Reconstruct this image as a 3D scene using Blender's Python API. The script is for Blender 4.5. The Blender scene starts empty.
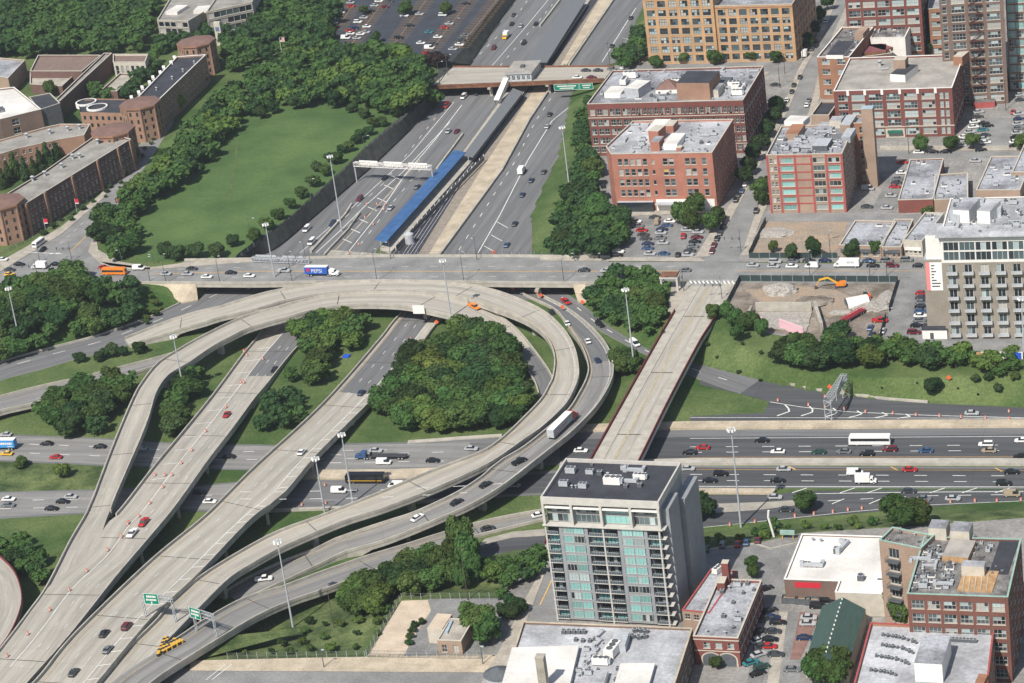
import bpy, bmesh, math, random
import numpy as np
from mathutils import Vector, Matrix, noise
from mathutils.bvhtree import BVHTree
random.seed(7)
sc = bpy.context.scene
COL = sc.collection
# ---------------- camera ----------------
FPX = 2570.4
PI_, RO, YA = [math.radians(a) for a in (23.405, -7.771, -19.037)]
FW = Vector((math.sin(YA)*math.cos(PI_), math.cos(YA)*math.cos(PI_), -math.sin(PI_)))
R0 = Vector((math.cos(YA), -math.sin(YA), 0)); U0 = R0.cross(FW)
CR = R0*math.cos(RO)+U0*math.sin(RO); CU = -R0*math.sin(RO)+U0*math.cos(RO)
CAM = Vector((223.0714, -873.8936, 369.5373))
cd = bpy.data.cameras.new('camera'); cam = bpy.data.objects.new('camera', cd); COL.objects.link(cam)
cd.sensor_width = 36; cd.lens = FPX/1024*36; cd.clip_start = 1; cd.clip_end = 20000
cam.matrix_world = Matrix(((CR.x, CU.x, -FW.x, CAM.x), (CR.y, CU.y, -FW.y, CAM.y), (CR.z, CU.z, -FW.z, CAM.z), (0, 0, 0, 1)))
sc.camera = cam
# ---------------- daylight ----------------
SUN_EL = math.radians(50); SH = Vector((0.27, 0.963, 0)).normalized()     # shadows fall along SH
w = bpy.data.worlds.new('World'); sc.world = w; w.use_nodes = True
nt = w.node_tree; bg = nt.nodes['Background']; sky = nt.nodes.new('ShaderNodeTexSky'); sky.sky_type = 'NISHITA'
sky.sun_disc = False; sky.sun_elevation = SUN_EL; sky.sun_rotation = math.atan2(-SH.x, -SH.y); sky.air_density = 1.0; sky.dust_density = 1.5
nt.links.new(sky.outputs[0], bg.inputs[0]); bg.inputs[1].default_value = 0.085
sl = bpy.data.lights.new('sun', 'SUN'); sl.energy = 4.7; sl.angle = math.radians(0.53); sl.color = (1, 0.95, 0.87)
so = bpy.data.objects.new('sun', sl); COL.objects.link(so)
so.rotation_euler = (Vector((SH.x*math.cos(SUN_EL), SH.y*math.cos(SUN_EL), -math.sin(SUN_EL)))).to_track_quat('-Z', 'Y').to_euler()
sc.view_settings.view_transform = 'Standard'; sc.view_settings.look = 'None'; sc.view_settings.gamma = 1
sc.view_settings.use_curve_mapping = False; sc.view_settings.exposure = 0.27
sc.render.engine = 'CYCLES'; HAZE = .00007
sc.cycles.max_bounces = 4; sc.cycles.diffuse_bounces = 2; sc.cycles.glossy_bounces = 2; sc.cycles.transmission_bounces = 2; sc.cycles.volume_bounces = 0
# ---------------- pixel <-> world ----------------
def ray(x, y): return FW+CR*((x-512)/FPX)-CU*((y-341.5)/FPX)
def G(x, y, z=0.0):
    d = ray(x, y); t = (z-CAM.z)/d.z
    return CAM+d*t
def proj(p):
    d = Vector(p)-CAM; k = d.dot(FW)
    return (512+FPX*d.dot(CR)/k, 341.5-FPX*d.dot(CU)/k)
# ---------------- materials ----------------
MATS = {}
def nd(t, kind, **kw):
    n = t.nodes.new(kind)
    for k, v in kw.items():
        if k in n.inputs: n.inputs[k].default_value = v
        else: setattr(n, k, v)
    return n
def M(name, col=None, rough=.85, var=.18, scale=.25, metal=0., col2=None, uv=False, stretch=(1, 1, 1), spec=.3, bump=0., fine=3., patch=0.):
    """procedural material: two noises vary the colour, optional second colour in patches"""
    if name in MATS: return MATS[name]
    m = bpy.data.materials.new(name); m.use_nodes = True; t = m.node_tree; L = t.links
    b = t.nodes['Principled BSDF']; b.inputs['Roughness'].default_value = rough; b.inputs['Metallic'].default_value = metal
    b.inputs['Specular IOR Level'].default_value = spec
    tc = nd(t, 'ShaderNodeTexCoord'); mp = nd(t, 'ShaderNodeMapping'); mp.inputs['Scale'].default_value = stretch
    L.new(tc.outputs['UV' if uv else 'Object'], mp.inputs[0])
    n1 = nd(t, 'ShaderNodeTexNoise'); n1.inputs['Scale'].default_value = scale; n1.inputs['Detail'].default_value = 5; n1.inputs['Roughness'].default_value = .6
    L.new(mp.outputs[0], n1.inputs[0])
    n2 = nd(t, 'ShaderNodeTexNoise'); n2.inputs['Scale'].default_value = scale*fine*4; n2.inputs['Detail'].default_value = 3
    L.new(mp.outputs[0], n2.inputs[0])
    c = Vector(col); c2 = Vector(col2) if col2 else c
    r = nd(t, 'ShaderNodeValToRGB'); r.color_ramp.elements[0].position = .36+patch; r.color_ramp.elements[1].position = .64+patch*.5
    r.color_ramp.elements[0].color = (*(c*(1-var)), 1); r.color_ramp.elements[1].color = (*((c2)*(1+var)), 1)
    L.new(n1.outputs['Fac'], r.inputs[0])
    mr = nd(t, 'ShaderNodeMapRange'); mr.inputs['To Min'].default_value = 1-var*.9; mr.inputs['To Max'].default_value = 1+var*.9
    mr.inputs['From Min'].default_value = .3; mr.inputs['From Max'].default_value = .7
    L.new(n2.outputs['Fac'], mr.inputs[0])
    mx = nd(t, 'ShaderNodeVectorMath', operation='SCALE'); L.new(r.outputs[0], mx.inputs[0]); L.new(mr.outputs[0], mx.inputs['Scale'])
    L.new(mx.outputs[0], b.inputs['Base Color'])
    if bump:
        bp = nd(t, 'ShaderNodeBump'); bp.inputs['Strength'].default_value = bump; bp.inputs['Distance'].default_value = .3
        L.new(n2.outputs['Fac'], bp.inputs['Height']); L.new(bp.outputs[0], b.inputs['Normal'])
    MATS[name] = m; return m
def MF(name, col, rough=.6, metal=0., spec=.4, rnd=0.):
    """plain painted / metal / foliage material; rnd varies it from object to object"""
    if name in MATS: return MATS[name]
    m = bpy.data.materials.new(name); m.use_nodes = True; t = m.node_tree
    b = t.nodes['Principled BSDF']; b.inputs['Base Color'].default_value = (*col, 1); b.inputs['Roughness'].default_value = rough
    b.inputs['Metallic'].default_value = metal; b.inputs['Specular IOR Level'].default_value = spec
    n = nd(t, 'ShaderNodeTexNoise'); n.inputs['Scale'].default_value = 1.5
    tc = nd(t, 'ShaderNodeTexCoord'); t.links.new(tc.outputs['Object'], n.inputs[0])
    mr = nd(t, 'ShaderNodeMapRange'); mr.inputs['To Min'].default_value = .86; mr.inputs['To Max'].default_value = 1.14
    t.links.new(n.outputs['Fac'], mr.inputs[0])
    mx = nd(t, 'ShaderNodeVectorMath', operation='SCALE'); mx.inputs[0].default_value = col; t.links.new(mr.outputs[0], mx.inputs['Scale'])
    out = mx.outputs[0]
    if rnd:
        oi = nd(t, 'ShaderNodeObjectInfo'); m2 = nd(t, 'ShaderNodeMapRange'); m2.inputs['To Min'].default_value = 1-rnd; m2.inputs['To Max'].default_value = 1+rnd
        t.links.new(oi.outputs['Random'], m2.inputs[0]); m3 = nd(t, 'ShaderNodeVectorMath', operation='SCALE')
        t.links.new(out, m3.inputs[0]); t.links.new(m2.outputs[0], m3.inputs['Scale']); out = m3.outputs[0]
    t.links.new(out, b.inputs['Base Color']); MATS[name] = m; return m
def brickmat(name, col, mortar, sx=1.2, var=.2):
    if name in MATS: return MATS[name]
    m = M(name, col, .9, var, .12, fine=6); t = m.node_tree
    b = t.nodes['Principled BSDF']; src = b.inputs['Base Color'].links[0].from_socket
    tc = nd(t, 'ShaderNodeTexCoord'); sp = nd(t, 'ShaderNodeSeparateXYZ'); t.links.new(tc.outputs['Object'], sp.inputs[0])
    ad = nd(t, 'ShaderNodeMath', operation='ADD'); t.links.new(sp.outputs[0], ad.inputs[0]); t.links.new(sp.outputs[1], ad.inputs[1])
    cb = nd(t, 'ShaderNodeCombineXYZ'); t.links.new(ad.outputs[0], cb.inputs[0]); t.links.new(sp.outputs[2], cb.inputs[1])
    br = nd(t, 'ShaderNodeTexBrick'); br.inputs['Scale'].default_value = 2.2*sx; br.inputs['Mortar Size'].default_value = .03
    t.links.new(cb.outputs[0], br.inputs['Vector']); t.links.new(src, br.inputs['Color1'])
    sc2 = nd(t, 'ShaderNodeVectorMath', operation='SCALE'); sc2.inputs['Scale'].default_value = .82; t.links.new(src, sc2.inputs[0]); t.links.new(sc2.outputs[0], br.inputs['Color2'])
    br.inputs['Mortar'].default_value = (*mortar, 1); t.links.new(br.outputs['Color'], b.inputs['Base Color'])
    return m
def panels(name, w_, l_, uv=True, lo=.9, mort=.72, ms=.012, off=.0):
    """slab or membrane joints and slab to slab tone differences"""
    t = MATS[name].node_tree; b = t.nodes['Principled BSDF']; src = b.inputs['Base Color'].links[0].from_socket
    tc = nd(t, 'ShaderNodeTexCoord'); mp = nd(t, 'ShaderNodeMapping'); t.links.new(tc.outputs['UV' if uv else 'Object'], mp.inputs[0]); mp.inputs['Rotation'].default_value = (0, 0, math.pi/2 if uv else .06)
    br = nd(t, 'ShaderNodeTexBrick'); br.inputs['Scale'].default_value = 1.; br.inputs['Brick Width'].default_value = l_; br.inputs['Row Height'].default_value = w_; br.inputs['Mortar Size'].default_value = ms*w_; br.offset = off
    br.inputs['Color1'].default_value = (1, 1, 1, 1); br.inputs['Color2'].default_value = (lo, lo, lo, 1); br.inputs['Mortar'].default_value = (mort, mort, mort, 1); t.links.new(mp.outputs[0], br.inputs['Vector'])
    mu = nd(t, 'ShaderNodeVectorMath', operation='MULTIPLY'); t.links.new(src, mu.inputs[0]); t.links.new(br.outputs['Color'], mu.inputs[1]); t.links.new(mu.outputs[0], b.inputs['Base Color'])
# road surfaces use UV = metres across / along
M('deck', (.385, .36, .312), .9, .15, .35, uv=True, stretch=(1, .035, 1), fine=2.2)
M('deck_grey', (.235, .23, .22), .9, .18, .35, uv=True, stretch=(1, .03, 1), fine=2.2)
M('asphalt', (.082, .086, .092), .9, .18, .3, uv=True, stretch=(1, .02, 1), fine=2.)
M('asphalt_mid', (.16, .162, .165), .9, .16, .3, uv=True, stretch=(1, .02, 1), fine=2.)
M('shoulder', (.34, .315, .27), .9, .14, .3)
M('concrete', (.40, .375, .325), .9, .14, .3)
M('concrete_tan', (.47, .40, .30), .9, .16, .15)
M('sidewalk', (.40, .365, .31), .9, .15, .2)
M('city', (.26, .25, .235), .9, .22, .06)
M('lot', (.21, .21, .205), .92, .2, .12)
M('lot_dark', (.045, .052, .066), .9, .15, .12)
M('street', (.225, .225, .22), .9, .17, .1, fine=4)
M('gravel', (.52, .43, .33), .95, .12, .2)
M('dirt', (.17, .14, .11), .95, .3, .12, col2=(.22, .19, .16), bump=.3)
M('dirt_light', (.36, .31, .25), .95, .25, .12, col2=(.28, .21, .15))
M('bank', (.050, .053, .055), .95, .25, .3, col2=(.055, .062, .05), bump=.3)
M('ballast', (.16, .14, .12), .95, .3, .5)
M('rubble_bed', (.36, .31, .25), .95, .35, .35, col2=(.22, .19, .16)); M('rail_dark', (.05, .05, .06), .8, .2, .4)
M('grass', (.052, .108, .024), .95, .24, .035, col2=(.092, .122, .042), fine=8, bump=.25)
M('lawn', (.060, .116, .033), .95, .13, .03, col2=(.084, .136, .040), fine=5, bump=.2); M('worn_path', (.088, .120, .045), .95, .2, .3)
M('weeds', (.055, .095, .028), .95, .35, .12, col2=(.10, .125, .045), fine=3, bump=.5)
M('white_line', (.72, .72, .68), .8, .12, .5)
M('yellow_line', (.62, .38, .12), .8, .12, .5)
M('orange_line', (.42, .24, .08), .8, .12, .5); M('worn_line', (.52, .51, .48), .85, .2, .8); M('worn_yellow', (.46, .36, .20), .85, .2, .8)
M('joint', (.06, .058, .052), .9, .1, .5)
M('rail_red', (.16, .03, .035), .7, .15, .3)
M('fascia_rust', (.18, .085, .05), .8, .25, .3)
M('steel_beam', (.42, .45, .44), .6, .12, .3)
panels('deck', 3.7, 11, True, .94, .84, .03); panels('deck_grey', 3.7, 11, True, .92, .8, .03); panels('asphalt_mid', 3.7, 40, True, .94, .8, .03); panels('asphalt', 3.7, 40, True, .93, .75, .03)
panels('concrete_tan', 4, 9, False, .93, .8, .02); panels('sidewalk', 1.8, 1.8, False, .92, .75, .03); panels('city', 6, 9, False, .9, .85, .02, .3)
# ---------------- mesh builder ----------------
class MB:
    def __init__(s): s.v = []; s.f = []; s.m = []; s.uv = None
    def quad(s, a, b, c, d, m=0):
        n = len(s.v); s.v += [tuple(a), tuple(b), tuple(c), tuple(d)]; s.f.append((n, n+1, n+2, n+3)); s.m.append(m)
    def poly(s, pts, m=0):
        n = len(s.v); s.v += [tuple(p) for p in pts]; s.f.append(tuple(range(n, n+len(pts)))); s.m.append(m)
    def prism(s, pts, z0, z1, m=0, mt=None, bottom=True):
        """vertical prism over a 2D outline"""
        pts = [(p[0], p[1]) for p in pts]
        ar = sum(pts[i][0]*pts[(i+1) % len(pts)][1]-pts[(i+1) % len(pts)][0]*pts[i][1] for i in range(len(pts)))
        if ar < 0: pts = pts[::-1]
        n = len(s.v); k = len(pts)
        s.v += [(p[0], p[1], z0) for p in pts]+[(p[0], p[1], z1) for p in pts]
        for i in range(k):
            j = (i+1) % k; s.f.append((n+i, n+j, n+k+j, n+k+i)); s.m.append(m)
        s.f.append(tuple(range(n+k, n+2*k))); s.m.append(m if mt is None else mt)
        if bottom: s.f.append(tuple(range(n+k-1, n-1, -1))); s.m.append(m)
    def box(s, c, size, rz=0., m=0, mt=None, bottom=True):
        """c = centre of the BASE"""
        hx, hy = size[0]/2, size[1]/2; ca, sa = math.cos(rz), math.sin(rz)
        s.prism([(c[0]+x*ca-y*sa, c[1]+x*sa+y*ca) for x, y in ((-hx, -hy), (hx, -hy), (hx, hy), (-hx, hy))], c[2], c[2]+size[2], m, mt, bottom)
    def tube(s, p0, p1, r0, r1=None, n=8, m=0, cap=True):
        r1 = r0 if r1 is None else r1; p0 = Vector(p0); p1 = Vector(p1); d = (p1-p0)
        if d.length < 1e-6: return
        d.normalize(); a = d.orthogonal().normalized(); b = d.cross(a); k = len(s.v)
        for p, r in ((p0, r0), (p1, r1)):
            for i in range(n):
                t = 2*math.pi*i/n; s.v.append(tuple(p+a*(math.cos(t)*r)+b*(math.sin(t)*r)))
        for i in range(n):
            j = (i+1) % n; s.f.append((k+i, k+j, k+n+j, k+n+i)); s.m.append(m)
        if cap: s.f.append(tuple(range(k+n, k+2*n))); s.m.append(m); s.f.append(tuple(range(k+n-1, k-1, -1))); s.m.append(m)
    def bar(s, p0, p1, w, h, m=0):
        """rectangular bar, h vertical"""
        p0 = Vector(p0); p1 = Vector(p1); d = (p1-p0); dd = Vector((d.x, d.y, 0))
        sd = Vector((-dd.y, dd.x, 0)).normalized()*(w/2) if dd.length > 1e-6 else Vector((w/2, 0, 0))
        up = Vector((0, 0, h/2)) if dd.length > 1e-6 else Vector((0, h/2, 0))
        a = [p0-sd-up, p0+sd-up, p0+sd+up, p0-sd+up]; b = [p+d for p in a]
        for i in range(4): j = (i+1) % 4; s.quad(a[i], b[i], b[j], a[j], m)
        s.quad(a[0], a[1], a[2], a[3], m); s.quad(b[3], b[2], b[1], b[0], m)
    def build(s, name, mats, parent=None, smooth=False, origin=None):
        me = bpy.data.meshes.new(name)
        v = s.v
        if origin is not None:
            o = Vector(origin); v = [(p[0]-o.x, p[1]-o.y, p[2]-o.z) for p in v]
        me.from_pydata(v, [], s.f)
        if not isinstance(mats, (list, tuple)): mats = [mats]
        for q in mats: me.materials.append(MATS[q] if isinstance(q, str) else q)
        me.polygons.foreach_set('material_index', s.m)
        if smooth: me.polygons.foreach_set('use_smooth', [True]*len(s.f))
        if s.uv is not None:
            ul = me.uv_layers.new(name='UVMap'); co = []
            for f in me.polygons:
                for vi in f.vertices: co += list(s.uv[vi])
            ul.data.foreach_set('uv', co)
        me.update()
        o = bpy.data.objects.new(name, me); COL.objects.link(o)
        if parent: o.parent = parent
        if origin is not None: o.location = origin
        return o
def tag(o, label=None, cat=None, group=None, kind=None):
    if label: o['label'] = label
    if cat: o['category'] = cat
    if group: o['group'] = group
    if kind: o['kind'] = kind
    return o
def empty(name, loc, rz=0., label=None, cat=None, group=None):
    o = bpy.data.objects.new(name, None); COL.objects.link(o); o.location = loc; o.rotation_euler = (0, 0, rz); o.empty_display_size = .5
    return tag(o, label, cat, group)
def struct(o): o['kind'] = 'structure'; return o
def local(parent, o):
    """world-space mesh placed under an empty that is not at the origin"""
    o.parent = parent; o.matrix_parent_inverse = parent.matrix_basis.inverted(); return o
# ---------------- terrain ----------------
TOP = [(-400,430),(-60,352),(0,335),(60,318),(130,297),(150,284),(195,283),(212,270),(232,258),(241,253),(288,220),(343,171),(366,148),(418,107),(449,66),(500,0),(545,-60),(700,-60),(665,0),(640,45),(612,75),(600,110),(590,165),(580,200),(577,256),(600,281),(660,285),(672,316),(718,312),(730,340),(765,362),(800,376),(900,380),(1024,372),(1500,380),
       (1500,520),(1024,517),(930,524),(800,532),(765,540),(700,548),(545,560),(512,572),(500,592),(405,597),(365,657),(190,660),(100,690),(-400,740)]
BOT = [(-400,460),(-60,378),(0,362),(100,334),(181,303),(199,297),(222,278),(252,258),(277,247),(366,171),(440,100),(468,66),(514,0),(560,-60),(680,-60),(650,-4),(618,62),(600,70),(573,92),(566,125),(559,158),(545,185),(532,216),(540,256),(580,300),(606,325),(625,336),(650,350),(712,367),(783,383),(818,390),(888,399),(928,402),(1024,407),(1500,440),
       (1500,490),(1024,501),(930,509),(800,524),(690,533),(545,546),(480,557),(400,583),(330,604),(250,640),(150,648),(60,640),(0,640),(-400,660)]
DEPTH = 6.0
def npoly(pts, z): return np.array([G(x, y, z)[:2] for x, y in pts])
PT, PB = npoly(TOP, 0), npoly(BOT, -DEPTH)
def pd(P, Q):
    """distance of points Q to polygon P's border and inside flag"""
    d = np.full(len(Q), 1e9); ins = np.zeros(len(Q), bool)
    for i in range(len(P)):
        a, b = P[i], P[(i+1) % len(P)]; ab = b-a; t = np.clip(((Q-a)@ab)/max(ab@ab, 1e-9), 0, 1)
        d = np.minimum(d, np.hypot(*(Q-(a+t[:, None]*ab)).T))
        c = ((a[1] > Q[:, 1]) != (b[1] > Q[:, 1])) & (Q[:, 0] < (b[0]-a[0])*(Q[:, 1]-a[1])/(b[1]-a[1]+1e-12)+a[0]); ins ^= c
    return d, ins
def hmap(Q):
    da, ia = pd(PT, Q); db, ib = pd(PB, Q)
    a = np.where(ia, da, 0); b = np.where(ib, 0, db)
    h = -DEPTH*a/(a+b+1e-6); return np.where(ib, -DEPTH, np.where(ia, h, 0))
def H(x, y): return float(hmap(np.array([[x, y]]))[0])
xs = np.unique(np.concatenate([np.arange(-3000, -520, 120), np.arange(-520, -400, 8), np.arange(-400, 230, 2.), np.arange(230, 400, 8), np.arange(400, 3001, 120)]))
ys = np.unique(np.concatenate([np.arange(-1500, -340, 80), np.arange(-340, 440, 2.), np.arange(440, 600, 10), np.arange(600, 5001, 120)]))
XX, YY = np.meshgrid(xs, ys); Q = np.stack([XX.ravel(), YY.ravel()], 1); HH = hmap(Q)
nx, ny = len(xs), len(ys)
me = bpy.data.meshes.new('ground')
idx = np.arange(nx*ny).reshape(ny, nx)
faces = np.stack([idx[:-1, :-1], idx[:-1, 1:], idx[1:, 1:], idx[1:, :-1]], -1).reshape(-1, 4)
me.from_pydata(np.column_stack([Q, HH]).tolist(), [], faces.tolist())
me.materials.append(MATS['grass']); me.materials.append(MATS['bank']); me.materials.append(MATS['weeds'])
fc = Q[faces].mean(1)
def inpx(pts, z): return pd(npoly(pts, z), fc)[1]
mi = np.zeros(len(faces), int)
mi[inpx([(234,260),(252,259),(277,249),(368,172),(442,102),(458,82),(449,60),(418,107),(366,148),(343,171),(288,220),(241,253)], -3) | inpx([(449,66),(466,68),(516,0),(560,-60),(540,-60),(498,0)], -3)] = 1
mi[inpx([(180,665),(270,600),(330,585),(400,560),(540,545),(545,600),(400,598),(360,660)], -2) | inpx([(690,530),(800,520),(930,506),(1100,500),(1100,525),(900,530),(690,550)], -1)
   | inpx([(0,462),(105,466),(97,490),(0,493)], -6)] = 2
me.polygons.foreach_set('material_index', mi.tolist()); me.update()
ground = bpy.data.objects.new('ground', me); COL.objects.link(ground); struct(ground)
SURF = [([tuple(p) for p in np.column_stack([Q, HH]).tolist()], [tuple(f) for f in faces.tolist()])]
FLAT = []     # at-grade roads, kept clear of piers
BV = [None]
def bvh():
    if BV[0] is None:
        v = []; f = []
        for a, b in SURF: n = len(v); v += a; f += [tuple(i+n for i in q) for q in b]
        BV[0] = BVHTree.FromPolygons(v, f)
    return BV[0]
def addsurf(v, f, flat=False):
    SURF.append((v, f)); BV[0] = None
    if flat: FLAT.append((v, f))
def hit(x, y):
    p = bvh().ray_cast(CAM, ray(x, y).normalized())[0]
    return p if p is not None else G(x, y, 0)
def drop(x, y, z=60):
    p = bvh().ray_cast(Vector((x, y, z)), Vector((0, 0, -1)))[0]
    return p.z if p is not None else 0.
# ---------------- sheets ----------------
from mathutils.geometry import tessellate_polygon
def sheet(name, pts, z, m, axis='x', up=.05, parent=None, kind='structure', flat=True):
    P = [G(x, y, z) for x, y in pts]; P = [Vector((p.x, p.y, z+up)) for p in P]
    mb = MB(); tris = tessellate_polygon([P]); mb.v = [tuple(p) for p in P]
    for t in tris:
        a, b, c = [P[i] for i in t]
        mb.f.append(tuple(t) if (b-a).cross(c-a).z > 0 else tuple(t[::-1])); mb.m.append(0)
    e = Vector((1, 0, 0)) if axis == 'x' else Vector((0, 1, 0)) if axis == 'y' else Vector(axis).normalized()
    mb.uv = [(-e.y*p.x+e.x*p.y, e.x*p.x+e.y*p.y) for p in P]
    o = mb.build(name, m, parent)
    if kind: o['kind'] = kind
    addsurf(mb.v, mb.f, flat); return o
def cat(P, n=6):
    """Catmull-Rom through 3D points"""
    out = []
    for i in range(len(P)-1):
        p0 = P[max(i-1, 0)]; p1 = P[i]; p2 = P[i+1]; p3 = P[min(i+2, len(P)-1)]
        for k in range(n):
            t = k/n; out.append(.5*((2*p1)+(-p0+p2)*t+(2*p0-5*p1+4*p2-p3)*t*t+(-p0+3*p1-3*p2+p3)*t**3))
    out.append(P[-1]); return out
def zprof(prof, x, y):
    best = (1e9, 0)
    for (ax, ay, az), (bx, by, bz) in zip(prof, prof[1:]):
        dx, dy = bx-ax, by-ay; t = max(0, min(1, ((x-ax)*dx+(y-ay)*dy)/(dx*dx+dy*dy)))
        d = math.hypot(x-ax-t*dx, y-ay-t*dy)
        if d < best[0]: best = (d, az+(bz-az)*t)
    return best[1]
def resamp(P, step):
    out = [P[0]]; acc = 0
    for a, b in zip(P, P[1:]):
        L = (b-a).length
        while acc+L >= step:
            t = (step-acc)/L; a = a+(b-a)*t; out.append(a); L = (b-a).length; acc = 0
        acc += L
    if (out[-1]-P[-1]).length > .3: out.append(P[-1])
    return out
def nearest(P, q):
    best = (1e18, None)
    for a, b in zip(P, P[1:]):
        ab = b-a; t = max(0, min(1, (q-a).dot(ab)/max(ab.length_squared, 1e-9))); c = a+ab*t; d = (q-c).length_squared
        if d < best[0]: best = (d, c)
    return best[1]
def strip(A, B, name, m, parent=None, down=None, smooth=False):
    """surface between two 3D polylines of equal length; down gives side depth per sample"""
    mb = MB(); uv = []; v = 0
    for i, (a, b) in enumerate(zip(A, B)):
        if i: v += ((A[i]-A[i-1]).length+(B[i]-B[i-1]).length)/2
        mb.v += [tuple(a), tuple(b)]; uv += [(0, v), ((b-a).length, v)]
    for i in range(len(A)-1):
        a, b, c, d = 2*i, 2*i+1, 2*i+3, 2*i+2
        nrm = (Vector(mb.v[b])-Vector(mb.v[a])).cross(Vector(mb.v[d])-Vector(mb.v[a])).z
        mb.f.append((a, b, c, d) if nrm > 0 else (a, d, c, b)); mb.m.append(0)
    top = (list(mb.v), list(mb.f))
    if down:
        n = len(mb.v); mb.v += [(a.x, a.y, a.z-dn) for a, dn in zip(A, down)]+[(b.x, b.y, b.z-dn) for b, dn in zip(B, down)]
        k = len(A); uv += [(0, q[1]) for q in uv[0::2]]+[(0, q[1]) for q in uv[0::2]]
        for i in range(k-1):
            mb.f.append((2*i, 2*i+2, n+i+1, n+i)); mb.m.append(1)
            mb.f.append((2*i+1, 2*i+3, n+k+i+1, n+k+i)); mb.m.append(1)
            mb.f.append((n+i, n+i+1, n+k+i+1, n+k+i)); mb.m.append(1)
        for i in (0, k-1): mb.f.append((2*i, 2*i+1, n+k+i, n+i)); mb.m.append(1)
    mb.uv = uv
    return mb.build(name, m, parent), top
def rail(L, other, wd, h, name, m, parent, z0=-.05):
    """barrier along polyline L, inset towards other"""
    mb = MB(); A = []; B = []
    for i in range(len(L)):
        d = (other[i]-L[i]); d.z = 0; d.normalize(); A.append(L[i]-d*.12); B.append(L[i]+d*(wd-.12))
    for P in (A, B): mb.v += [(p.x, p.y, p.z+z0) for p in P]
    for P in (A, B): mb.v += [(p.x, p.y, p.z+h) for p in P]
    n = len(L)
    for i in range(n-1):
        for q in ((i, i+1, 2*n+i+1, 2*n+i), (n+i, n+i+1, 3*n+i+1, 3*n+i), (2*n+i, 2*n+i+1, 3*n+i+1, 3*n+i)): mb.f.append(q); mb.m.append(0)
    for i in (0, n-1): mb.f.append((i, n+i, 3*n+i, 2*n+i)); mb.m.append(0)
    return mb.build(name, m, parent)
RIB = {}
def ribbon(key, name, ea, eb, prof, m='deck', label=None, catg=None, rails=('a', 'b'), rh=.95, rw=.45, rm='concrete', up=.08, deck=1.3, side='concrete', step=4., raila=None, railb=None, rail_trim=(0, 0, 0, 0), until=None):
    PA = cat([G(x, y, zprof(prof, x, y)) for x, y in ea]); PBb = cat([G(x, y, zprof(prof, x, y)) for x, y in eb])
    A = resamp(PA, step); B = [nearest(PBb, a) for a in A]
    # keep B moving forward
    for i in range(1, len(B)):
        if (B[i]-B[i-1]).length < .02: B[i] = B[i-1]+(A[i]-A[i-1])*.02
    A = [Vector((p.x, p.y, p.z+up)) for p in A]; B = [Vector((b.x, b.y, (a.z+b.z+up)/2)) for a, b in zip(A, B)]
    gh = hmap(np.array([[(a.x+b.x)/2, (a.y+b.y)/2] for a, b in zip(A, B)]))
    ga = hmap(np.array([[a.x, a.y] for a in A])); gb = hmap(np.array([[b.x, b.y] for b in B]))
    down = []
    for a, b, g, g1, g2 in zip(A, B, gh, ga, gb):
        c = a.z-min(g, g1, g2)
        down.append(c+.3 if c < 2.9 else deck)
    thing = label is not None
    if thing: root = empty(name, A[0], 0, label, catg); pa = root
    else: root = None; pa = None
    o, top = strip(A, B, 'deck' if thing else name, [m, side], None, down)
    if thing: local(root, o)
    else: struct(o)
    addsurf(top[0], top[1], flat=not thing)
    RIB[key] = (A, B, down, gh, root)
    n = len(A)
    for s, L, O, t0, t1 in (('a', A, B, rail_trim[0], rail_trim[1]), ('b', B, A, rail_trim[2], rail_trim[3])):
        if s in rails:
            i0, i1 = int(t0*n), n-int(t1*n)
            if until and s in until: i1 = min([i for i in range(n) if proj(L[i])[1] > until[s]] or [n])
            if i1-i0 < 2: continue
            r = rail(L[i0:i1], O[i0:i1], rw, rh, 'barrier', rm, None)
            if thing: local(root, r)
            else: r.name = 'barrier_wall'; tag(r, None, None); r.parent = o; 
    return root or o
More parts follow.
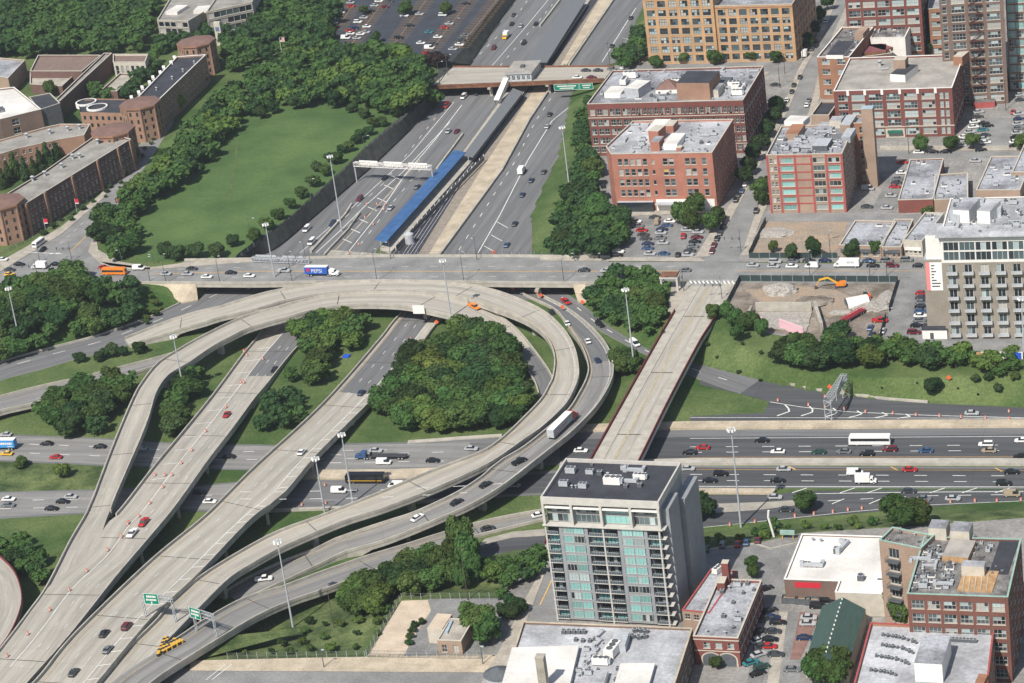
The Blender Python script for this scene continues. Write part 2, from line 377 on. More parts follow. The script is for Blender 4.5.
def piers(key, every=28, off=10, cols=1, cap=True, skip=()):
    A, B, down, gh, root = RIB[key]; d = 0; nxt = off; k = 0
    bt = None
    v = []; f = []
    for a, b in FLAT: n = len(v); v += a; f += [tuple(i+n for i in q) for q in b]
    bt = BVHTree.FromPolygons(v, f)
    for i in range(1, len(A)-1):
        d += (A[i]-A[i-1]).length
        if d < nxt: continue
        c = (A[i]+B[i])/2; g = gh[i]
        if down[i] > 1.35 or c.z-g < 3.4: continue
        h = bt.ray_cast(Vector((c.x, c.y, c.z-1.5)), Vector((0, 0, -1)))[0]
        if h is not None and d < nxt+22: continue
        nxt = d+every; k += 1
        w_ = (B[i]-A[i]); W = math.hypot(w_.x, w_.y); e = Vector((w_.x, w_.y, 0)).normalized(); rz = math.atan2(e.y, e.x)
        base = Vector((c.x, c.y, g-.4)); topz = c.z-down[i]+.02
        mb = MB()
        if cols == 1:
            mb.box((c.x, c.y, g-.4), (min(2.6, W*.3), 1.5, topz-g-1.1), rz)
            cw = W*.72
            # hammerhead cap
            hw = cw/2; bw = min(2.6, W*.3)/2; z1 = topz; z0 = topz-1.5
            fr = [(-bw, z0), (bw, z0), (hw, z1-.6), (hw, z1), (-hw, z1), (-hw, z1-.6)]
            sd = Vector((-e.y, e.x, 0))*.75
            P1 = [Vector((c.x, c.y, 0))+e*x+sd+Vector((0, 0, z)) for x, z in fr]; P2 = [p-2*sd for p in P1]
            mb.poly(P1[::-1]); mb.poly(P2)
            for q in range(6): mb.quad(P1[q], P1[(q+1) % 6], P2[(q+1) % 6], P2[q])
        else:
            for q in range(cols):
                t = -W*.38+W*.76*q/(cols-1); p = c+e*t; mb.tube((p.x, p.y, g-.4), (p.x, p.y, topz-.9), .6, n=10)
            mb.box((c.x, c.y, topz-1.1), (W*.9, 1.2, 1.1), rz)
        o = mb.build('pier', 'concrete', None, origin=base); local(root, o)
LINES = {}
def paint(pts, w=.25, m='white_line', dash=None, up=.06, key='lane_marking', step=3., jit=0):
    """draped painted line through pixel points"""
    P3 = []
    for (x0, y0), (x1, y1) in zip(pts, pts[1:]):
        k = max(1, int(math.hypot(x1-x0, y1-y0)/5))
        for i in range(k): P3.append(hit(x0+(x1-x0)*i/k, y0+(y1-y0)*i/k))
    P3.append(hit(*pts[-1])); 
    Q3 = [P3[0]]
    for p in P3[1:]:
        if abs(p.z-Q3[-1].z) < 1.0: Q3.append(p)
    if len(Q3) < 2: return
    segs = []
    if dash is None: segs = [resamp(Q3, step)]
    else:
        R = resamp(Q3, 1.0); on, off = dash; i = 0
        while i+1 < len(R): segs.append(R[i:i+int(on)+1]); i += int(on+off)
    mb = LINES.setdefault((key, m), MB())
    for S in segs:
        for a, b in zip(S, S[1:]):
            d = Vector((b.x-a.x, b.y-a.y, 0))
            if d.length < .05: continue
            s = Vector((-d.y, d.x, 0)).normalized()*(w/2); u = Vector((0, 0, up))
            mb.quad(a-s+u, b-s+u, b+s+u, a+s+u)
def along(key, t, w, m='white_line', dash=None, r=(0, 1), up=.05):
    """line on a ribbon at fraction t across"""
    A, B = RIB[key][:2]; n = len(A); P = [a+(b-a)*t for a, b in zip(A, B)][int(r[0]*n):int(r[1]*n)]
    if len(P) < 2: return
    mb = LINES.setdefault(('lane_marking', m), MB()); R = resamp(P, 1.0 if dash else 4.); i = 0; on, off = dash or (len(R), 0)
    while i+1 < len(R):
        S = R[i:i+int(on)+1]
        for a, b in zip(S, S[1:]):
            d = Vector((b.x-a.x, b.y-a.y, 0)); s = Vector((-d.y, d.x, 0)).normalized()*(w/2); u = Vector((0, 0, up))
            mb.quad(a-s+u, b-s+u, b+s+u, a+s+u)
        i += int(on+off)
def joints(key, every=36, off=15, w=.3):
    A, B = RIB[key][:2]; d = 0; nxt = off; mb = LINES.setdefault(('expansion_joint', 'joint'), MB())
    for i in range(1, len(A)-1):
        d += (A[i]-A[i-1]).length
        if d < nxt: continue
        nxt = d+every; e = (A[i+1]-A[i]).normalized()*(w/2); u = Vector((0, 0, .04)); a, b = A[i]+(B[i]-A[i])*.04, A[i]+(B[i]-A[i])*.96
        mb.quad(a-e+u, b-e+u, b+e+u, a+e+u)
# ================= ROADS =================
# --- city ground, street level ---
sheet('city_block', [(578,257),(583,200),(592,165),(602,110),(614,76),(642,45),(667,0),(702,-60),(1200,-60),(1250,262),(925,262),(700,262)], 0, 'city', up=.03)
sheet('city_block', [(718,311),(727,309),(736,322),(770,334),(845,346),(930,349),(1024,353),(1200,353),(1200,262),(925,262),(740,266)], 0, 'lot', up=.03)
sheet('city_block', [(546,561),(700,549),(766,541),(801,533),(931,525),(1024,518),(1200,518),(1200,760),(430,760),(501,593),(513,573)], 0, 'city', up=.03)
sheet('plaza', [(-60,262),(60,256),(110,262),(128,281),(30,285),(-60,290)], 0, 'street', up=.04)
# west trench carriageways
sheet('expressway', [(252,258),(277,248),(366,172),(440,101),(468,67),(514,1),(556,-55),(600,-55),(574,0),(556,30),(520,85),(466,150),(380,246),(345,300),(215,300),(212,290)], -6, 'asphalt_mid', (.0, 1, 0))
sheet('expressway', [(440,256),(502,172),(530,121),(550,89),(568,67),(614,1),(650,-52),(690,-52),(646,0),(618,62),(600,67),(573,92),(566,125),(559,157),(545,184),(532,216),(532,257),(545,300),(400,300)], -6, 'asphalt_mid', (.0, 1, 0))
sheet('track_bed', [(384,246),(456,160),(506,92),(549,47),(584,0),(620,-50),(650,-52),(608,0),(556,66),(524,89),(503,121),(466,172),(416,257),(380,262)], -6, 'ballast', (.0, 1, 0), up=.06)
sheet('median_strip', [(424,262),(480,172),(514,121),(534,88),(560,66),(599,0),(628,-48),(645,-48),(612,0),(566,66),(548,89),(528,121),(500,172),(436,262)], -6, 'concrete_tan', (.0, 1, 0), up=.16)
sheet('median_strip', [(412,262),(464,176),(503,121),(524,88),(553,66),(590,0),(620,-48),(629,-48),(600,0),(561,66),(535,88),(515,121),(481,172),(425,262)], -6, 'rubble_bed', (.0, 1, 0), up=.14)
# lower expressway (north-south)
sheet('expressway', [(-200,430),(0,434),(100,438),(175,443),(281,445),(408,442),(501,438),(600,432),(690,430),(1024,428),(1300,426),(1300,459),(1024,459),(690,460),(600,463),(450,470),(321,471),(215,470),(105,466),(0,461.5),(-200,456)], -6, 'asphalt_mid', 'x')
sheet('expressway', [(-200,487),(0,492),(97,489.5),(200,485),(260,480),(320,480),(450,478),(600,467),(690,466),(1024,467),(1300,468),(1300,489),(1024,489),(690,488),(600,493),(520,496),(450,502),(350,509),(260,513),(170,511),(85,514),(0,519),(-200,522)], -6, 'asphalt_mid', 'x')
sheet('expressway_lanes', [(560,440),(690,437),(1300,433),(1300,457),(690,458),(560,461)], -6, 'asphalt', 'x', up=.09)
sheet('expressway_lanes', [(430,484),(560,473),(690,468),(1300,470),(1300,487),(690,487),(560,492),(430,498)], -6, 'asphalt', 'x', up=.09)
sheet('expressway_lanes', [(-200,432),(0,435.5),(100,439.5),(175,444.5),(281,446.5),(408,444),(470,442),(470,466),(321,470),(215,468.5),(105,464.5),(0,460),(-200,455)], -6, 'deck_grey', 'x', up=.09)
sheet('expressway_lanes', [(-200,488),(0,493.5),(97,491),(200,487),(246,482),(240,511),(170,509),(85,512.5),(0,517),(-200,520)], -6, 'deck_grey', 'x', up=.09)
# exit ramp to the east side and frontage lanes right of the street bridge
sheet('ramp_road', [(700,366),(712,371),(783,385),(818,391.5),(850,396.5),(888,400.5),(928,403.5),(1024,408),(1300,416),(1300,426),(1024,421),(690,422),(690,416.5),(764,413),(769,402),(740,394),(700,385)], -6, 'asphalt', 'x', up=.1)
sheet('ramp_road', [(690,495),(775,495),(800,491),(1024,490),(1300,490),(1300,503),(1024,500),(930,507),(850,514),(690,528)], -6, 'asphalt', 'x', up=.07)
sheet('concrete_apron', [(690,505),(770,502),(800,500),(815,503),(760,510),(690,515)], -6, 'shoulder', 'x', up=.11)
# northbound collector between the loops and the ring road
ribbon('RC', 'ramp_road', [(500,283),(545,296),(566,307),(590,325),(620,342),(660,362),(705,382),(740,394)], [(545,279),(575,299),(592,312),(606,323.5),(625,335),(650,349),(705,366),(760,380)],
       [(520,283,-6),(740,390,-6)], 'asphalt_mid', rails=(), up=.13)
# collector roads bottom
ribbon('L4', 'viaduct', [(545,511),(511,517),(479,524),(438,536),(410,545),(370,557),(323,573),(283,588),(244,600),(204,622),(179,639),(155,653),(120,676),(92,702)], [(545,521),(511,529),(479,537),(438,549),(410,559),(385,569),(330,590),(295,602),(258,619),(213,646),(160,679),(128,706)],
       [(545,515,-5.9),(480,530,-5.6),(410,552,-4.3),(330,580,-2.2),(270,603,-.3),(215,628,1.9),(185,645,3.3),(150,665,4.1),(100,700,5)], 'deck_grey', 'lowest ramp rising past the weedy bank to the yellow and black barrels', 'ramp bridge', up=.05, rail_trim=(0, .2, 0, 0))
sheet('ramp_road', [(545,536),(512,538),(490,543),(478,547),(462,552),(480,560),(512,551),(545,548)], -6, 'asphalt', (1, .2, 0), up=.12)
sheet('concrete_apron', [(545,529),(512,532),(485,539),(478,547),(490,543),(512,538.5),(545,536)], -6, 'shoulder', up=.1)
# left at-grade roads
ribbon('RL1', 'ramp_road', [(-60,384),(0,363),(40,351.5),(81,341),(100,335.5),(147,319),(181,303.5),(215,285),(240,262)], [(-60,408),(0,381),(35,371.6),(79,358.5),(98,354),(130,346),(160,331),(200,315),(262,296),(300,262)],
       [(0,370,-6),(300,260,-6)], 'asphalt_mid', rails=('a',), rh=.8, up=.07)
ribbon('RL2', 'ramp_bridge', [(-60,417),(0,398),(54,384.5),(81,379),(121,368.5),(170,355.5),(200,345)], [(-60,433),(0,413),(26,407),(53,400),(100,386),(146,371),(180,360),(205,354)],
       [(-60,425,-2.6),(0,405,-2.8),(60,392,-3.6),(120,375,-5),(170,360,-5.7),(205,350,-5.8)], 'deck_grey', 'low grey ramp passing under the tree clump at the far left', 'ramp bridge', up=.1)
# loop ramps
L1p = [(130,341,-5.2),(165,330,-4.),(200,322,-1.6),(230,312,-.3),(262,300,.5),(400,288,.8),(486,297,.8),(560,340,.8),(570,380,.8),(548,410,.8),(490,455,.8),(380,505,.9),(280,545,1.),(230,575,1.5),(190,605,2.6),(140,650,4),(95,690,5)]
ribbon('L1', 'loop_ramp', [(125,339.5),(165,323.5),(198,313),(220,308),(262,295),(290,289.5),(336,283.5),(400,282),(440,283),(475,287),(508,296),(543,312),(564,331),(575,350),(579,370),(577.5,383),(568,403),(555.5,417),(541,430),(522,443),(501,458),(480,470),(431,492),(381,511),(344,523),(288,546.6),(261.5,560.6),(231.6,579),(202.6,607),(172,638.6),(150,662),(128,688),(112,708)],
       [(130,346),(170,334.5),(198,326),(220,319),(255,311),(290,301),(332,294),(400,292),(430,294),(463,300),(486,307),(525,322),(546,338),(554.5,358),(553,378),(549,387),(541,401),(522,421),(501,440.6),(480,454),(431,472.5),(380,494),(323,516.5),(279,532.6),(242,552),(200,578),(167,606.5),(157,621),(115,661.5),(94,683),(75,703)][:],
       L1p, 'deck', 'big curved loop ramp circling the wooded middle of the interchange', 'ramp bridge', rail_trim=(0, .078, 0, 0))
L2p = [(545,392,-6),(530,360,-5.6),(508,327,-3.6),(480,312,-1.2),(455,303,.1),(420,300,.75),(260,317,.75),(200,342,.8),(150,385,.8),(125,440,.9),(103,510,1.6),(75,575,3),(30,645,5.2),(10,680,6)]
ribbon('L2', 'loop_ramp', [(549,397),(553,380),(541,360),(523,337),(508,323),(486,309),(463,301.5),(430,295.5),(400,293.5),(360,294),(332,296),(300,302),(280,308),(258,313),(232,323),(198,340),(179,351),(158,364.5),(142,384),(133,400),(120,430),(110,455),(97.5,488),(87.5,513)],
       [(540,402),(538,393),(533,380),(516,356),(503,341),(493,330),(464,320),(425,311),(400,307),(360,306),(325.5,309),(290,318),(251.6,329),(232,338),(212.5,348.5),(190,364),(170,376),(160,388),(154.5,400),(149,419.5),(139,445),(128,470),(114,503),(107,524)],
       L2p, 'deck', 'pale inner loop ramp sweeping down beside the two tree clumps on the left', 'ramp bridge')
L3p = [(525,287,-6),(560,306,-5.6),(585,330,-4.8),(600,352,-3.2),(600,375,-1.8),(585,400,-.4),(555,435,.6),(500,480,.9),(440,515,.2),(400,532,-1.6),(345,550,-4.3),(310,558,-5.4),(270,575,-5.8),(200,610,-5.9)]
ribbon('L3', 'loop_ramp', [(530,290),(550,300.5),(567,309.5),(583,321),(598,335),(608,348.5),(613,363),(613.5,375),(610,386),(603,399),(592.5,413),(571,434.5),(550,451),(516,478),(493,494),(468,508),(440,520),(414,531),(380,544),(347,553),(320,566),(280,585),(240,603)],
       [(505,285),(530,299),(550,308),(560,316),(571.6,333),(581.6,348),(588,366),(587,378),(578,396),(568,411.6),(550,427.5),(524,448.5),(498,464),(482.5,478),(458,494),(423,511),(393,521),(370,528.5),(338,540),(315,551),(290,560),(250,578),(225,593)],
       L3p, 'deck_grey', 'outermost loop ramp carrying the long red and silver semi truck', 'ramp bridge')
ribbon('LA', 'viaduct', [(330,250),(300,285),(275,315),(255,341.5),(243,356),(212.5,397),(180,437),(155,467),(120,512),(107,524),(87,555),(47.5,588),(12,636),(-30,686)],
       [(410,256),(375,285),(330,320),(297,349.4),(267.5,387),(255,402),(235,430),(212.5,459.5),(172.5,513),(120,575.5),(72.5,635.5),(30,683),(5,710)],
       [(350,250,-6),(300,330,-5.9),(262,370,-5.6),(215,425,-2.8),(165,470,.7),(140,513,1.2),(100,575,3),(50,650,5.2),(10,700,6)], 'deck', 'left viaduct carriageway with the closed hatched lane and orange barrels', 'expressway bridge', until={'a': 521})
ribbon('LD', 'viaduct', [(97.5,488),(88,512),(70,543),(47,588),(30,612),(12,636),(-30,690)], [(120,488),(107,518),(98,545),(78,585),(55,618),(30,645),(-5,690)],
       [(103,510,1.5),(75,575,2.9),(30,645,5.1),(10,680,5.9)], 'deck', 'merging end of the inner loop ramp at the lower left', 'ramp bridge', rails=('a',), up=.05)
ribbon('LB', 'viaduct', [(462,256),(430,285),(396,320),(378.5,342),(323.5,404.5),(256,467),(223,500),(200,522),(150,563),(75,635.5),(40,678),(15,703)],
       [(520,256),(480,285),(440,322),(421,347),(395,380),(366,409.5),(318.5,457),(283.5,497),(252.5,520.5),(200,575.5),(160,613),(137.5,638),(100,683),(80,705)],
       [(490,255,-6),(425,330,-5.9),(385,375,-5.2),(320,430,-2),(270,480,.6),(235,520,1.2),(170,590,3),(90,670,5.4),(60,700,6)], 'deck', 'right viaduct carriageway with three lanes and a pale hatched shoulder', 'expressway bridge')
ribbon('L5', 'ramp_bridge', [(-14,545),(0,557),(15,573),(22,595.5),(20,613),(10,635.5),(-8,660)], [(-60,560),(-46,575),(-34,590),(-28,605),(-28,620),(-34,640),(-50,660)],
       [(0,557,1.5),(20,600,3),(-10,660,5)], 'deck', 'curved pale ramp with a red edge at the left margin', 'ramp bridge', rm='rail_red', rh=.7, rw=.3)
# street bridge on the right
ribbon('VB', 'street_bridge', [(690,286),(672,317),(657.5,342),(625,400),(592,459),(560,517),(545,545)], [(735,283),(718,313),(711,326),(699,345),(670,400),(641,459),(612,517),(597,545)],
       [(700,285,.05),(640,400,.3),(570,545,.2)], 'deck', 'straight city street bridge with dark red railings leading behind the glass tower', 'road bridge', rm='rail_red', rh=1.2, rw=.3, side='steel_beam', deck=1.6, rail_trim=(.13, 0, .13, 0))
for k, ev, of in (('L1', 32, 40), ('L2', 30, 70), ('L3', 30, 60), ('L4', 28, 120), ('LA', 28, 60), ('LB', 28, 90), ('RL2', 25, 6), ('VB', 36, 30), ('L5', 25, 10)):
    piers(k, ev, of, cols=1 if k[1] in '12345' else 3)
for k in ('L1', 'L2', 'L3', 'L4', 'LA', 'LB'): joints(k, 38, 20)
joints('VB', 45, 25, .5)
# dark asphalt part of inner loop road
sheet('street', [(546,562),(560,556),(600,545),(560,640),(500,720),(450,720),(520,612)], 0, 'street', 'y', up=.07)
sheet('sidewalk', [(524,602),(545,563),(548,566),(500,690),(478,690),(505,640)], 0, 'sidewalk', up=.2)
# frontage street, lower left
sheet('street', [(150,668),(490,672),(486,760),(-40,760)], 0, 'street', up=.06)
sheet('sidewalk', [(190,661),(365,657),(512,655),(490,673),(190,671)], 0, 'concrete_tan', up=.18)
sheet('gravel_yard', [(401.5,601),(428,600),(431,611),(412,640),(404,656),(367,656)], 0, 'gravel', up=.1)
sheet('yard', [(428,599),(514,598),(500,630),(482,656),(404,656),(412,640),(431,611)], 0, 'lot', up=.08)
sheet('frontage_lane', [(190,640),(300,628),(300,632),(190,662)], 0, 'weeds', up=.01)
# cross street bridge (over the trench) and its street
sheet('street', [(-60,263),(0,262),(145,268),(256,262),(700,262),(925,265),(1250,262),(1250,282),(925,277),(740,279),(695,281),(512,281),(147,281),(30,290),(-60,298)], 0, 'street', up=.06)
sheet('sidewalk', [(100,262),(147,268),(200,261),(256,259),(256,262),(150,270),(110,266)], 0, 'sidewalk', up=.2)
sheet('sidewalk', [(540,257),(700,258),(705,262),(540,261)], 0, 'sidewalk', up=.2)
sheet('street', [(0,268),(60,232),(102,198),(119,176),(135,150),(165,115),(178,92),(184,95),(172,125),(150,160),(128,190),(112,212),(97,228),(91,242),(93,252),(106,272),(0,276)], 0, 'street', 'y', up=.05)
sheet('sidewalk', [(0,262),(60,228),(100,195),(118,170),(121,172),(104,198),(62,234),(0,272)], 0, 'sidewalk', up=.2)
sheet('sidewalk', [(92,240),(88,252),(105,268),(150,271),(150,267),(120,262),(98,250),(97,240)], 0, 'sidewalk', up=.2)
sheet('lawn', [(143,262),(118,240),(120,205),(150,150),(235,100),(300,60),(420,100),(366,146),(343,169),(288,218),(240,252),(234,258)], 0, 'lawn', up=.03)
# van buren street upwards, side street
sheet('street', [(700,262),(709.5,256),(727,226),(744.5,193.5),(752,176),(770,145),(788,108),(803,70),(820,40),(836,0),(856,-55),(868,-55),(848,0),(832,35),(818,72),(808,112),(790,150),(764.5,186),(752,221),(739.5,256),(738,262)], 0, 'street', 'y', up=.05)
sheet('street', [(690,280),(738,279),(735,287),(690,287)], 0, 'street', up=.055)
sheet('sidewalk', [(686,258),(709.5,257),(727,227),(744.5,194.5),(770,146),(764,146),(735,198),(715,226),(696,256)], 0, 'sidewalk', up=.2)
sheet('sidewalk', [(741,256),(753,221),(766,187),(791,151),(800,150),(775,187),(760,222),(748,256)], 0, 'sidewalk', up=.2)
sheet('street', [(612,66),(640,62),(780,58),(800,68),(800,76),(760,74),(590,76)], 0, 'street', up=.055)
sheet('sidewalk', [(672,282),(690,282),(690,287),(674,316),(668,312)], 0, 'sidewalk', up=.2)
sheet('sidewalk', [(722,283),(737,283),(722,314),(716,316)], 0, 'sidewalk', up=.2)
# street bridges over the trench
def xbridge(name, label, far, near, z, thick, m, rm, cols, railh=1.0, fm='concrete', nrail=True):
    F = [G(x, y, z) for x, y in far]; N = [G(x, y, z) for x, y in near]
    root = empty(name, N[0], 0, label, 'road bridge')
    A = resamp(N, 6.); B = [nearest(F, a) for a in A]
    o, top = strip([a+Vector((0, 0, .1)) for a in A], [b+Vector((0, 0, .1)) for b in B], 'deck', [m, fm], None, [thick]*len(A)); local(root, o); addsurf(*top)
    for L, O in ((A, B), (B, A)):
        r = rail([p+Vector((0, 0, .1)) for p in L], [p+Vector((0, 0, .1)) for p in O], .4, railh, 'parapet', rm, None); local(root, r)
    for (px, py) in cols:
        p = G(px, py, -6)
        # row of columns going back under the deck
        d = G(px, py, -6); e = (F[0]-N[0]); e.z = 0; e = Vector((0, 1, 0)); L = e*abs(F[0].y-N[0].y)
        for t in (.06, .5, .92):
            q = d+L*t; mb = MB(); mb.box((q.x, q.y, -6.2), (1.3, 1.3, z-thick+6.2-.8)); 
            mb.box((q.x, q.y, z-thick-.82), (1.5, 6.5, .84)); local(root, mb.build('pier', 'concrete', None, origin=(q.x, q.y, -6.2)))
    return root
xb = xbridge('road_bridge', 'wide concrete street bridge with traffic crossing over the sunken expressway', [(185,261),(256,260),(381,257),(512,257),(610,258)], [(140,284),(192,284),(256,284.5),(381,282),(512,284),(600,284.5)], 0, 1.5, 'street', 'concrete', [(287,297),(345,306),(444,306),(539,299),(248,290)])
ub = xbridge('road_bridge', 'shorter upper bridge with rusty edge, station house and green signs', [(452,67.5),(520,67.5),(614,67)], [(430,87),(508,84),(604,80)], .3, 1.3, 'deck', 'fascia_rust', [(491,97),(549,94)], .8, 'fascia_rust')
# lane lines: expressway bottom
for y0, y1, xx in (((447,443), None, 0), ((443,441), None, 0)): pass
for pts in ([(690,447),(1024,445)], [(690,452.5),(1024,450.5)], [(690,474.5),(1024,476)], [(690,480.5),(1024,482)]): paint(pts, .3, dash=(4, 8))
for pts in ([(0,443),(100,447),(215,452),(400,450)], [(0,452),(100,456),(215,460),(400,458)], [(0,501),(85,499),(170,497),(240,494)], [(0,509),(85,507),(170,504),(240,502)]): paint(pts, .3, dash=(4, 8))
paint([(240,492),(330,492),(450,487),(560,480)], .3, dash=(4, 8)); paint([(240,499),(330,500),(450,494),(520,488)], .3, dash=(4, 8))
paint([(330,455),(450,452)], .3, dash=(4, 8)); paint([(330,463),(450,461)], .3, dash=(4, 8))
paint([(690,438.5),(1024,436.5)], .25); paint([(690,457.5),(1024,456.5)], .3, 'orange_line'); paint([(690,469.5),(1024,470.5)], .3, 'orange_line'); paint([(690,486.5),(1024,487)], .3)
paint([(800,494),(900,492.5),(1024,491.5)], .3); paint([(828,501),(920,496),(1024,494.5)], .3, dash=(4, 6)); paint([(690,529),(850,512),(930,505),(1024,501)], .2)
for x in (797, 845, 872, 935, 967, 1000): paint([(x-5,493+ (x<900)*0),(x+10,488)], .35)
for x in (836, 873): paint([(x-4,504),(x+8,499)], .35)
for x, y in ((796,458.5), (898,459), (1001,461)): paint([(x-2,y),(x+4,y+1.5)], .5, 'yellow_line')
for x, y in ((791,466.5), (893,467), (997,468)): paint([(x-2,y),(x+5,y+3.5)], .5, 'yellow_line')
paint([(690,417.5),(1024,418.5)], .25); paint([(770,402),(800,407),(850,412),(930,415.5),(1024,418)], .3)
for x, y, d in ((790,411,1), (814,411.5,.9), (838,413,.8), (862,414.5,.6), (887,415.5,.5), (910,416.5,.4)): paint([(x-5,y-6*d),(x+1,y),(x-13,y+5*d)], .5)
# viaduct markings
for key, t, dash, c in (('LA', .42, None, 'white_line'), ('LA', .61, (3, 10), 'worn_line'), ('LA', .79, (3, 10), 'worn_line'), ('LB', .10, None, 'worn_yellow'), ('LB', .32, (3, 10), 'worn_line'), ('LB', .54, (3, 10), 'worn_line'), ('LB', .76, None, 'white_line'), ('L1', .16, None, 'worn_line'), ('L1', .84, None, 'worn_yellow'), ('L3', .14, None, 'worn_line'), ('L3', .86, None, 'worn_yellow'), ('L4', .2, None, 'worn_yellow'), ('RL1', .35, (5, 9), 'white_line'), ('RC', .5, (4, 9), 'white_line')):
    along(key, t, .26 if dash is None else .32, c, dash, (0, .97))
along('LA', .955, .3, 'orange_line', None, (0, .9))
def ladder(key, t0, t1, r, every, w=.3, sl=1.5):
    A, B = RIB[key][:2]; n = len(A); mb = LINES.setdefault(('lane_marking', 'white_line'), MB()); d = 0; nx_ = 0
    for i in range(max(1, int(r[0]*n)), int(r[1]*n)):
        d += (A[i]-A[i-1]).length
        if d < nx_: continue
        nx_ = d+every; e = (A[i]-A[i-1]).normalized(); a = A[i]+(B[i]-A[i])*t0+e*sl; b = A[i]+(B[i]-A[i])*t1; u = Vector((0, 0, .05)); e = e*(w/2)
        mb.quad(a-e+u, b-e+u, b+e+u, a+e+u)
ladder('LB', .77, .97, (.3, .97), 7.5, .35); ladder('LA', .12, .41, (.2, .62), 9)
# shoulder concrete on LB
A, B = RIB['LB'][:2]; n = len(A); i0 = int(.3*n)
o, top = strip([a+(b-a)*.775+Vector((0, 0, .03)) for a, b in zip(A, B)][i0:], [a+(b-a)*.96+Vector((0, 0, .03)) for a, b in zip(A, B)][i0:], 'paved_shoulder', ['deck']); struct(o)
A, B = RIB['LA'][:2]; n = len(A); i0 = int(.18*n); i1 = int(.55*n)
o, top = strip([a+(b-a)*.05+Vector((0, 0, .03)) for a, b in zip(A, B)][i0:i1], [a+(b-a)*.415+Vector((0, 0, .03)) for a, b in zip(A, B)][i0:i1], 'paved_shoulder', ['deck']); struct(o)
# darker worn asphalt inside the trench and on the loops
for k, a0, a1, r in (('LA', .43, .94, (.12, .36)), ('LB', .08, .75, (.12, .38)), ('RL1', .05, .5, (.0, 1)), ('L2', .06, .94, (0, .14)), ('L3', .1, .9, (0, .32))):
    A, B = RIB[k][:2]; n = len(A); s = slice(int(r[0]*n), max(int(r[0]*n)+2, int(r[1]*n)))
    o, top = strip([a+(b-a)*a0+Vector((0, 0, .02)) for a, b in zip(A, B)][s], [a+(b-a)*a1+Vector((0, 0, .02)) for a, b in zip(A, B)][s], 'asphalt_overlay', ['asphalt_mid']); struct(o)
# bridge street details
A, B = RIB['VB'][:2]
for t0, t1 in ((.02, .25), (.75, .98)):
    o, top = strip([a+(b-a)*t0+Vector((0, 0, .18)) for a, b in zip(A, B)], [a+(b-a)*t1+Vector((0, 0, .18)) for a, b in zip(A, B)], 'sidewalk', ['concrete', 'concrete'], down=[.2]*len(A)); struct(o)
along('VB', .47, .4, 'worn_yellow'); along('VB', .64, .25, 'worn_line', (3, 9))
# trench markings
paint([(300,253),(345,214),(410,155),(454,102)], .3); paint([(309,250),(350,213),(385,182),(440,112)], .25, dash=(4, 8)); paint([(316,253),(340,231),(364,207),(404,171),(450,122)], .35)
paint([(331,255),(388,195),(420,160)], .5, 'concrete_tan'); paint([(346,255),(378,215),(405,175),(435,140),(462,105)], .35); paint([(360,245),(395,200),(420,170)], .25, dash=(4, 8))
for x, y in ((352,243), (360,233), (368,223), (377,211), (386,202), (393,189), (401,180)): paint([(x-9,y-4),(x,y)], .4)
for a in ([(472,62),(512,22),(528,0)], [(492,66),(530,22),(548,0)], [(500,66),(538,22),(556,0)]): paint(a, .3, dash=None if a[0][0] == 492 else (4, 8))
paint([(459,250),(516,160),(535,122),(560,85)], .3, dash=(4, 8)); paint([(478,253),(500,215),(528,160),(552,121),(568,108)], .35); paint([(602,62),(625,25),(636,8)], .35)
for x, y in ((490,246), (497,235), (503,222)): paint([(x-6,y),(x+5,y+6)], .3)
for x, y in ((622,38), (629,28), (634,18)): paint([(x,y),(x+9,y+2)], .3)
# street lines
paint([(150,274),(256,271.5),(512,271.5),(690,271)], .4, 'yellow_line'); paint([(150,277.5),(512,276.5),(690,276)], .2, dash=(3, 9)); paint([(150,270),(256,267),(512,266.5),(690,266.5)], .2, dash=(3, 9))
paint([(735,271),(925,271)], .3, 'yellow_line')
for i in range(11): paint([(690+i*4.2,281),(692+i*4.2,284)], .7)
paint([(689,280.3),(736,280.3)], .25); paint([(689,285),(736,285)], .25)
paint([(70,252),(97,226)], .4, 'yellow_line'); paint([(50,254),(60,253)], .6); paint([(60,244),(84,222)], .2, dash=(3, 4)); paint([(24,252),(62,254)], .4)
paint([(206,680),(226,664)], .25); paint([(212,680),(232,664)], .25)
paint([(540,605),(552,580)], .4, 'yellow_line')
for (k, m), mb in LINES.items(): struct(mb.build(k, m))
# medians / barriers on the expressways (solid concrete)
def lowwall(pts, z, w_, h, name='concrete_barrier', m='concrete', label=None, catg=None, grp=None):
    P = [G(x, y, z) for x, y in pts]; P = [Vector((p.x, p.y, z)) for p in P]; A = []; B = []
    for i, p in enumerate(P):
        d = (P[min(i+1, len(P)-1)]-P[max(i-1, 0)]).normalized(); s = Vector((-d.y, d.x, 0))*(w_/2); A.append(p-s+Vector((0, 0, h))); B.append(p+s+Vector((0, 0, h)))
    o, top = strip(A, B, name, [m, m], None, [h+.1]*len(A))
    if label: tag(o, label, catg, grp)
    return o
lowwall([(560,467),(690,463),(850,463),(1024,463.5),(1300,464)], -6, 3.6, .95, m='concrete', label='long white median barrier dividing the lower expressway right of the tower', catg='barrier')
lowwall([(560,430),(690,426.5),(850,425.5),(1024,424.5),(1300,424)], -6, 5, .8, m='concrete_tan', label='tan concrete strip wall between the exit ramp and the lower expressway', catg='barrier')
lowwall([(690,492),(775,492.5)], -6, 3., .7, m='concrete_tan', label='short tan divider beside the collector lane right of the tower', catg='barrier')
lowwall([(265,476),(321,475.5),(395,475),(470,472)], -6, 6, .7, m='concrete_tan', label='tan median island behind the charter bus under the ramps', catg='barrier')
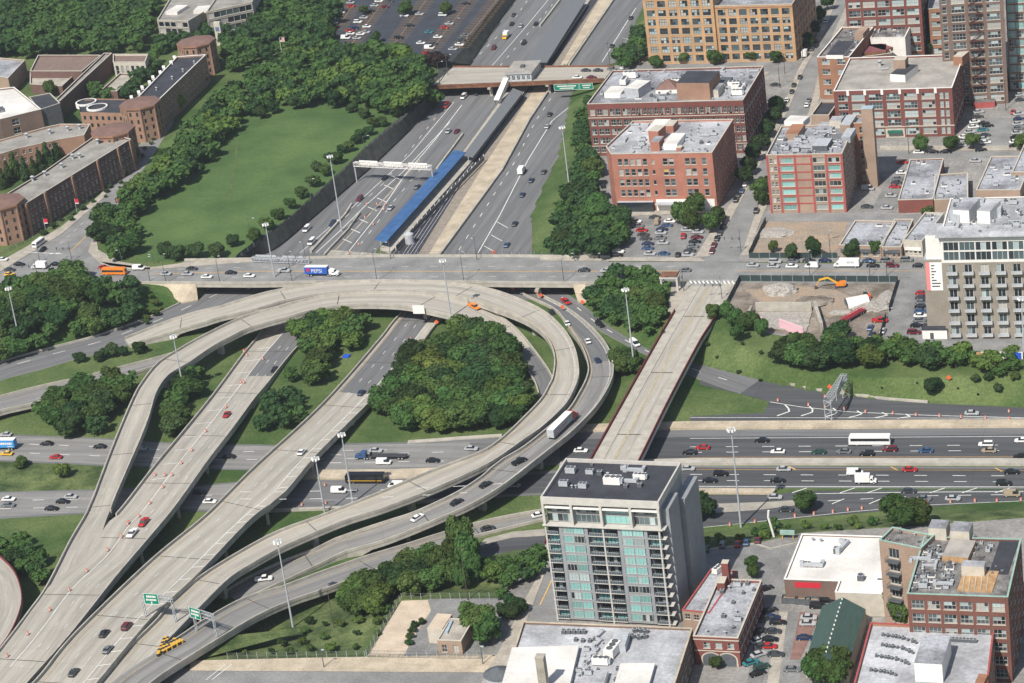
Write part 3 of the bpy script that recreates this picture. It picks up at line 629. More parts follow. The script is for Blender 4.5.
lowwall([(265,512),(350,508.5),(450,501)], -6, 1.2, .8, label='pale concrete barrier south of the shaded expressway lanes', catg='barrier')
lowwall([(408,442.5),(470,438),(502,436)], -6, 2, .4, label='low pale kerb wall below the wooded middle', catg='barrier')
lowwall([(783,383.5),(818,390.5),(888,400),(928,403)], -6, .8, .8, label='white edge barrier of the curving exit ramp', catg='barrier')
lowwall([(277,247.5),(366,171.5),(440,100.5)], -6, .7, 1., label='white barrier at the foot of the dark trench wall', catg='barrier')
lowwall([(440,256),(502,171.5),(530,120),(550,90)], -6, .8, 1.1, label='dark topped barrier along the right side of the pale median strip', catg='barrier')
lowwall([(569,66),(614,0),(640,-40)], -6, .8, 1.1, label='barrier beside the pale median strip above the upper bridge', catg='barrier')
lowwall([(311,253),(345,216),(352,205)], -6, .8, 1., label='tan divider barrier beside the two white vans in the trench', catg='barrier')
lowwall([(325,255),(348,231),(360,214)], -6, .6, 1., label='thin barrier left of the hatched trench pavement', catg='barrier')
lowwall([(437,170),(463,135)], -6, .8, 1., label='short tan barrier at the head of the blue canopy', catg='barrier')
lowwall([(540,27),(560,1)], -6, .8, 1., label='orange tan barrier beside the upper platform', catg='barrier')

# sloping concrete abutments of the cross street bridge
for lab, q in (('pale sloping concrete abutment at the left end of the cross street bridge', ((146,283.5,.1),(196,283.5,.1),(198,300,-5.6),(182,303,-5.6))), ('pale sloping concrete abutment at the right end of the cross street bridge', ((573,285,.1),(585,285,.1),(590,303,-5.4),(578,302,-5.6)))):
    P = [G(x, y, z)+Vector((0, 0, .25)) for x, y, z in q]; mb = MB(); mb.poly(P[::-1]); mb.poly([p-Vector((0, 0, 1)) for p in P])
    for i in range(4): j = (i+1) % 4; mb.quad(P[i], P[j], P[j]-Vector((0, 0, 1)), P[i]-Vector((0, 0, 1)))
    tag(mb.build('bridge_abutment', ['concrete_tan']), lab, 'abutment')
# pavements of the sloping street further up
sheet('sidewalk', [(764,146),(770,146),(789,109),(804,70),(821,40),(837,0),(832,0),(815,40),(797,72),(783,108)], 0, 'sidewalk', up=.2)
sheet('sidewalk', [(800,150),(791,150),(809,112),(819,72),(833,35),(849,0),(855,0),(840,35),(826,60),(817,112)], 0, 'sidewalk', up=.2)
sheet('sidewalk', [(640,58),(790,56),(797,61),(636,63)], 0, 'concrete_tan', up=.2); sheet('sidewalk', [(610,74),(770,72),(766,76),(610,78)], 0, 'sidewalk', up=.2)

# smooth face of the dark trench wall
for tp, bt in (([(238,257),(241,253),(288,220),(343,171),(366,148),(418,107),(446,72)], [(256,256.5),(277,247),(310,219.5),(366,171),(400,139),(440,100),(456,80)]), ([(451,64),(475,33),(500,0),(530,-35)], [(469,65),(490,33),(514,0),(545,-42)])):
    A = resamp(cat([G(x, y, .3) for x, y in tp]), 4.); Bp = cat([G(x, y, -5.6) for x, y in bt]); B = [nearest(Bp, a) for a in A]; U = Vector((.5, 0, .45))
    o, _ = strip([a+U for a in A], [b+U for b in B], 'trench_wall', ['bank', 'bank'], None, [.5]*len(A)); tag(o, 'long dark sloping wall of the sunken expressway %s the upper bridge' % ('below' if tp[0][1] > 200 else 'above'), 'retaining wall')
# ================= BUILDINGS =================
brickmat('brick_red', (.19, .055, .045), (.2, .1, .085)); brickmat('brick_salmon', (.40, .155, .105), (.38, .2, .15)); brickmat('brick_yellow', (.50, .30, .15), (.42, .29, .18))
brickmat('brick_orange', (.33, .155, .09), (.33, .2, .14)); brickmat('brick_tan', (.35, .245, .18), (.36, .28, .22)); brickmat('brick_brown', (.175, .115, .09), (.2, .15, .13)); brickmat('brick_beige', (.30, .265, .215), (.32, .29, .25))
brickmat('brick_dark', (.15, .085, .07), (.17, .11, .095)); brickmat('brick_deep', (.21, .055, .042), (.22, .11, .095)); brickmat('brick_loft', (.17, .065, .048), (.19, .11, .09)); brickmat('brick_campus', (.33, .19, .13), (.33, .22, .16))
M('roof_grey', (.22, .225, .24), .85, .24, .07, fine=4, col2=(.34, .35, .375)); M('roof_white', (.60, .58, .54), .8, .07, .06, fine=5, col2=(.72, .70, .66)); M('roof_pale', (.33, .335, .35), .8, .14, .06, fine=4, col2=(.48, .49, .51)); M('roof_dark', (.045, .048, .058), .9, .2, .15)
M('roof_gravel', (.33, .31, .28), .95, .2, .15, fine=6); M('roof_brown', (.19, .115, .095), .8, .12, .3); M('roof_campus', (.29, .275, .25), .95, .2, .12); M('roof_tar', (.12, .115, .115), .9, .35, .2, col2=(.19, .18, .17))
panels('roof_grey', 2.4, 18, False, .93, .8, .03); panels('roof_pale', 2.4, 18, False, .94, .82, .03); panels('roof_white', 3, 24, False, .97, .85, .02); panels('roof_campus', 2.4, 14, False, .93, .85, .03); M('trim_white', (.76, .74, .70), .7, .06, .4); M('trim_stone', (.50, .46, .39), .8, .1, .4); M('metal_grey', (.42, .44, .46), .5, .12, .6); M('metal_dark', (.10, .11, .12), .6, .2, .6)
M('metal_blue', (.35, .45, .52), .5, .12, .6); M('roof_green', (.055, .095, .08), .6, .12, .3, stretch=(6, 1, 1)); M('wood', (.42, .26, .13), .8, .2, .6); M('trim_green', (.28, .42, .36), .7, .12, .5)
M('panel_grey', (.27, .285, .30), .55, .08, .3); M('slab', (.50, .48, .44), .8, .08, .5); M('pink_frame', (.36, .085, .08), .7, .1, .4); M('awning_green', (.02, .13, .09), .7, .1, .5)
M('sign_red', (.55, .03, .05), .5, .06, .5); M('concrete_old', (.36, .33, .28), .9, .2, .2)
MF('glass_dark', (.02, .028, .034), .12, 0, .9, .3); MF('glass_mid', (.07, .10, .11), .1, 0, .9, .3); MF('glass_teal', (.22, .46, .44), .12, .1, .9, .3); MF('glass_pale', (.33, .40, .40), .25, 0, .6, .3)
MF('blind', (.36, .35, .32), .7, 0, .3, .2); MF('blind_yellow', (.62, .40, .12), .7, 0, .3, .2); MF('win_frame', (.45, .44, .41), .6, 0, .3); MF('frame_dark', (.08, .085, .09), .5, 0, .4); MF('frame_white', (.75, .75, .72), .5, 0, .4)
WM = {}
WV = random.Random(77)
def winmesh(w_, h_, glass, frame, nx_=2, ny_=2, sill=True):
    va = WV.randrange(5) if nx_*ny_ > 1 and w_ > 1.8 else 0; k = (round(w_, 2), round(h_, 2), glass, frame, nx_, ny_, sill, va)
    if k in WM: return WM[k]
    mb = MB(); t = min(.12, w_*.07); y0, y1 = .0, .07
    def b(x0, x1, z0, z1, y_, m):
        mb.prism([(x0, y_-.05), (x1, y_-.05), (x1, y_+.05), (x0, y_+.05)], z0, z1, m)
    rv = random.Random(va*7+nx_)
    for i in range(nx_):
        for j in range(ny_):
            xa, xb, za, zb_ = -w_/2+w_*i/nx_, -w_/2+w_*(i+1)/nx_, h_*j/ny_, h_*(j+1)/ny_; mb.quad((xa, .08, za), (xb, .08, za), (xb, .08, zb_), (xa, .08, zb_), 1 if va == 0 or rv.random() < .6 else rv.choice((3, 4)))
    b(-w_/2, w_/2, 0, t, 0, 0); b(-w_/2, w_/2, h_-t, h_, 0, 0); b(-w_/2, -w_/2+t, t, h_-t, 0, 0); b(w_/2-t, w_/2, t, h_-t, 0, 0)
    for i in range(1, nx_): x = -w_/2+w_*i/nx_; b(x-t*.4, x+t*.4, t, h_-t, .01, 0)
    for j in range(1, ny_): z = h_*j/ny_; b(-w_/2+t, w_/2-t, z-t*.4, z+t*.4, .012, 0)
    if sill: mb.prism([(-w_/2-.12, -.38), (w_/2+.12, -.38), (w_/2+.12, -.03), (-w_/2-.12, -.03)], -.16, -.002, 2)
    o = mb.build('window', [frame, glass, 'trim_stone', 'glass_pale' if glass == 'glass_teal' else 'glass_dark' if glass != 'glass_dark' else 'glass_mid', 'glass_teal' if glass == 'glass_teal' else 'glass_mid' if glass == 'glass_pale' else 'glass_pale']); me = o.data; bpy.data.objects.remove(o); WM[k] = me; return me
MF('rail_glass', (.07, .09, .10), .25, 0, .6)
GS = {'office': ['glass_mid', 'blind', 'glass_pale', 'glass_pale', 'glass_dark', 'blind'], 'dark': ['glass_dark', 'glass_dark', 'glass_dark', 'glass_mid', 'blind'], 'teal': ['glass_teal', 'glass_teal', 'glass_teal', 'glass_teal', 'glass_pale', 'glass_teal', 'glass_dark'],
      'warm': ['blind_yellow', 'glass_dark', 'glass_mid', 'blind', 'glass_mid', 'glass_dark'], 'mixed': ['glass_dark', 'glass_mid', 'blind', 'glass_dark'], 'pale': ['glass_pale', 'blind', 'glass_pale', 'glass_mid']}
def mapwin(root, me, pos, ang, cnt):
    o = bpy.data.objects.new('window', me); COL.objects.link(o); o.parent = root
    o.location = Vector(pos)-root.location; o.rotation_euler = (0, 0, ang); cnt[0] += 1; return o
def openings(P0, P1, f):
    """list of (u0,u1,z0,z1) for a facade spec dict"""
    L = (P1-P0).length; out = []
    for g in f:
        r, c, z0, z1 = g['r'], g['c'], g['z0'], g['z1']; a, b = g.get('u', (0.02, .98)); per = (b-a)*L/c; ww = g.get('w', per*.6); fh = (z1-z0)/r; wh = g.get('h', fh*.58)
        for j in range(r):
            for i in range(c):
                if (i, j) in g.get('skip', ()): continue
                n = g.get('n', 1); cx = a*L+(i+.5)*per
                for q in range(n):
                    x = cx+(q-(n-1)/2)*(ww+g.get('gap', .5)); zz = z0+j*fh+(fh-wh)*.5; out.append((x-ww/2, x+ww/2, zz, zz+wh, g))
    return out
def wallgrid(mb, P0, P1, z0, z1, ops, m=0, reveal=.3):
    d = (P1-P0); L = d.length; d.normalize(); nrm = Vector((d.y, -d.x, 0))
    us = sorted({0., L}|{round(o[0], 3) for o in ops}|{round(o[1], 3) for o in ops}); zs = sorted({z0, z1}|{round(o[2], 3) for o in ops}|{round(o[3], 3) for o in ops})
    us = [u for u in us if 0 <= u <= L]; zs = [z for z in zs if z0 <= z <= z1]
    def pt(u, z, k=0): p = P0+d*u-nrm*k; return (p.x, p.y, z)
    # cells
    for j in range(len(zs)-1):
        run = None
        for i in range(len(us)-1):
            cu, cz = (us[i]+us[i+1])/2, (zs[j]+zs[j+1])/2
            hole = any(o[0] < cu < o[1] and o[2] < cz < o[3] for o in ops)
            if not hole and run is None: run = us[i]
            if run is not None and (hole or i == len(us)-2):
                e = us[i] if hole else us[i+1]; mb.quad(pt(run, zs[j]), pt(e, zs[j]), pt(e, zs[j+1]), pt(run, zs[j+1]), m); run = None
    for o in ops:
        a, b, c, e = o[:4]; k = reveal
        mb.quad(pt(a, c), pt(b, c), pt(b, c, k), pt(a, c, k), m); mb.quad(pt(a, e, k), pt(b, e, k), pt(b, e), pt(a, e), m)
        mb.quad(pt(a, c), pt(a, c, k), pt(a, e, k), pt(a, e), m); mb.quad(pt(b, c, k), pt(b, c), pt(b, e), pt(b, e, k), m)
def ortho(FL, FR, BR, h):
    a, b, c = G(*FL, h), G(*FR, h), G(*BR, h); u = (b-a).normalized(); v = Vector((-u.y, u.x, 0)); dep = (c-b).dot(v)
    return [a, b, b+v*dep, a+v*dep]
def hpx(top, base):
    """height of a vertical edge whose base and top pixels are known"""
    p = G(*base, 0); lo, hi = 0, 150
    for _ in range(40):
        m = (lo+hi)/2
        if proj((p.x, p.y, m))[1] > top[1]: lo = m
        else: hi = m
    return lo
def building(name, label, cat_, P, h, wall, roof, fac={}, par=.8, z=0., trim='trim_stone', glass='mixed', frame='win_frame', cornice=None, wt=.35, nn=(2, 2), sill=True, wallname='wall'):
    """P: roof outline in world (FL, FR, BR, BL ...), h: parapet height"""
    o0 = Vector((P[0].x, P[0].y, z)); root = empty(name, o0, 0, label, cat_, None)
    n = len(P); mb = MB(); wins = []; base = z-(.6 if z == 0 else .0)
    for i in range(n):
        A = Vector((P[i].x, P[i].y, 0)); B = Vector((P[(i+1) % n].x, P[(i+1) % n].y, 0)); ops = openings(A, B, fac.get(i, []))
        L = (B-A).length; ops = [o for o in ops if o[0] > .05 and o[1] < L-.05 and o[3] < h-.1]
        wallgrid(mb, A, B, base, h, ops)
        wins += [(A, B, o) for o in ops]
    # inner parapet and copings
    c = sum((Vector((p.x, p.y, 0)) for p in P), Vector())/n
    def inset(k):
        out = []
        for i in range(n):
            p0, p1, p2 = P[i-1], P[i], P[(i+1) % n]; d1 = Vector((p1.x-p0.x, p1.y-p0.y)).normalized(); d2 = Vector((p2.x-p1.x, p2.y-p1.y)).normalized()
            n1 = Vector((-d1.y, d1.x)); n2 = Vector((-d2.y, d2.x)); bs = (n1+n2); bs = bs/max(bs.length_squared, .2)*2*k; out.append(Vector((p1.x+bs.x, p1.y+bs.y, 0)))
        return out
    I = inset(wt)
    for i in range(n): j = (i+1) % n; mb.quad((I[j].x, I[j].y, h-par), (I[i].x, I[i].y, h-par), (I[i].x, I[i].y, h), (I[j].x, I[j].y, h))
    wo = mb.build(wallname, [wall], None, origin=o0); local(root, wo)
    O = inset(-.08); I2 = inset(wt+.06); mb = MB()
    for i in range(n):
        j = (i+1) % n
        for q in ((O[i], O[j], h+.1, O[j], O[i], h-.12), ): mb.quad((q[4].x, q[4].y, q[5]), (q[3].x, q[3].y, q[5]), (q[1].x, q[1].y, q[2]), (q[0].x, q[0].y, q[2]))
        mb.quad((O[i].x, O[i].y, h+.1), (O[j].x, O[j].y, h+.1), (I2[j].x, I2[j].y, h+.1), (I2[i].x, I2[i].y, h+.1))
        mb.quad((I2[i].x, I2[i].y, h+.1), (I2[j].x, I2[j].y, h+.1), (I2[j].x, I2[j].y, h-.12), (I2[i].x, I2[i].y, h-.12))
    local(root, mb.build('coping', [trim], None, origin=o0))
    mb = MB(); I3 = inset(wt-.01); tr = tessellate_polygon([[Vector((p.x, p.y, 0)) for p in I3]]); mb.v = [(p.x, p.y, h-par) for p in I3]
    for t in tr:
        a, b, c_ = [I3[q] for q in t]; mb.f.append(tuple(t) if (b-a).cross(c_-a).z > 0 else tuple(t[::-1])); mb.m.append(0)
    local(root, mb.build('roof', [roof], None, origin=o0))
    if cornice:
        for zz, th, mt in cornice:
            O1 = inset(-.14); O2 = inset(.1); mb = MB()
            for i in range(n):
                j = (i+1) % n
                mb.quad((O1[i].x, O1[i].y, zz), (O1[j].x, O1[j].y, zz), (O1[j].x, O1[j].y, zz+th), (O1[i].x, O1[i].y, zz+th)); mb.quad((O1[i].x, O1[i].y, zz+th), (O1[j].x, O1[j].y, zz+th), (O2[j].x, O2[j].y, zz+th), (O2[i].x, O2[i].y, zz+th))
                mb.quad((O1[j].x, O1[j].y, zz), (O1[i].x, O1[i].y, zz), (O2[i].x, O2[i].y, zz), (O2[j].x, O2[j].y, zz))
            local(root, mb.build('cornice', [mt], None, origin=o0))
    # windows, nearest first
    rng = random.Random(int(abs(P[0].x*7+P[0].y*3))); cnt = [0]; rest = []
    for A, B, o in wins:
        d = (B-A).normalized(); nrm = Vector((d.y, -d.x, 0)); g = o[4]; me = winmesh(o[1]-o[0], o[3]-o[2], rng.choice(GS[g.get('g', glass)]), g.get('f', frame), *g.get('nn', nn), sill)
        p = A+d*((o[0]+o[1])/2)-nrm*.2; p.z = o[2]; ang = math.atan2(d.y, d.x)
        if cnt[0] < 100: mapwin(root, me, p, ang, cnt)
        else: rest.append((me, p, ang))
    if rest:
        mb = MB(); ms = []
        for me, p, ang in rest:
            ca, sa = math.cos(ang), math.sin(ang); n0 = len(mb.v); mb.v += [(p.x+v.co.x*ca-v.co.y*sa, p.y+v.co.x*sa+v.co.y*ca, p.z+v.co.z) for v in me.vertices]
            for f in me.polygons:
                mt = me.materials[f.material_index].name
                if mt not in ms: ms.append(mt)
                mb.f.append(tuple(n0+i for i in f.vertices)); mb.m.append(ms.index(mt))
        ro = mb.build('window', ms, None, origin=o0); ro['kind'] = 'stuff'; local(root, ro)
    root['h'] = h-par; BP[root.name] = (P, h-par)
    return root
BP = {}
# rooftop furniture: shared meshes
UM = {}
def unit_mesh(kind):
    if kind in UM: return UM[kind]
    mb = MB(); mats = ['metal_grey', 'metal_dark', 'trim_white']
    if kind == 'air_conditioner': mb.box((0, 0, .25), (2.2, 1.5, 1.2), 0, 0); mb.tube((-.5, 0, 1.45), (-.5, 0, 1.6), .45, n=12, m=1); mb.tube((.5, 0, 1.45), (.5, 0, 1.6), .45, n=12, m=1); [mb.box((x, y, 0), (.15, .15, .26), 0, 1) for x in (-.9, .9) for y in (-.6, .6)]
    elif kind == 'rooftop_vent': mb.tube((0, 0, 0), (0, 0, .9), .28, n=10); mb.tube((0, 0, .9), (0, 0, 1.05), .5, .5, n=10, m=1); mb.tube((0, 0, 1.05), (0, 0, 1.3), .5, .1, n=10, m=0)
    elif kind == 'condenser': mb.box((0, 0, .1), (1., 1., .9), 0, 1, 0); mb.tube((0, 0, 1.), (0, 0, 1.1), .4, n=12, m=1)
    elif kind == 'skylight': mb.box((0, 0, 0), (2.4, 1.6, .35), 0, 2); mb.box((0, 0, .35), (2.0, 1.2, .12), 0, 1)
    elif kind == 'duct': mb.box((0, 0, .3), (5., .8, .7), 0, 0); mb.box((2.2, 1., .3), (.8, 1.6, .7), 0, 0); mb.box((-2.2, 0, 0), (.9, .9, 1.5), 0, 0); [mb.box((x, 0, 0), (.12, .6, .3), 0, 1) for x in (-1, 0, 1)]
    elif kind == 'big_unit': mb.box((0, 0, .3), (4.5, 2.2, 1.9), 0, 2); mb.box((0, 0, 0), (4.2, 1.9, .3), 0, 1); [mb.tube((x, 0, 2.2), (x, 0, 2.35), .7, n=12, m=1) for x in (-1.3, .2, 1.6)]; mb.box((2.5, 0, .5), (.6, 1.6, 1.2), 0, 0)
    o = mb.build(kind, mats); me = o.data; bpy.data.objects.remove(o); UM[kind] = me; return me
def unit(root, kind, x, y, z, rz=0., s=1.):
    o = bpy.data.objects.new(kind, unit_mesh(kind)); COL.objects.link(o); o.parent = root; o.location = Vector((x, y, z))-root.location; o.rotation_euler = (0, 0, rz); o.scale = (s, s, s); return o
def upx(root, kind, px, py, rz=0., s=1.):
    z = BP[root.name][1]; p = G(px, py, z); return unit(root, kind, p.x, p.y, z, rz, s)
def scatter(root, n, kinds, seed, area=None, sc_=(.7, 1.2), mg=2.5):
    P, z = BP[root.name]; rng = random.Random(seed)
    A = [G(x, y, z) for x, y in area] if area else P
    x0, x1, y0, y1 = min(p.x for p in A), max(p.x for p in A), min(p.y for p in A), max(p.y for p in A); poly = np.array([[p.x, p.y] for p in A]); k = 0; tr = 0; pl = []
    while k < n and tr < 2000:
        tr += 1; x, y = rng.uniform(x0, x1), rng.uniform(y0, y1); d, i = pd(poly, np.array([[x, y]]))
        if not i[0] or d[0] < mg or any((x-a)**2+(y-b)**2 < (7 if n < 50 else 3) for a, b in pl): continue
        pl.append((x, y)); unit(root, rng.choice(kinds), x, y, z, rng.choice([0, math.pi/2, math.pi]), rng.uniform(*sc_)); k += 1
def block(root, name, roofpx, h0, dh, wall, roof=None, P=None):
    """box shaped part on a roof: three roof pixels (FL, FR, BR) at height h0+dh"""
    P = P or ortho(*roofpx, h0+dh); mb = MB(); mb.prism([(p.x, p.y) for p in P], h0-.02, h0+dh, 0, 1)
    local(root, mb.build(name, [wall, roof or wall], None, origin=(P[0].x, P[0].y, h0))); return P
def flatpart(root, name, pts, m, thick=.15):
    mb = MB(); mb.poly(pts); local(root, mb.build(name, [m]))
AC = ['air_conditioner', 'rooftop_vent', 'condenser', 'rooftop_vent', 'skylight', 'duct']
def F(r, c, z0, z1, **k): return dict(r=r, c=c, z0=z0, z1=z1, **k)

# 1. glass and concrete tower -------------------------------------------------
hT = hpx((540, 497), (554.5, 621)); P = ortho((540, 497), (658.5, 502), (675.6, 462), hT)
u = (P[1]-P[0]); Lf = u.length; dpt = (P[2]-P[1]).length; u.normalize(); v = Vector((-u.y, u.x, 0))
T0 = Vector((P[0].x, P[0].y, 0)); tower = empty('apartment_tower', T0, 0, 'tall glass and concrete apartment tower with dark roof beside the street bridge', 'apartment tower'); BP[tower.name] = (P, hT-1.1)
def tl(x, y, z=0): return T0+u*x+v*y+Vector((0, 0, z))
def tbox(mb, x0, x1, y0, y1, z0, z1, m=0): mb.prism([tuple(tl(x, y)[:2]) for x, y in ((x0, y0), (x1, y0), (x1, y1), (x0, y1))], z0, z1, m)
mb = MB(); tbox(mb, 2.0, Lf-.4, 2.0, dpt, -.5, hT-1.1); local(tower, mb.build('wall', ['panel_grey'], None, origin=T0))
mb = MB(); tbox(mb, .3, Lf-.3, .3, dpt-.3, hT-1.15, hT-1.05); local(tower, mb.build('roof', ['roof_dark'], None, origin=T0))
mb = MB()
for a in ((0, Lf, 0, .5), (0, Lf, dpt-.5, dpt), (0, .5, .5, dpt-.5), (Lf-.5, Lf, .5, dpt-.5)): tbox(mb, *a, hT-2.2, hT)
local(tower, mb.build('parapet', ['slab'], None, origin=T0))
NF = 11; zt = hT-2.2; zb = 1.0; top2 = 6.6; fh = (zt-top2-zb)/ (NF-1); FH = [zb+i*fh for i in range(NF)]
bays = [(0.0, .12, 'b'), (.12, .37, 'w'), (.37, .5, 'b'), (.5, .62, 'b'), (.62, .875, 'w'), (.875, 1., 'b')]
rg = random.Random(5)
def tpart(nm, m_, *a): mb = MB(); tbox(mb, *a); local(tower, mb.build(nm, [m_], None, origin=T0))
for i, z0 in enumerate(FH):
    for a, b_, k in bays:
        if k == 'b' and a != .5: tpart('balcony_slab', 'slab', a*Lf, (.62 if a == .37 else b_)*Lf, 0.05, 2.1, z0-.2, z0)
    tpart('balcony_slab', 'slab', Lf-.45, Lf+.9, .05, 3.0, z0-.19, z0-.02)
for x in (0.35, .5*Lf, Lf-.9): tpart('column', 'slab', x-.22, x+.22, .1, .7, 0, FH[-1]-.28)
for x in (.01, .25, .5, .75, .985): tpart('column', 'slab', x*Lf-.35, x*Lf+.35, .0, .9, FH[-1], hT-2.2)
for i in range(4): tpart('sunshade', 'trim_white', (.01+i*.245)*Lf+.5, (.01+i*.245)*Lf+.235*Lf, .02, 1.7, hT-3.5, hT-3.15)
tpart('terrace_slab', 'slab', -.3, Lf+.3, -.4, 2.1, FH[-1]-.25, FH[-1]+.02)
cnt = [0]; ang = math.atan2(u.y, u.x)
for i in range(NF-1):
    z0 = FH[i]; hh = fh-.28
    for a, b, k in bays:
        x0, x1 = a*Lf, b*Lf; W = x1-x0
        if k == 'w':
            m_ = MB(); tbox(m_, x0+.2, x1-.2, .35, 2.0, z0-.28, z0+.42)
            for x in (x0+.1, x1-1.1): tbox(m_, x, x+1.0, .3, 2.0, z0-.28, z0+hh)
            local(tower, m_.build('panel', ['panel_grey'], None, origin=T0))
            for q in range(2):
                ww = (W-2.4)/2; me = winmesh(ww-.12, hh-.46, rg.choice(GS['teal']), 'win_frame', 3, 1, False); mapwin(tower, me, tl(x0+1.15+ww*(q+.5), .32, z0+.44), ang, cnt)
        else:
            me = winmesh(W-.9, hh-.05, rg.choice(['glass_mid', 'glass_dark', 'glass_teal', 'glass_dark', 'glass_teal']), 'frame_dark', 3, 1, False); mapwin(tower, me, tl((x0+x1)/2, 1.86, z0+.05), ang, cnt)
            m_ = MB(); a0, a1 = tl(x0+.4, .12, z0+1.0), tl(x1-.4, .12, z0+1.0); m_.bar(a0, a1, .08, .08); tbox(m_, x0+.45, x1-.45, .14, .17, z0+.08, z0+.95, 1); tbox(m_, x0+.1, x1-.1, .2, 1.8, z0+.005, z0+.03, 1); 
            for q in range(6): p = tl(x0+.4+(W-.8)*q/5, .12, z0); m_.tube(p, p+Vector((0, 0, 1.)), .04, n=4)
            local(tower, m_.build('balcony_railing', ['metal_grey', 'rail_glass'], None, origin=T0))
z0 = FH[-1]
for i in range(4):
    for j in range(2):
        a = (.01+i*.245)*Lf+.45; W = .235*Lf-.5; me = winmesh(W, 2.6, ['glass_mid', 'glass_dark', 'glass_teal', 'glass_dark'][i] if j else ['glass_dark', 'glass_mid', 'glass_teal', 'glass_mid'][i], 'win_frame', 5, 1, False); mapwin(tower, me, tl(a+W/2, 1.86, z0+.3+j*3.1), ang, cnt)
# grey north slab wing
mb = MB(); tbox(mb, Lf-.39, Lf+1.6, 3.2, dpt*.55, -.5, hT-4); tbox(mb, Lf-.39, Lf+.5, dpt*.55, dpt*.63, -.5, hT-8, 1); tbox(mb, Lf-.39, Lf+2.6, dpt*.63, dpt+6, -.5, hT-7.5)
local(tower, mb.build('side_wing', ['panel_grey', 'frame_dark'], None, origin=T0))
for i in range(10):
    me = winmesh(1.6, 2.2, 'glass_dark', 'frame_dark', 1, 2, False); o = mapwin(tower, me, tl(Lf+.56, dpt*.59, FH[i]+.5), ang+math.pi/2, cnt)
for kd, x, y, s in (('air_conditioner', 571, 473, 1.3), ('air_conditioner', 564, 486, 1.2), ('air_conditioner', 590, 474, 1), ('condenser', 600, 475, 1.4), ('air_conditioner', 583, 488, 1.1), ('big_unit', 613, 484, 1.1), ('duct', 627, 483, 1.2), ('duct', 634, 472, 1.2), ('big_unit', 640, 479, .8), ('rooftop_vent', 608, 476, 1.), ('condenser', 626, 488, 1.2), ('condenser', 640, 487, 1.3), ('rooftop_vent', 572, 488, .8), ('rooftop_vent', 576, 488, .8), ('condenser', 592, 466, .8), ('air_conditioner', 625, 470, 1.)): upx(tower, kd, x, y, ang, s)

# 2. white roofed building in front --------------------------------------------
P = [G(498, 700, 10), G(668, 705, 10), G(692.5, 628, 10), G(523, 621.5, 10)]
b = building('loft_building', 'low building with pale roof, ducts and a tall square chimney in front of the tower', 'building', P, 10, 'brick_brown', 'roof_pale', {1: [F(2, 7, 1, 9, g='dark')]}, par=.7, trim='concrete_tan')
h0 = BP[b.name][1]
for pxs, dh in ((((500, 690), (569, 688), (588, 645)), 1.6), (((613, 688), (648, 688), (661, 663)), 1.5)): block(b, 'raised_roof', pxs, h0, dh, 'roof_pale', 'roof_white')
block(b, 'rooftop_room', ((610, 645), (625, 645), (629, 632)), h0, 2.5, 'metal_grey', 'metal_grey'); block(b, 'rooftop_room', ((590, 683), (604, 683), (610, 670)), h0, 2, 'trim_white', 'roof_pale')
for x in (564, 569, 574, 579, 584): upx(b, 'condenser', x, 633.5, 0, 1.2)
for x, y in ((576, 641), (583, 642), (590, 642), (595, 640)): upx(b, 'condenser', x, y, 0, 1)
for x, y in ((635, 632), (641, 632), (646, 633), (633, 638), (639, 639), (645, 638)): upx(b, 'condenser', x, y, .5, 1.2)
for x, y in ((600, 636), (598, 645), (594, 655), (588, 664), (585, 672)): upx(b, 'duct', x, y, 1.3, .9)
upx(b, 'big_unit', 613, 654, 1.4, 1.3); upx(b, 'big_unit', 601, 664, 0, 1.); scatter(b, 14, ['condenser', 'rooftop_vent', 'air_conditioner'], 3, [(583, 648), (608, 640), (600, 672), (575, 680)], (.6, 1), .5)
for x, y in ((618, 670), (622, 672), (626, 671), (620, 677), (624, 678), (616, 681)): upx(b, 'condenser', x, y, 0, 1)
p = G(545, 692, h0); mb = MB(); mb.box((p.x, p.y, h0), (2.3, 2.3, 11), 0, 0, 1); mb.box((p.x, p.y, h0+11), (2.5, 2.5, .3), 0, 0); local(b, mb.build('chimney', ['concrete_old', 'metal_dark'], None, origin=(p.x, p.y, h0)))

# 3. brick house with two arches -------------------------------------------------
h3 = hpx((738, 638), (739.5, 667)); P = ortho((693, 636), (738, 638), (757, 580), h3)
b = building('brick_building', 'small red brick building with two arched garage doorways and grey roof', 'building', P, h3, 'brick_deep', 'roof_grey', {0: [F(1, 3, h3-4.3, h3-1.2, w=1.9, u=(.15, .95), g='pale')], 1: [F(2, 8, 1, h3-1.4, g='dark')]}, cornice=[(h3-1.1, .3, 'trim_stone'), (h3-4.6, .25, 'trim_stone')])
scatter(b, 14, ['condenser', 'air_conditioner', 'rooftop_vent'], 9, None, (.8, 1.2), 1.2)
A0, B0 = P[0], P[1]; d = (B0-A0).normalized(); nr = Vector((d.y, -d.x, 0)); Lw = (B0-A0).length
for t in (.36, .72):
    for rad, nm, mt, off in ((2.9, 'arch_trim', 'trim_stone', .06), (2.45, 'garage_door', 'metal_dark', .12)):
        c0 = A0+d*(Lw*t)+nr*off; c0.z = 0; pts = [c0-d*rad+Vector((0, 0, .0)), c0+d*rad]+[c0+d*(rad*math.cos(a))+Vector((0, 0, 2.2+rad*.75*math.sin(a))) for a in [math.pi*q/10 for q in range(11)]]
        mb = MB(); mb.poly(pts); mb.poly([p-nr*.1 for p in pts][::-1]); local(b, mb.build(nm, [mt], None, origin=c0))
P = ortho((682, 610), (709.5, 613), (724, 570), 8.5)
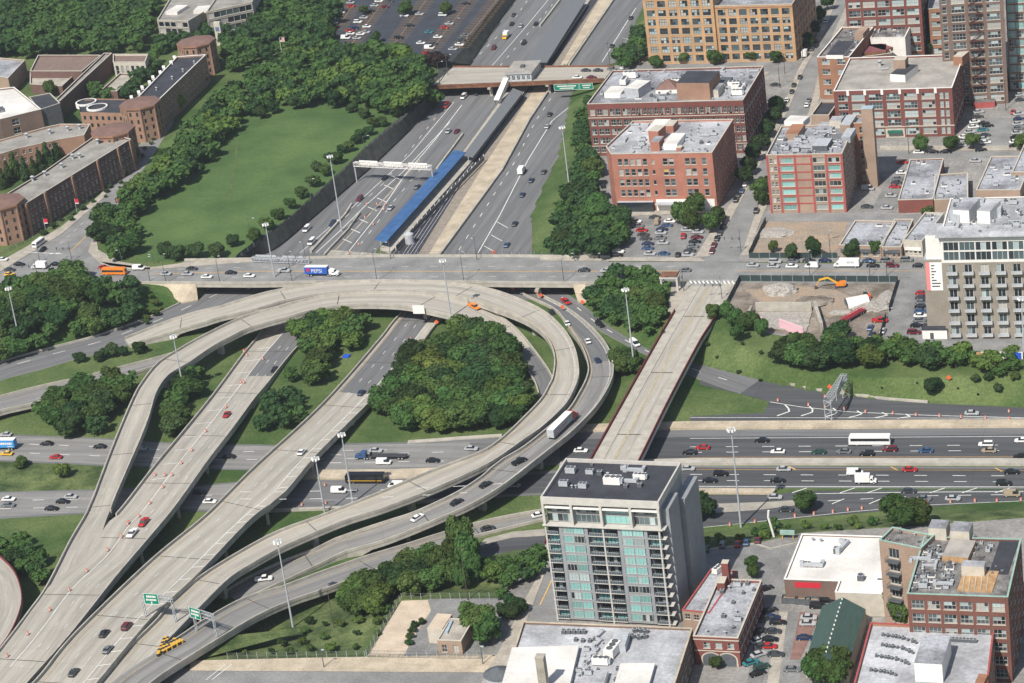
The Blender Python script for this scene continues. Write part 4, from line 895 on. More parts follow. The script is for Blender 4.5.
b = building('brick_building', 'narrow tan brick building with long grey roof and red chimney beside the tower', 'building', P, 8.5, 'brick_tan', 'roof_grey', {0: [F(1, 3, 5, 8, w=1.6, g='dark')], 1: [F(2, 6, 1, 8, g='dark')]}, par=.5, trim='pink_frame')
mb = MB(); q = G(727, 580, 9); mb.box((q.x, q.y, 0), (2., 2.4, 15), 0, 0, 1); mb.box((q.x-.6, q.y-3.4, 0), (2.2, 4, 11), 0, 0, 1); local(b, mb.build('chimney', ['brick_deep', 'trim_stone'], None, origin=(q.x, q.y, 0))); upx(b, 'big_unit', 718, 572, 1.2, .8)

# 4. white roofed shop -------------------------------------------------------------
h4 = hpx((785, 579), (788, 601)); P0 = ortho((784, 579), (839, 581), (852, 535.3), h4)
P1_ = G(884, 594, h4); uu = (P0[1]-P0[0]).normalized(); vv = Vector((-uu.y, uu.x, 0)); q0 = P0[1]; back = P0[2]; dn = -(P1_-q0).dot(vv); ex = (P1_-q0).dot(uu)
P = [P0[0], q0, q0-vv*dn, q0-vv*dn+uu*ex, back+uu*ex, P0[3]]
b = building('shop', 'single storey shop with bright white roof and a red sign panel', 'shop', P, h4, 'brick_brown', 'roof_white', {}, par=.5, trim='trim_white'); h0 = BP[b.name][1]
mb = MB(); A = P[0]; nn_ = -vv; s0 = A+uu*3+nn_*.06; mb.quad(*[Vector((p.x, p.y, zz)) for p, zz in ((s0, h4-2.6), (s0+uu*7.5, h4-2.6), (s0+uu*7.5, h4-.8), (s0, h4-.8))]); local(b, mb.build('sign_panel', ['sign_red'], None, origin=s0))
mb = MB(); s0 = P[2]+nn_*.05; mb.quad(*[Vector((p.x, p.y, zz)) for p, zz in ((s0, 0), (P[3]+nn_*.05, 0), (P[3]+nn_*.05, h4-.2), (s0, h4-.2))]); local(b, mb.build('rendered_wall', ['trim_stone'], None, origin=s0))
upx(b, 'duct', 812, 567, 0, 1.3); upx(b, 'duct', 843, 549, 1.3, 1.4); upx(b, 'big_unit', 806, 566, 0, .6); upx(b, 'condenser', 837, 553, 0, 1.8); upx(b, 'condenser', 861, 580, 0, 1.8); upx(b, 'rooftop_vent', 821, 542, 0, 1); upx(b, 'rooftop_vent', 813, 541, 0, 1); upx(b, 'skylight', 880, 580, 0, .7)

# 5. brick lofts, lower right -------------------------------------------------------
h5 = 26.; P = ortho((907, 593.5), (1008, 597), (1021, 539), h5)
b = building('loft_building', 'six storey red brick lofts with wooden roof decks and pale green trim', 'building', P, h5, 'brick_loft', 'roof_tar', {0: [F(6, 6, .5, h5-1.2, w=3.3, h=2.5, g='warm', nn=(3, 2))], 1: [F(6, 4, .5, h5-1.2, w=2.6, h=2.4, g='dark')]}, trim='trim_green'); h0 = BP[b.name][1]; lofts = b
for pxs, dh, w_, r_ in ((((928, 528), (946, 529), (948, 520)), 3.6, 'trim_stone', 'roof_grey'), (((950, 531), (969, 532), (971, 522)), 3.6, 'trim_stone', 'roof_grey'), (((961, 566), (984, 567), (985, 561)), 3.2, 'trim_stone', 'roof_pale'), (((942, 556), (968, 558), (970, 540)), 1.6, 'wood', 'roof_gravel'), (((957, 590), (992, 592), (998, 571)), .3, 'wood', 'wood'), (((989, 573), (1008, 574), (1015, 540)), .25, 'roof_dark', 'roof_dark')): block(b, 'roof_deck' if dh < .5 else 'penthouse', pxs, h0, dh, w_, r_)
for k in range(5):
    block(b, 'planter', ((962+k*6, 590), (963.2+k*6, 590), (968+k*6, 573)), h0, .5, 'concrete_tan')
scatter(b, 110, ['condenser', 'rooftop_vent', 'air_conditioner', 'duct', 'condenser', 'skylight'], 11, [(908, 592), (955, 592), (957, 560), (940, 545), (921, 548)], (.6, 1.1), .8); scatter(b, 22, ['condenser', 'rooftop_vent', 'air_conditioner'], 12, [(972, 560), (990, 560), (996, 536), (972, 536)], (.5, .9), .5); scatter(b, 8, ['condenser'], 17, [(985, 575), (1003, 575), (1004, 566), (988, 566)], (.5, .8), .3)
h6 = h5; P = ortho((879, 540), (921, 548.5), (923, 533), h5+.8)
b = building('loft_building', 'tan brick rear wing with stacked balconies behind the lower lofts', 'building', P, h5+.8, 'brick_tan', 'roof_tar', {0: [F(6, 1, 1, h5-.5, w=3.2, h=3, u=(.16, .52), g='dark', nn=(3, 1))]}, trim='trim_green')
A, B = P[0], P[1]; d = (B-A).normalized(); nr = Vector((d.y, -d.x, 0)); Lw = (B-A).length
for i in range(5):
    z0 = 1+(h5-1.5)/6*(i+1); mb = MB(); c0 = A+d*Lw*.34; a = math.atan2(d.y, d.x); q = c0+nr*.9
    mb.box((q.x, q.y, z0-.2), (4, 1.8, .25), a)
    for s in (-1.95, 1.95): e = q+d*s; mb.box((e.x, e.y, z0+.9), (.08, 1.8, .08), a); mb.box((e.x+nr.x*.86, e.y+nr.y*.86, z0), (.08, .08, .95), a)
    e = q+nr*.86; mb.box((e.x, e.y, z0+.9), (4, .08, .08), a)
    for s in range(9): f = e+d*(-1.9+s*.475); mb.box((f.x, f.y, z0), (.05, .05, .9), a)
    local(b, mb.build('balcony', ['metal_dark'], None, origin=(q.x, q.y, z0)))
scatter(b, 8, ['condenser', 'rooftop_vent'], 5, None, (.6, 1), .8)
h7 = 15.; P = [G(850, 698, h7), G(985, 704, h7), G(994, 628.5, h7), G(870.5, 622.5, h7)]
b = building('loft_building', 'grey roofed building with red brick edge and white lift house at the bottom right', 'building', P, h7, 'brick_orange', 'roof_pale', {1: [F(3, 6, 1, 14, g='dark')]}, par=.8, trim='pink_frame'); h0 = BP[b.name][1]
block(b, 'lift_house', ((914, 663), (942, 664.5), (947, 636)), h0, 5.5, 'trim_white', 'roof_grey')
block(b, 'lift_house', ((975, 682), (984, 683), (985, 674)), h0, 2, 'brick_orange')
for x, y, n_ in ((884, 635, 10), (882, 645, 9), (877, 656, 9), (872, 670, 7)):
    for i in range(n_): 
        if x+i*4 < 918: upx(b, 'condenser', x+i*4+.9*math.sin(i*5+x), y+i*1.0+.8*math.cos(i*7), i*.7, .8+.2*math.sin(i*3))
for i in range(8): upx(b, 'condenser', 950+i*3.6, 641+i*.2, 0, 1.)
# 7. green roofed shed
hs = 5.; Pa = [G(805, 662, hs), G(848, 668, hs), G(865.5, 609, hs), G(822, 606, hs)]
root = empty('gabled_shed', (Pa[0].x, Pa[0].y, 0), 0, 'long shed with dark green gabled roof behind the brick house', 'shed'); mb = MB(); mb.prism([(p.x, p.y) for p in Pa], -.3, hs-.02); local(root, mb.build('wall', ['trim_stone'], None, origin=(Pa[0].x, Pa[0].y, 0)))
ra, rb = (Pa[0]+Pa[1])/2+Vector((0, 0, 3.3)), (Pa[2]+Pa[3])/2+Vector((0, 0, 3.3)); mb = MB()
mb.quad(Pa[0], ra, rb, Pa[3]); mb.quad(ra, Pa[1], Pa[2], rb); mb.poly([Pa[0], Pa[1], ra]); mb.poly([Pa[2], Pa[3], rb]); local(root, mb.build('roof', ['roof_green'], None, origin=(Pa[0].x, Pa[0].y, 0)))
mb = MB()
for i in range(13): q = ra+(rb-ra)*((i+.5)/13); mb.box((q.x, q.y, q.z-.05), (.35, .35, .4))
local(root, mb.build('ridge_vent', ['trim_white']))

# 8. white topped apartment block -----------------------------------------------------
h8 = hpx((936, 234), (949, 336)); P = ortho((943-3, 236), (1040, 234), (1052, 196), h8)
A, B = P[0], P[1]; d = (B-A).normalized(); nr = Vector((d.y, -d.x, 0)); vb = -nr; Lw = (B-A).length; zc = h8*.75
b = building('apartment_block', 'beige apartment block with white upper storeys and rows of small balconies', 'apartment block', P, h8, 'brick_beige', 'roof_pale', {0: [F(6, 6, .5, zc-.3, w=2.7, h=2.9, u=(.02, 1), g='dark', nn=(2, 1), f='frame_white'), F(2, 6, zc+.2, h8-2.2, w=5.2, h=3.2, u=(.02, 1), g='mixed', nn=(3, 1), f='frame_white')]}, par=.4, trim='trim_white', sill=False); h0 = BP[b.name][1]; apt = b
MATS['brick_tan']  # body
mb = MB(); s0 = A+nr*.02
ops = openings(Vector((A.x, A.y, 0)), Vector((B.x, B.y, 0)), [F(2, 6, zc+.2, h8-2.2, w=5.2, h=3.2, u=(.02, 1))]); wallgrid(mb, Vector((s0.x, s0.y, 0)), Vector((B.x+nr.x*.02, B.y+nr.y*.02, 0)), zc-.4, h8-.15, [o[:4]+(0,) for o in ops], reveal=.1); local(b, mb.build('white_cladding', ['trim_white'], None, origin=s0))
mb = MB(); a = math.atan2(d.y, d.x); q = (A+B)/2+nr*.9+vb*4; mb.box((q.x, q.y, h8-.1), (Lw+3, 9.5, .5), a); local(b, mb.build('roof_canopy', ['roof_pale'], None, origin=(q.x, q.y, h8)))
fhh = (zc-.8)/6
for j in range(6):
    for i in range(6):
        c0 = A+d*(.02*Lw+(i+.5)*.98*Lw/6)+nr*.75; z0 = .5+fhh*j+(fhh-2.9)*.5-.25; mb = MB(); mb.box((c0.x, c0.y, z0-.2), (3.7, 1.4, .25), a, 0)
        e = c0+nr*.66; mb.box((e.x, e.y, z0+.05), (3.7, .08, 1.), a, 1)
        for s in (-1.8, 1.8): f = c0+d*s; mb.box((f.x, f.y, z0+.05), (.08, 1.3, 1.), a, 1)
        local(b, mb.build('balcony', ['slab', 'metal_grey'], None, origin=(c0.x, c0.y, z0)))
# left wing with banner
Pw = [A-d*6.5+vb*2.2, A-d*.03+vb*2.2, A-d*.03+vb*14, A-d*6.5+vb*14]; mb = MB(); mb.prism([(p.x, p.y) for p in Pw], -.5, h8*.75-.2, 0, 1); local(b, mb.build('side_wing', ['brick_beige', 'roof_grey'], None, origin=Pw[0]))
Pw2 = [A-d*5.5+vb*3, A-d*.03+vb*3, A-d*.03+vb*14, A-d*5.5+vb*14]; mb = MB(); mb.prism([(p.x, p.y) for p in Pw2], h8*.75-.2, h8-1, 0, 1); local(b, mb.build('side_wing', ['trim_white', 'roof_pale'], None, origin=Pw2[0]))
mb = MB()
c0 = A-d*6+vb*2.12; ch = .0
def bq(mb, x0, x1, z0, z1, m, off): p = c0-vb*off; mb.quad(*[Vector((t.x, t.y, zz)) for t, zz in ((p+d*x0, z0), (p+d*x1, z0), (p+d*x1, z1), (p+d*x0, z1))], m)
zt = h8*.75-1; zb_ = zt-10.5; bq(mb, .2, 5.7, zb_, zt, 0, .03); bq(mb, .2, 1.5, zb_, zt, 1, .06)
rr = random.Random(4); zz = zt-1
while zz > zb_+1: bq(mb, 2, 2.6+rr.random()*2.6, zz-.45, zz, 2, .06); zz -= 1.1
ban = mb.build('banner', [MF('banner_white', (.8, .8, .78)), MF('banner_red', (.75, .25, .25)), 'frame_dark'], None, origin=c0); local(b, ban)
for pxs, dh, w_, r_ in ((((952, 213), (968, 214), (974, 201)), 4.5, 'trim_white', 'roof_grey'), (((976, 214), (989, 215), (992, 203)), 4.5, 'trim_white', 'roof_pale'), (((949, 217), (958, 218), (960, 208)), 3, 'metal_grey', 'metal_grey'), (((990, 212), (1000, 212), (1002, 207)), 3, 'metal_grey', 'metal_grey')):
    Pq = [p+vb*3 for p in ortho(*pxs, h0+dh)]; block(b, 'penthouse', None, h0, dh, w_, r_, Pq)
scatter(b, 60, ['condenser', 'condenser', 'duct', 'rooftop_vent', 'air_conditioner', 'skylight'], 8, None, (.7, 1.2), 2.)
# small white shed at its foot
q = G(936, 336, 0); root = empty('shed', q, 0, 'small white shed with black flat roof at the foot of the apartment block', 'shed'); mb = MB(); mb.box((0, 0, 0), (8.5, 5, 3.4)); mb.build('wall', ['trim_white'], root); mb = MB(); mb.box((0, 0, 3.4), (8.9, 5.4, .3)); mb.build('roof', ['roof_dark'], root); mb = MB(); mb.box((-1, -2.55, 0), (1.2, .1, 2.3)); mb.build('door', ['frame_dark'], root)

# 9. big red brick block, top right -----------------------------------------------------
h9 = hpx((952, 87.5), (955, 136)); P = ortho((833.5, 91), (952, 87.5), (964, 54), h9)
b = building('office_building', 'wide red brick office block with flat gravel roof and green entrance awning', 'office building', P, h9, 'brick_red', 'roof_gravel', {0: [F(5, 1, .8, h9-1.4, w=4, h=2.6, u=(.02, .13), g='dark', nn=(3, 2)), F(5, 5, .8, h9-1.4, w=5.6, h=2.8, u=(.13, .87), g='office', nn=(4, 2)), F(5, 1, .8, h9-1.4, w=1.5, h=2.8, u=(.87, .99), g='pale', n=2, gap=.7)], 1: [F(5, 6, 1, h9-1.5, g='dark', w=2.4)]}, cornice=[(h9*.215, .4, 'trim_stone')], trim='trim_white'); h0 = BP[b.name][1]; A, B = P[0], P[1]; d = (B-A).normalized(); nr = Vector((d.y, -d.x, 0)); Lw = (B-A).length; a = math.atan2(d.y, d.x)
for t in (.12, .265, .41, .56, .71, .86): q = A+d*Lw*t+nr*.1; mb = MB(); mb.box((q.x, q.y, h9-2.2), (1.1, .35, 2.5), a); local(b, mb.build('finial', ['trim_white'], None, origin=(q.x, q.y, h9-2.2)))
q = A+d*Lw*.5+nr*.06; mb = MB(); mb.box((q.x, q.y, 0), (8, .2, 4), a); local(b, mb.build('entrance_surround', ['trim_stone'], None, origin=(q.x, q.y, 0))); q = A+d*Lw*.5+nr*.9; mb = MB(); mb.box((q.x, q.y, 2.4), (6, 1.6, .9), a); local(b, mb.build('awning', ['awning_green'], None, origin=(q.x, q.y, 2.4)))
for pxs, dh, w_, r_ in ((((890, 74), (905, 75), (906, 64)), 3.2, 'trim_white', 'roof_dark'), (((893, 60), (905, 60), (907, 56)), 7, 'brick_tan', 'trim_stone'), (((953, 56.5), (962, 57), (964, 50)), 4, 'brick_orange', 'trim_stone')): block(b, 'rooftop_house', pxs, h0, dh, w_, r_)
upx(b, 'rooftop_vent', 880, 66, 0, 2.2); upx(b, 'duct', 884, 70, .4, .8)
# 10. tall old factory on the right edge
P = ortho((957, 107), (1008.5, 103.5), (1018, 75), 0); P = [Vector((p.x, p.y, 0)) for p in P]; P = [P[0]-u*5, P[1], P[2], P[3]-u*5]; h10 = 62.
b = building('factory_tower', 'tall brown loft tower with a rusty fire escape rising out of the frame', 'building', P, h10, 'brick_brown', 'roof_dark', {0: [F(15, 1, 1, h10-1, w=2, h=2.8, u=(.0, .15), g='dark', nn=(1, 2)), F(15, 3, 1, h10-1, w=5.6, h=2.9, u=(.15, .97), g='mixed', nn=(4, 2))], 1: [F(15, 2, 1, h10-1, g='dark', w=3)]}, sill=True); A, B = P[0], P[1]; d = (B-A).normalized(); nr = Vector((d.y, -d.x, 0)); Lw = (B-A).length; a = math.atan2(d.y, d.x)
mb = MB(); fh_ = (h10-2)/15
for k in range(2, 15):
    z0 = 1+k*fh_; q = A+d*Lw*.55+nr*.75; mb.box((q.x, q.y, z0), (6, 1.3, .12), a); e = q+nr*.6; mb.box((e.x, e.y, z0+.95), (6, .07, .07), a)
    for s in range(7): f = e+d*(-3+s); mb.box((f.x, f.y, z0), (.06, .06, 1), a)
    if k < 14: s = 1 if k % 2 else -1; mb.bar(q+d*(-2.4*s)+Vector((0, 0, z0)), q+d*(2.4*s)+Vector((0, 0, z0+fh_)), .7, .15)
local(b, mb.build('fire_escape', [MF('rust', (.12, .05, .035), .8)], None, origin=A))
q = A+d*Lw*.62+nr*2; mb = MB(); mb.box((q.x, q.y, 0), (9, 4, 2.6), a, 0, 1); local(b, mb.build('loading_dock', ['pink_frame', 'roof_tar'], None, origin=(q.x, q.y, 0)))
P = [Vector((p.x, p.y, 0)) for p in (G(1010, 92, 0), G(1060, 90, 0), G(1068, 68, 0), G(1016, 70, 0))]
building('loft_building', 'shaded glass and brown brick building at the top right edge behind the tall lofts', 'building', P, 48, 'brick_brown', 'roof_dark', {0: [F(12, 6, 1, 47, g='teal', w=3.2, h=2.9, nn=(3, 2))]})
# 11..13 behind
P = [Vector((p.x, p.y, 0)) for p in ortho((850, 66), (925, 63), (936, 35), 0)]
b = building('loft_building', 'dark red brick building with wide pale windows at the top edge', 'building', P, 36, 'brick_red', 'roof_gravel', {0: [F(8, 5, 1, 35, w=5.4, h=2.8, g='office', nn=(3, 2))], 1: [F(8, 3, 1, 35, g='dark')]})
P = ortho((928, 9), (957, 7), (962, -8), 23.); building('loft_building', 'orange brick building squeezed left of the tall factory tower', 'building', P, 23., 'brick_orange', 'roof_pale', {0: [F(5, 2, 1, 22, w=4.4, h=2.4, g='pale', u=(.05, .9))]})
P = ortho((817, 57), (849, 57), (861, 27), hpx((817, 57), (819, 99)))
b = building('brick_building', 'orange brick walk-up with busy black and white roof behind the office block', 'building', P, hpx((817, 57), (819, 99)), 'brick_orange', 'roof_tar', {0: [F(4, 2, 1, 19.5, w=3.6, h=2.4, g='pale', nn=(3, 2))]}, trim='trim_white'); h0 = BP[b.name][1]; scatter(b, 16, AC, 4, None, (.7, 1.2), 1.5); block(b, 'rooftop_room', ((826, 55), (843, 55), (850, 41)), h0, 1.8, 'trim_white', 'roof_dark'); block(b, 'rooftop_room', ((854, 34), (863, 34), (864, 27)), h0, 3, 'brick_tan')
P = ortho((870, 38), (905, 37), (909, 23), 17); b = building('brick_building', 'white walled building with black roof clutter beside the dark red block', 'building', P, 17, 'trim_white', 'roof_tar', {}, trim='trim_white'); scatter(b, 10, AC, 6, None, (.7, 1.1), 1.5)
P = ortho((861, 57), (892, 53), (899, 33), 13.5); b = building('courtyard_building', 'low building with maroon sloping canopy roof in the courtyard behind the office block', 'building', P, 13.5, 'brick_brown', 'roof_tar', {}); 
for pxs in (((860, 53), (886, 51), (889, 43)), ((884, 50), (893, 47), (897, 34))): block(b, 'canopy_roof', pxs, 12.6, 1.6, 'fascia_rust', M('maroon', (.2, .07, .08), .6, .1, .3))
# 14. pink framed block
h14 = hpx((842, 153), (847, 212)); P = ortho((766, 155), (842, 153.3), (855, 124), h14)
b = building('loft_building', 'brick block with pinkish red frame lines, teal windows and cluttered roof', 'building', P, h14, 'brick_tan', 'roof_grey', {0: [F(7, 1, .8, h14-1, w=1.1, h=1.9, u=(.02, .15), n=2, gap=.5, g='dark', f='frame_white'), F(7, 1, .8, h14-1, w=5, h=2., u=(.16, .37), g='teal', nn=(3, 1)), F(7, 1, .8, h14-1, w=4.6, h=2.1, u=(.6, .77), g='dark', nn=(3, 1)), F(7, 1, .8, h14-1, w=4.6, h=2., u=(.79, .98), g='teal', nn=(3, 1))], 1: [F(7, 6, .8, h14-1, g='mixed', w=2)]}); h0 = BP[b.name][1]; A, B = P[0], P[1]; d = (B-A).normalized(); nr = Vector((d.y, -d.x, 0)); Lw = (B-A).length; a = math.atan2(d.y, d.x); mb = MB()
for t in (.01, .155, .375, .59, .785, .99): q = A+d*Lw*t+nr*.06; mb.box((q.x, q.y, 0), (.8, .16, h14-.3), a)
for k in range(1, 8):
    for t0, t1 in ((.16, .585), (.79, .985)): q = A+d*Lw*(t0+t1)/2+nr*.04; mb.box((q.x, q.y, .5+k*(h14-1.6)/7), (Lw*(t1-t0), .14, .55), a)
local(b, mb.build('facade_frame', ['pink_frame'], None, origin=A))
scatter(b, 50, AC, 21, None, (.7, 1.3), 1.8)
for pxs, dh, w_, r_ in ((((784, 121), (803, 122), (806, 116)), 2.4, 'trim_white', 'roof_white'), (((785, 134), (798, 134), (800, 124)), 2.6, 'brick_tan', 'brick_orange'), (((829, 121), (841, 121), (842, 116)), 3, 'trim_stone', 'roof_pale'), (((840, 125), (850, 125), (851, 115)), 3.2, 'brick_tan', 'metal_grey'), (((806, 135), (824, 136), (829, 122)), .8, 'roof_grey', 'roof_grey'), (((812, 146), (827, 146), (829, 138)), 2.2, 'metal_dark', 'metal_grey'), (((841, 137), (850, 137), (854, 128)), 2.4, 'roof_pale', 'metal_grey')): block(b, 'rooftop_house', pxs, h0, dh, w_, r_)
q = G(876, 187, 0); mb = MB(); mb.box((q.x-1.5, q.y+2, 0), (4.6, 4.2, 33), a, 0, 1); local(b, mb.build('lift_tower', ['brick_tan', 'metal_blue'], None, origin=(q.x, q.y, 0)))
q = G(862, 186, 0); X_ = Vector((math.cos(a), math.sin(a), 0)); Y_ = Vector((-X_.y, X_.x, 0)); q0 = Vector((q.x-1, q.y+7, 0)); building('loft_building', 'shaded orange brick rear wing with dark windows behind the pink framed block', 'building', [q0-X_*4.5-Y_*5, q0+X_*4.5-Y_*5, q0+X_*4.5+Y_*5, q0-X_*4.5+Y_*5], 26, 'brick_orange', 'roof_grey', {0: [F(6, 2, 1, 25, w=2, h=2.6, g='dark')], 1: [F(6, 2, 1, 25, w=2, h=2.6, g='dark')]})
P = ortho((811, 115), (829, 115), (835, 101), 9); building('brick_building', 'small low building with dark roof wedged left of the office block', 'building', P, 9, 'brick_tan', 'roof_dark', {}, trim='trim_stone')
# 16. low grey roofs
for lab, px, hh, wl, rf in (('single storey warehouse with grey roof and dark red front wall', ((898, 200), (933, 199), (950, 158)), 5.5, 'brick_deep', 'roof_grey'), ('low warehouse with streaked grey roof right of the dark yard', ((976, 190), (1020, 190), (1028, 156)), 5.5, 'brick_tan', 'roof_grey'), ('low grey roofed unit between the two warehouses', ((934, 200), (968, 198), (978, 172)), 5., 'brick_tan', 'roof_grey'), ('low grey building at the right edge beyond the warehouses', ((1012, 172), (1050, 172), (1060, 140)), 6.5, 'brick_tan', 'roof_grey')):
    b = building('warehouse', lab, 'warehouse', ortho(*px, hh), hh, wl, rf, {}, par=.5, trim='trim_stone'); scatter(b, 10, ['rooftop_vent', 'skylight', 'air_conditioner'], int(px[0][0]), None, (.7, 1.2), 2)
# 17. row of shops on the cross street
for lab, px, hh, wl, rf, fc in (('low tan shop with grey and black roof on the cross street', ((839, 245), (881, 246), (890, 221)), 5.3, 'brick_tan', 'roof_grey', 1), ('middle low shop with grey roof and dark front on the cross street', ((881.5, 247), (901, 247), (909, 219)), 5, 'brick_tan', 'roof_grey', 1), ('pale fronted shop at the corner by the apartment block', ((903, 240), (922, 241), (923, 212)), 6.5, 'trim_stone', 'roof_grey', 0)):
    b = building('shop', lab, 'shop', ortho(*px, hh), hh, wl, rf, {0: [F(1, 4, .3, hh-1.5, g='dark')]}, par=.6, trim='trim_stone'); A, B = BP[b.name][0][:2]; d = (B-A).normalized(); nr = Vector((d.y, -d.x, 0)); q = (A+B)/2+nr*.2; mb = MB(); mb.box((q.x, q.y, 2.6), ((B-A).length-1, .4, 1.3), math.atan2(d.y, d.x)); local(b, mb.build('fascia', ['metal_dark' if fc else 'trim_white'], None, origin=(q.x, q.y, 2.6))); scatter(b, 4, ['rooftop_vent', 'air_conditioner', 'skylight'], int(px[0][0]), None, (.7, 1.2), 1.5)
# 18. yellow brick factory
h18 = hpx((792, 4), (795.5, 61)); P = ortho((714, 6), (792, 4), (806, -25), h18); A = P[0]
b = building('factory_building', 'large yellow brick factory with a grid of multi-pane windows at the top', 'factory', P, h18, 'brick_yellow', 'roof_grey', {0: [F(6, 7, .6, h18-1.2, w=3.6, h=2.9, g='mixed', nn=(3, 2), f='frame_dark')], 1: [F(6, 8, .6, h18-1.2, w=3.4, h=2.8, g='dark')]}, cornice=[(h18-1.3, .4, 'brick_orange')])
h18b = h18+5.5; FLb = G(649, 65, 0); d = (P[1]-P[0]).normalized(); vb = Vector((-d.y, d.x, 0)); Lb = (Vector((P[0].x, P[0].y, 0))-FLb).dot(d); A0 = Vector((P[0].x, P[0].y, 0)); dd_ = (P[3]-P[0]).length
P = [A0-d*Lb-vb*1.2, A0-d*.02-vb*1.2, A0-d*.02+vb*dd_, A0-d*Lb+vb*dd_]; P = [Vector((p.x, p.y, 0)) for p in P]
b = building('factory_building', 'taller left block of the yellow brick factory with pale panelled windows', 'factory', P, h18b, 'brick_yellow', 'roof_dark', {0: [F(7, 6, .6, h18b-1.4, w=3.8, h=3., g='office', nn=(3, 2), f='frame_dark')], 3: [F(7, 6, .6, h18b-1.4, w=3.8, h=3., g='office', nn=(3, 2))]}, cornice=[(h18b-1.2, .4, 'brick_orange')])
# 19. long red brick warehouse
h19 = hpx((743, 100), (747, 153)); P = ortho((587, 104), (743, 100), (761, 66), h19); zz = h19-7.
b = building('loft_building', 'long red brick warehouse with pale roof, brown hipped skylights and lift tower', 'building', P, h19, 'brick_red', 'roof_grey', {0: [F(1, 3, h19-6, h19-1.8, w=2.2, n=2, gap=.9, u=(.01, .26), h=2.8, g='dark'), F(1, 10, h19-6, h19-1.8, w=1.5, n=3, gap=.7, u=(.26, .99), h=2.8, g='dark'), F(4, 3, .8, h19-6.6, w=2.2, n=2, gap=.9, u=(.01, .26), h=2.6, g='mixed'), F(4, 10, .8, h19-6.6, w=1.5, n=3, gap=.7, u=(.26, .99), h=2.6, g='mixed')], 1: [F(5, 9, .8, h19-1.8, w=2, g='dark')]}, cornice=[(h19-6.5, .35, 'trim_stone'), (4.3, .3, 'trim_stone')], trim='trim_stone'); h0 = BP[b.name][1]
for pxs, dh, w_, r_ in ((((676, 83), (709, 83), (712, 71)), 7.5, 'brick_campus', 'roof_dark'), (((604, 93), (621, 93), (625, 86)), 2.2, 'trim_white', 'roof_white'), (((624, 88), (638, 89), (642, 80)), 4.5, 'metal_grey', 'roof_white'), (((705, 90), (718, 90), (720, 83)), 3.4, 'trim_stone', 'roof_grey'), (((715, 84), (727, 84), (731, 77)), 2, 'metal_dark', 'metal_dark')):
    block(b, 'rooftop_house', [(x, y+ (dh*0)) for x, y in pxs], h0, dh, w_, r_)
for (cx, cy, sx, sy) in ((669, 90, 9.5, 9), (686, 91, 6, 5)):
    q = G(cx, cy, h0); mb = MB(); mb.box((q.x, q.y, h0), (sx, sy, 1.6), a, 0); mb2 = MB(); ca, sa = math.cos(a), math.sin(a); cs = [Vector((q.x+x*ca-y*sa, q.y+x*sa+y*ca, h0+1.6)) for x, y in ((-sx/2, -sy/2), (sx/2, -sy/2), (sx/2, sy/2), (-sx/2, sy/2))]; ap = Vector((q.x, q.y, h0+5.2))
    for i in range(4): mb2.poly([cs[i], cs[(i+1) % 4], ap])
    local(b, mb.build('monitor_base', ['trim_white'], None, origin=(q.x, q.y, h0))); local(b, mb2.build('hipped_monitor', ['roof_brown'], None, origin=(q.x, q.y, h0)))
scatter(b, 60, AC+['big_unit'], 31, None, (.7, 1.3), 2.); scatter(b, 12, ['duct', 'big_unit', 'condenser'], 32, [(727, 97), (740, 97), (744, 86), (730, 86)], (.8, 1.3), .5)
# 20. salmon brick building
h20 = hpx((712, 152.5), (717.5, 210)); P = ortho((611, 154), (712, 152.5), (731, 119), h20); u_ = (P[1]-P[0]).normalized(); v_ = (P[2]-P[1]).normalized()
P = [P[0], P[1], P[2], P[3], P[0]-u_*4.6+v_*9]
P[3] = P[3]-u_*1.0
b = building('loft_building', 'salmon brick building with cut corner above the crowded car park', 'building', P, h20, 'brick_salmon', 'roof_pale', {0: [F(4, 5, 5.4, h20-1.4, w=1.9, h=2.8, u=(.05, .36), g='mixed', nn=(1, 2)), F(4, 1, 5.4, h20-1.4, w=1.2, h=1.8, u=(.37, .45), g='dark', nn=(1, 1)), F(4, 1, 5.4, h20-1.4, w=2.1, h=2.8, n=2, gap=.4, u=(.5, .62), g='warm', nn=(1, 2)), F(4, 1, 5.4, h20-1.4, w=2.1, h=2.8, n=2, gap=.4, u=(.72, .84), g='mixed', nn=(1, 2)), F(4, 1, 5.4, h20-1.4, w=1.9, h=2.8, u=(.86, .97), g='mixed', nn=(1, 2))], 1: [F(5, 9, 1, h20-1.4, w=1.8, g='dark')]}, trim='trim_stone'); h0 = BP[b.name][1]; A, B = P[0], P[1]; d = (B-A).normalized(); nr = Vector((d.y, -d.x, 0)); Lw = (B-A).length; a = math.atan2(d.y, d.x)
q = A+d*Lw*.195+nr*.8; mb = MB(); mb.box((q.x, q.y, 0), (Lw*.36, 1.8, 4.2), a, 0, 1); local(b, mb.build('glazed_front', ['glass_dark', 'metal_grey'], None, origin=(q.x, q.y, 0)))
q = A+d*Lw*.69+nr*.1; mb = MB(); mb.box((q.x, q.y, 0), (Lw*.58, .3, 4.8), a); local(b, mb.build('pale_base', ['trim_white'], None, origin=(q.x, q.y, 0))); q = A+d*Lw*.5+nr*1.6; mb = MB(); mb.box((q.x, q.y, 3.4), (8, 3, .4), a); local(b, mb.build('entrance_canopy', ['metal_grey'], None, origin=(q.x, q.y, 3.4)))
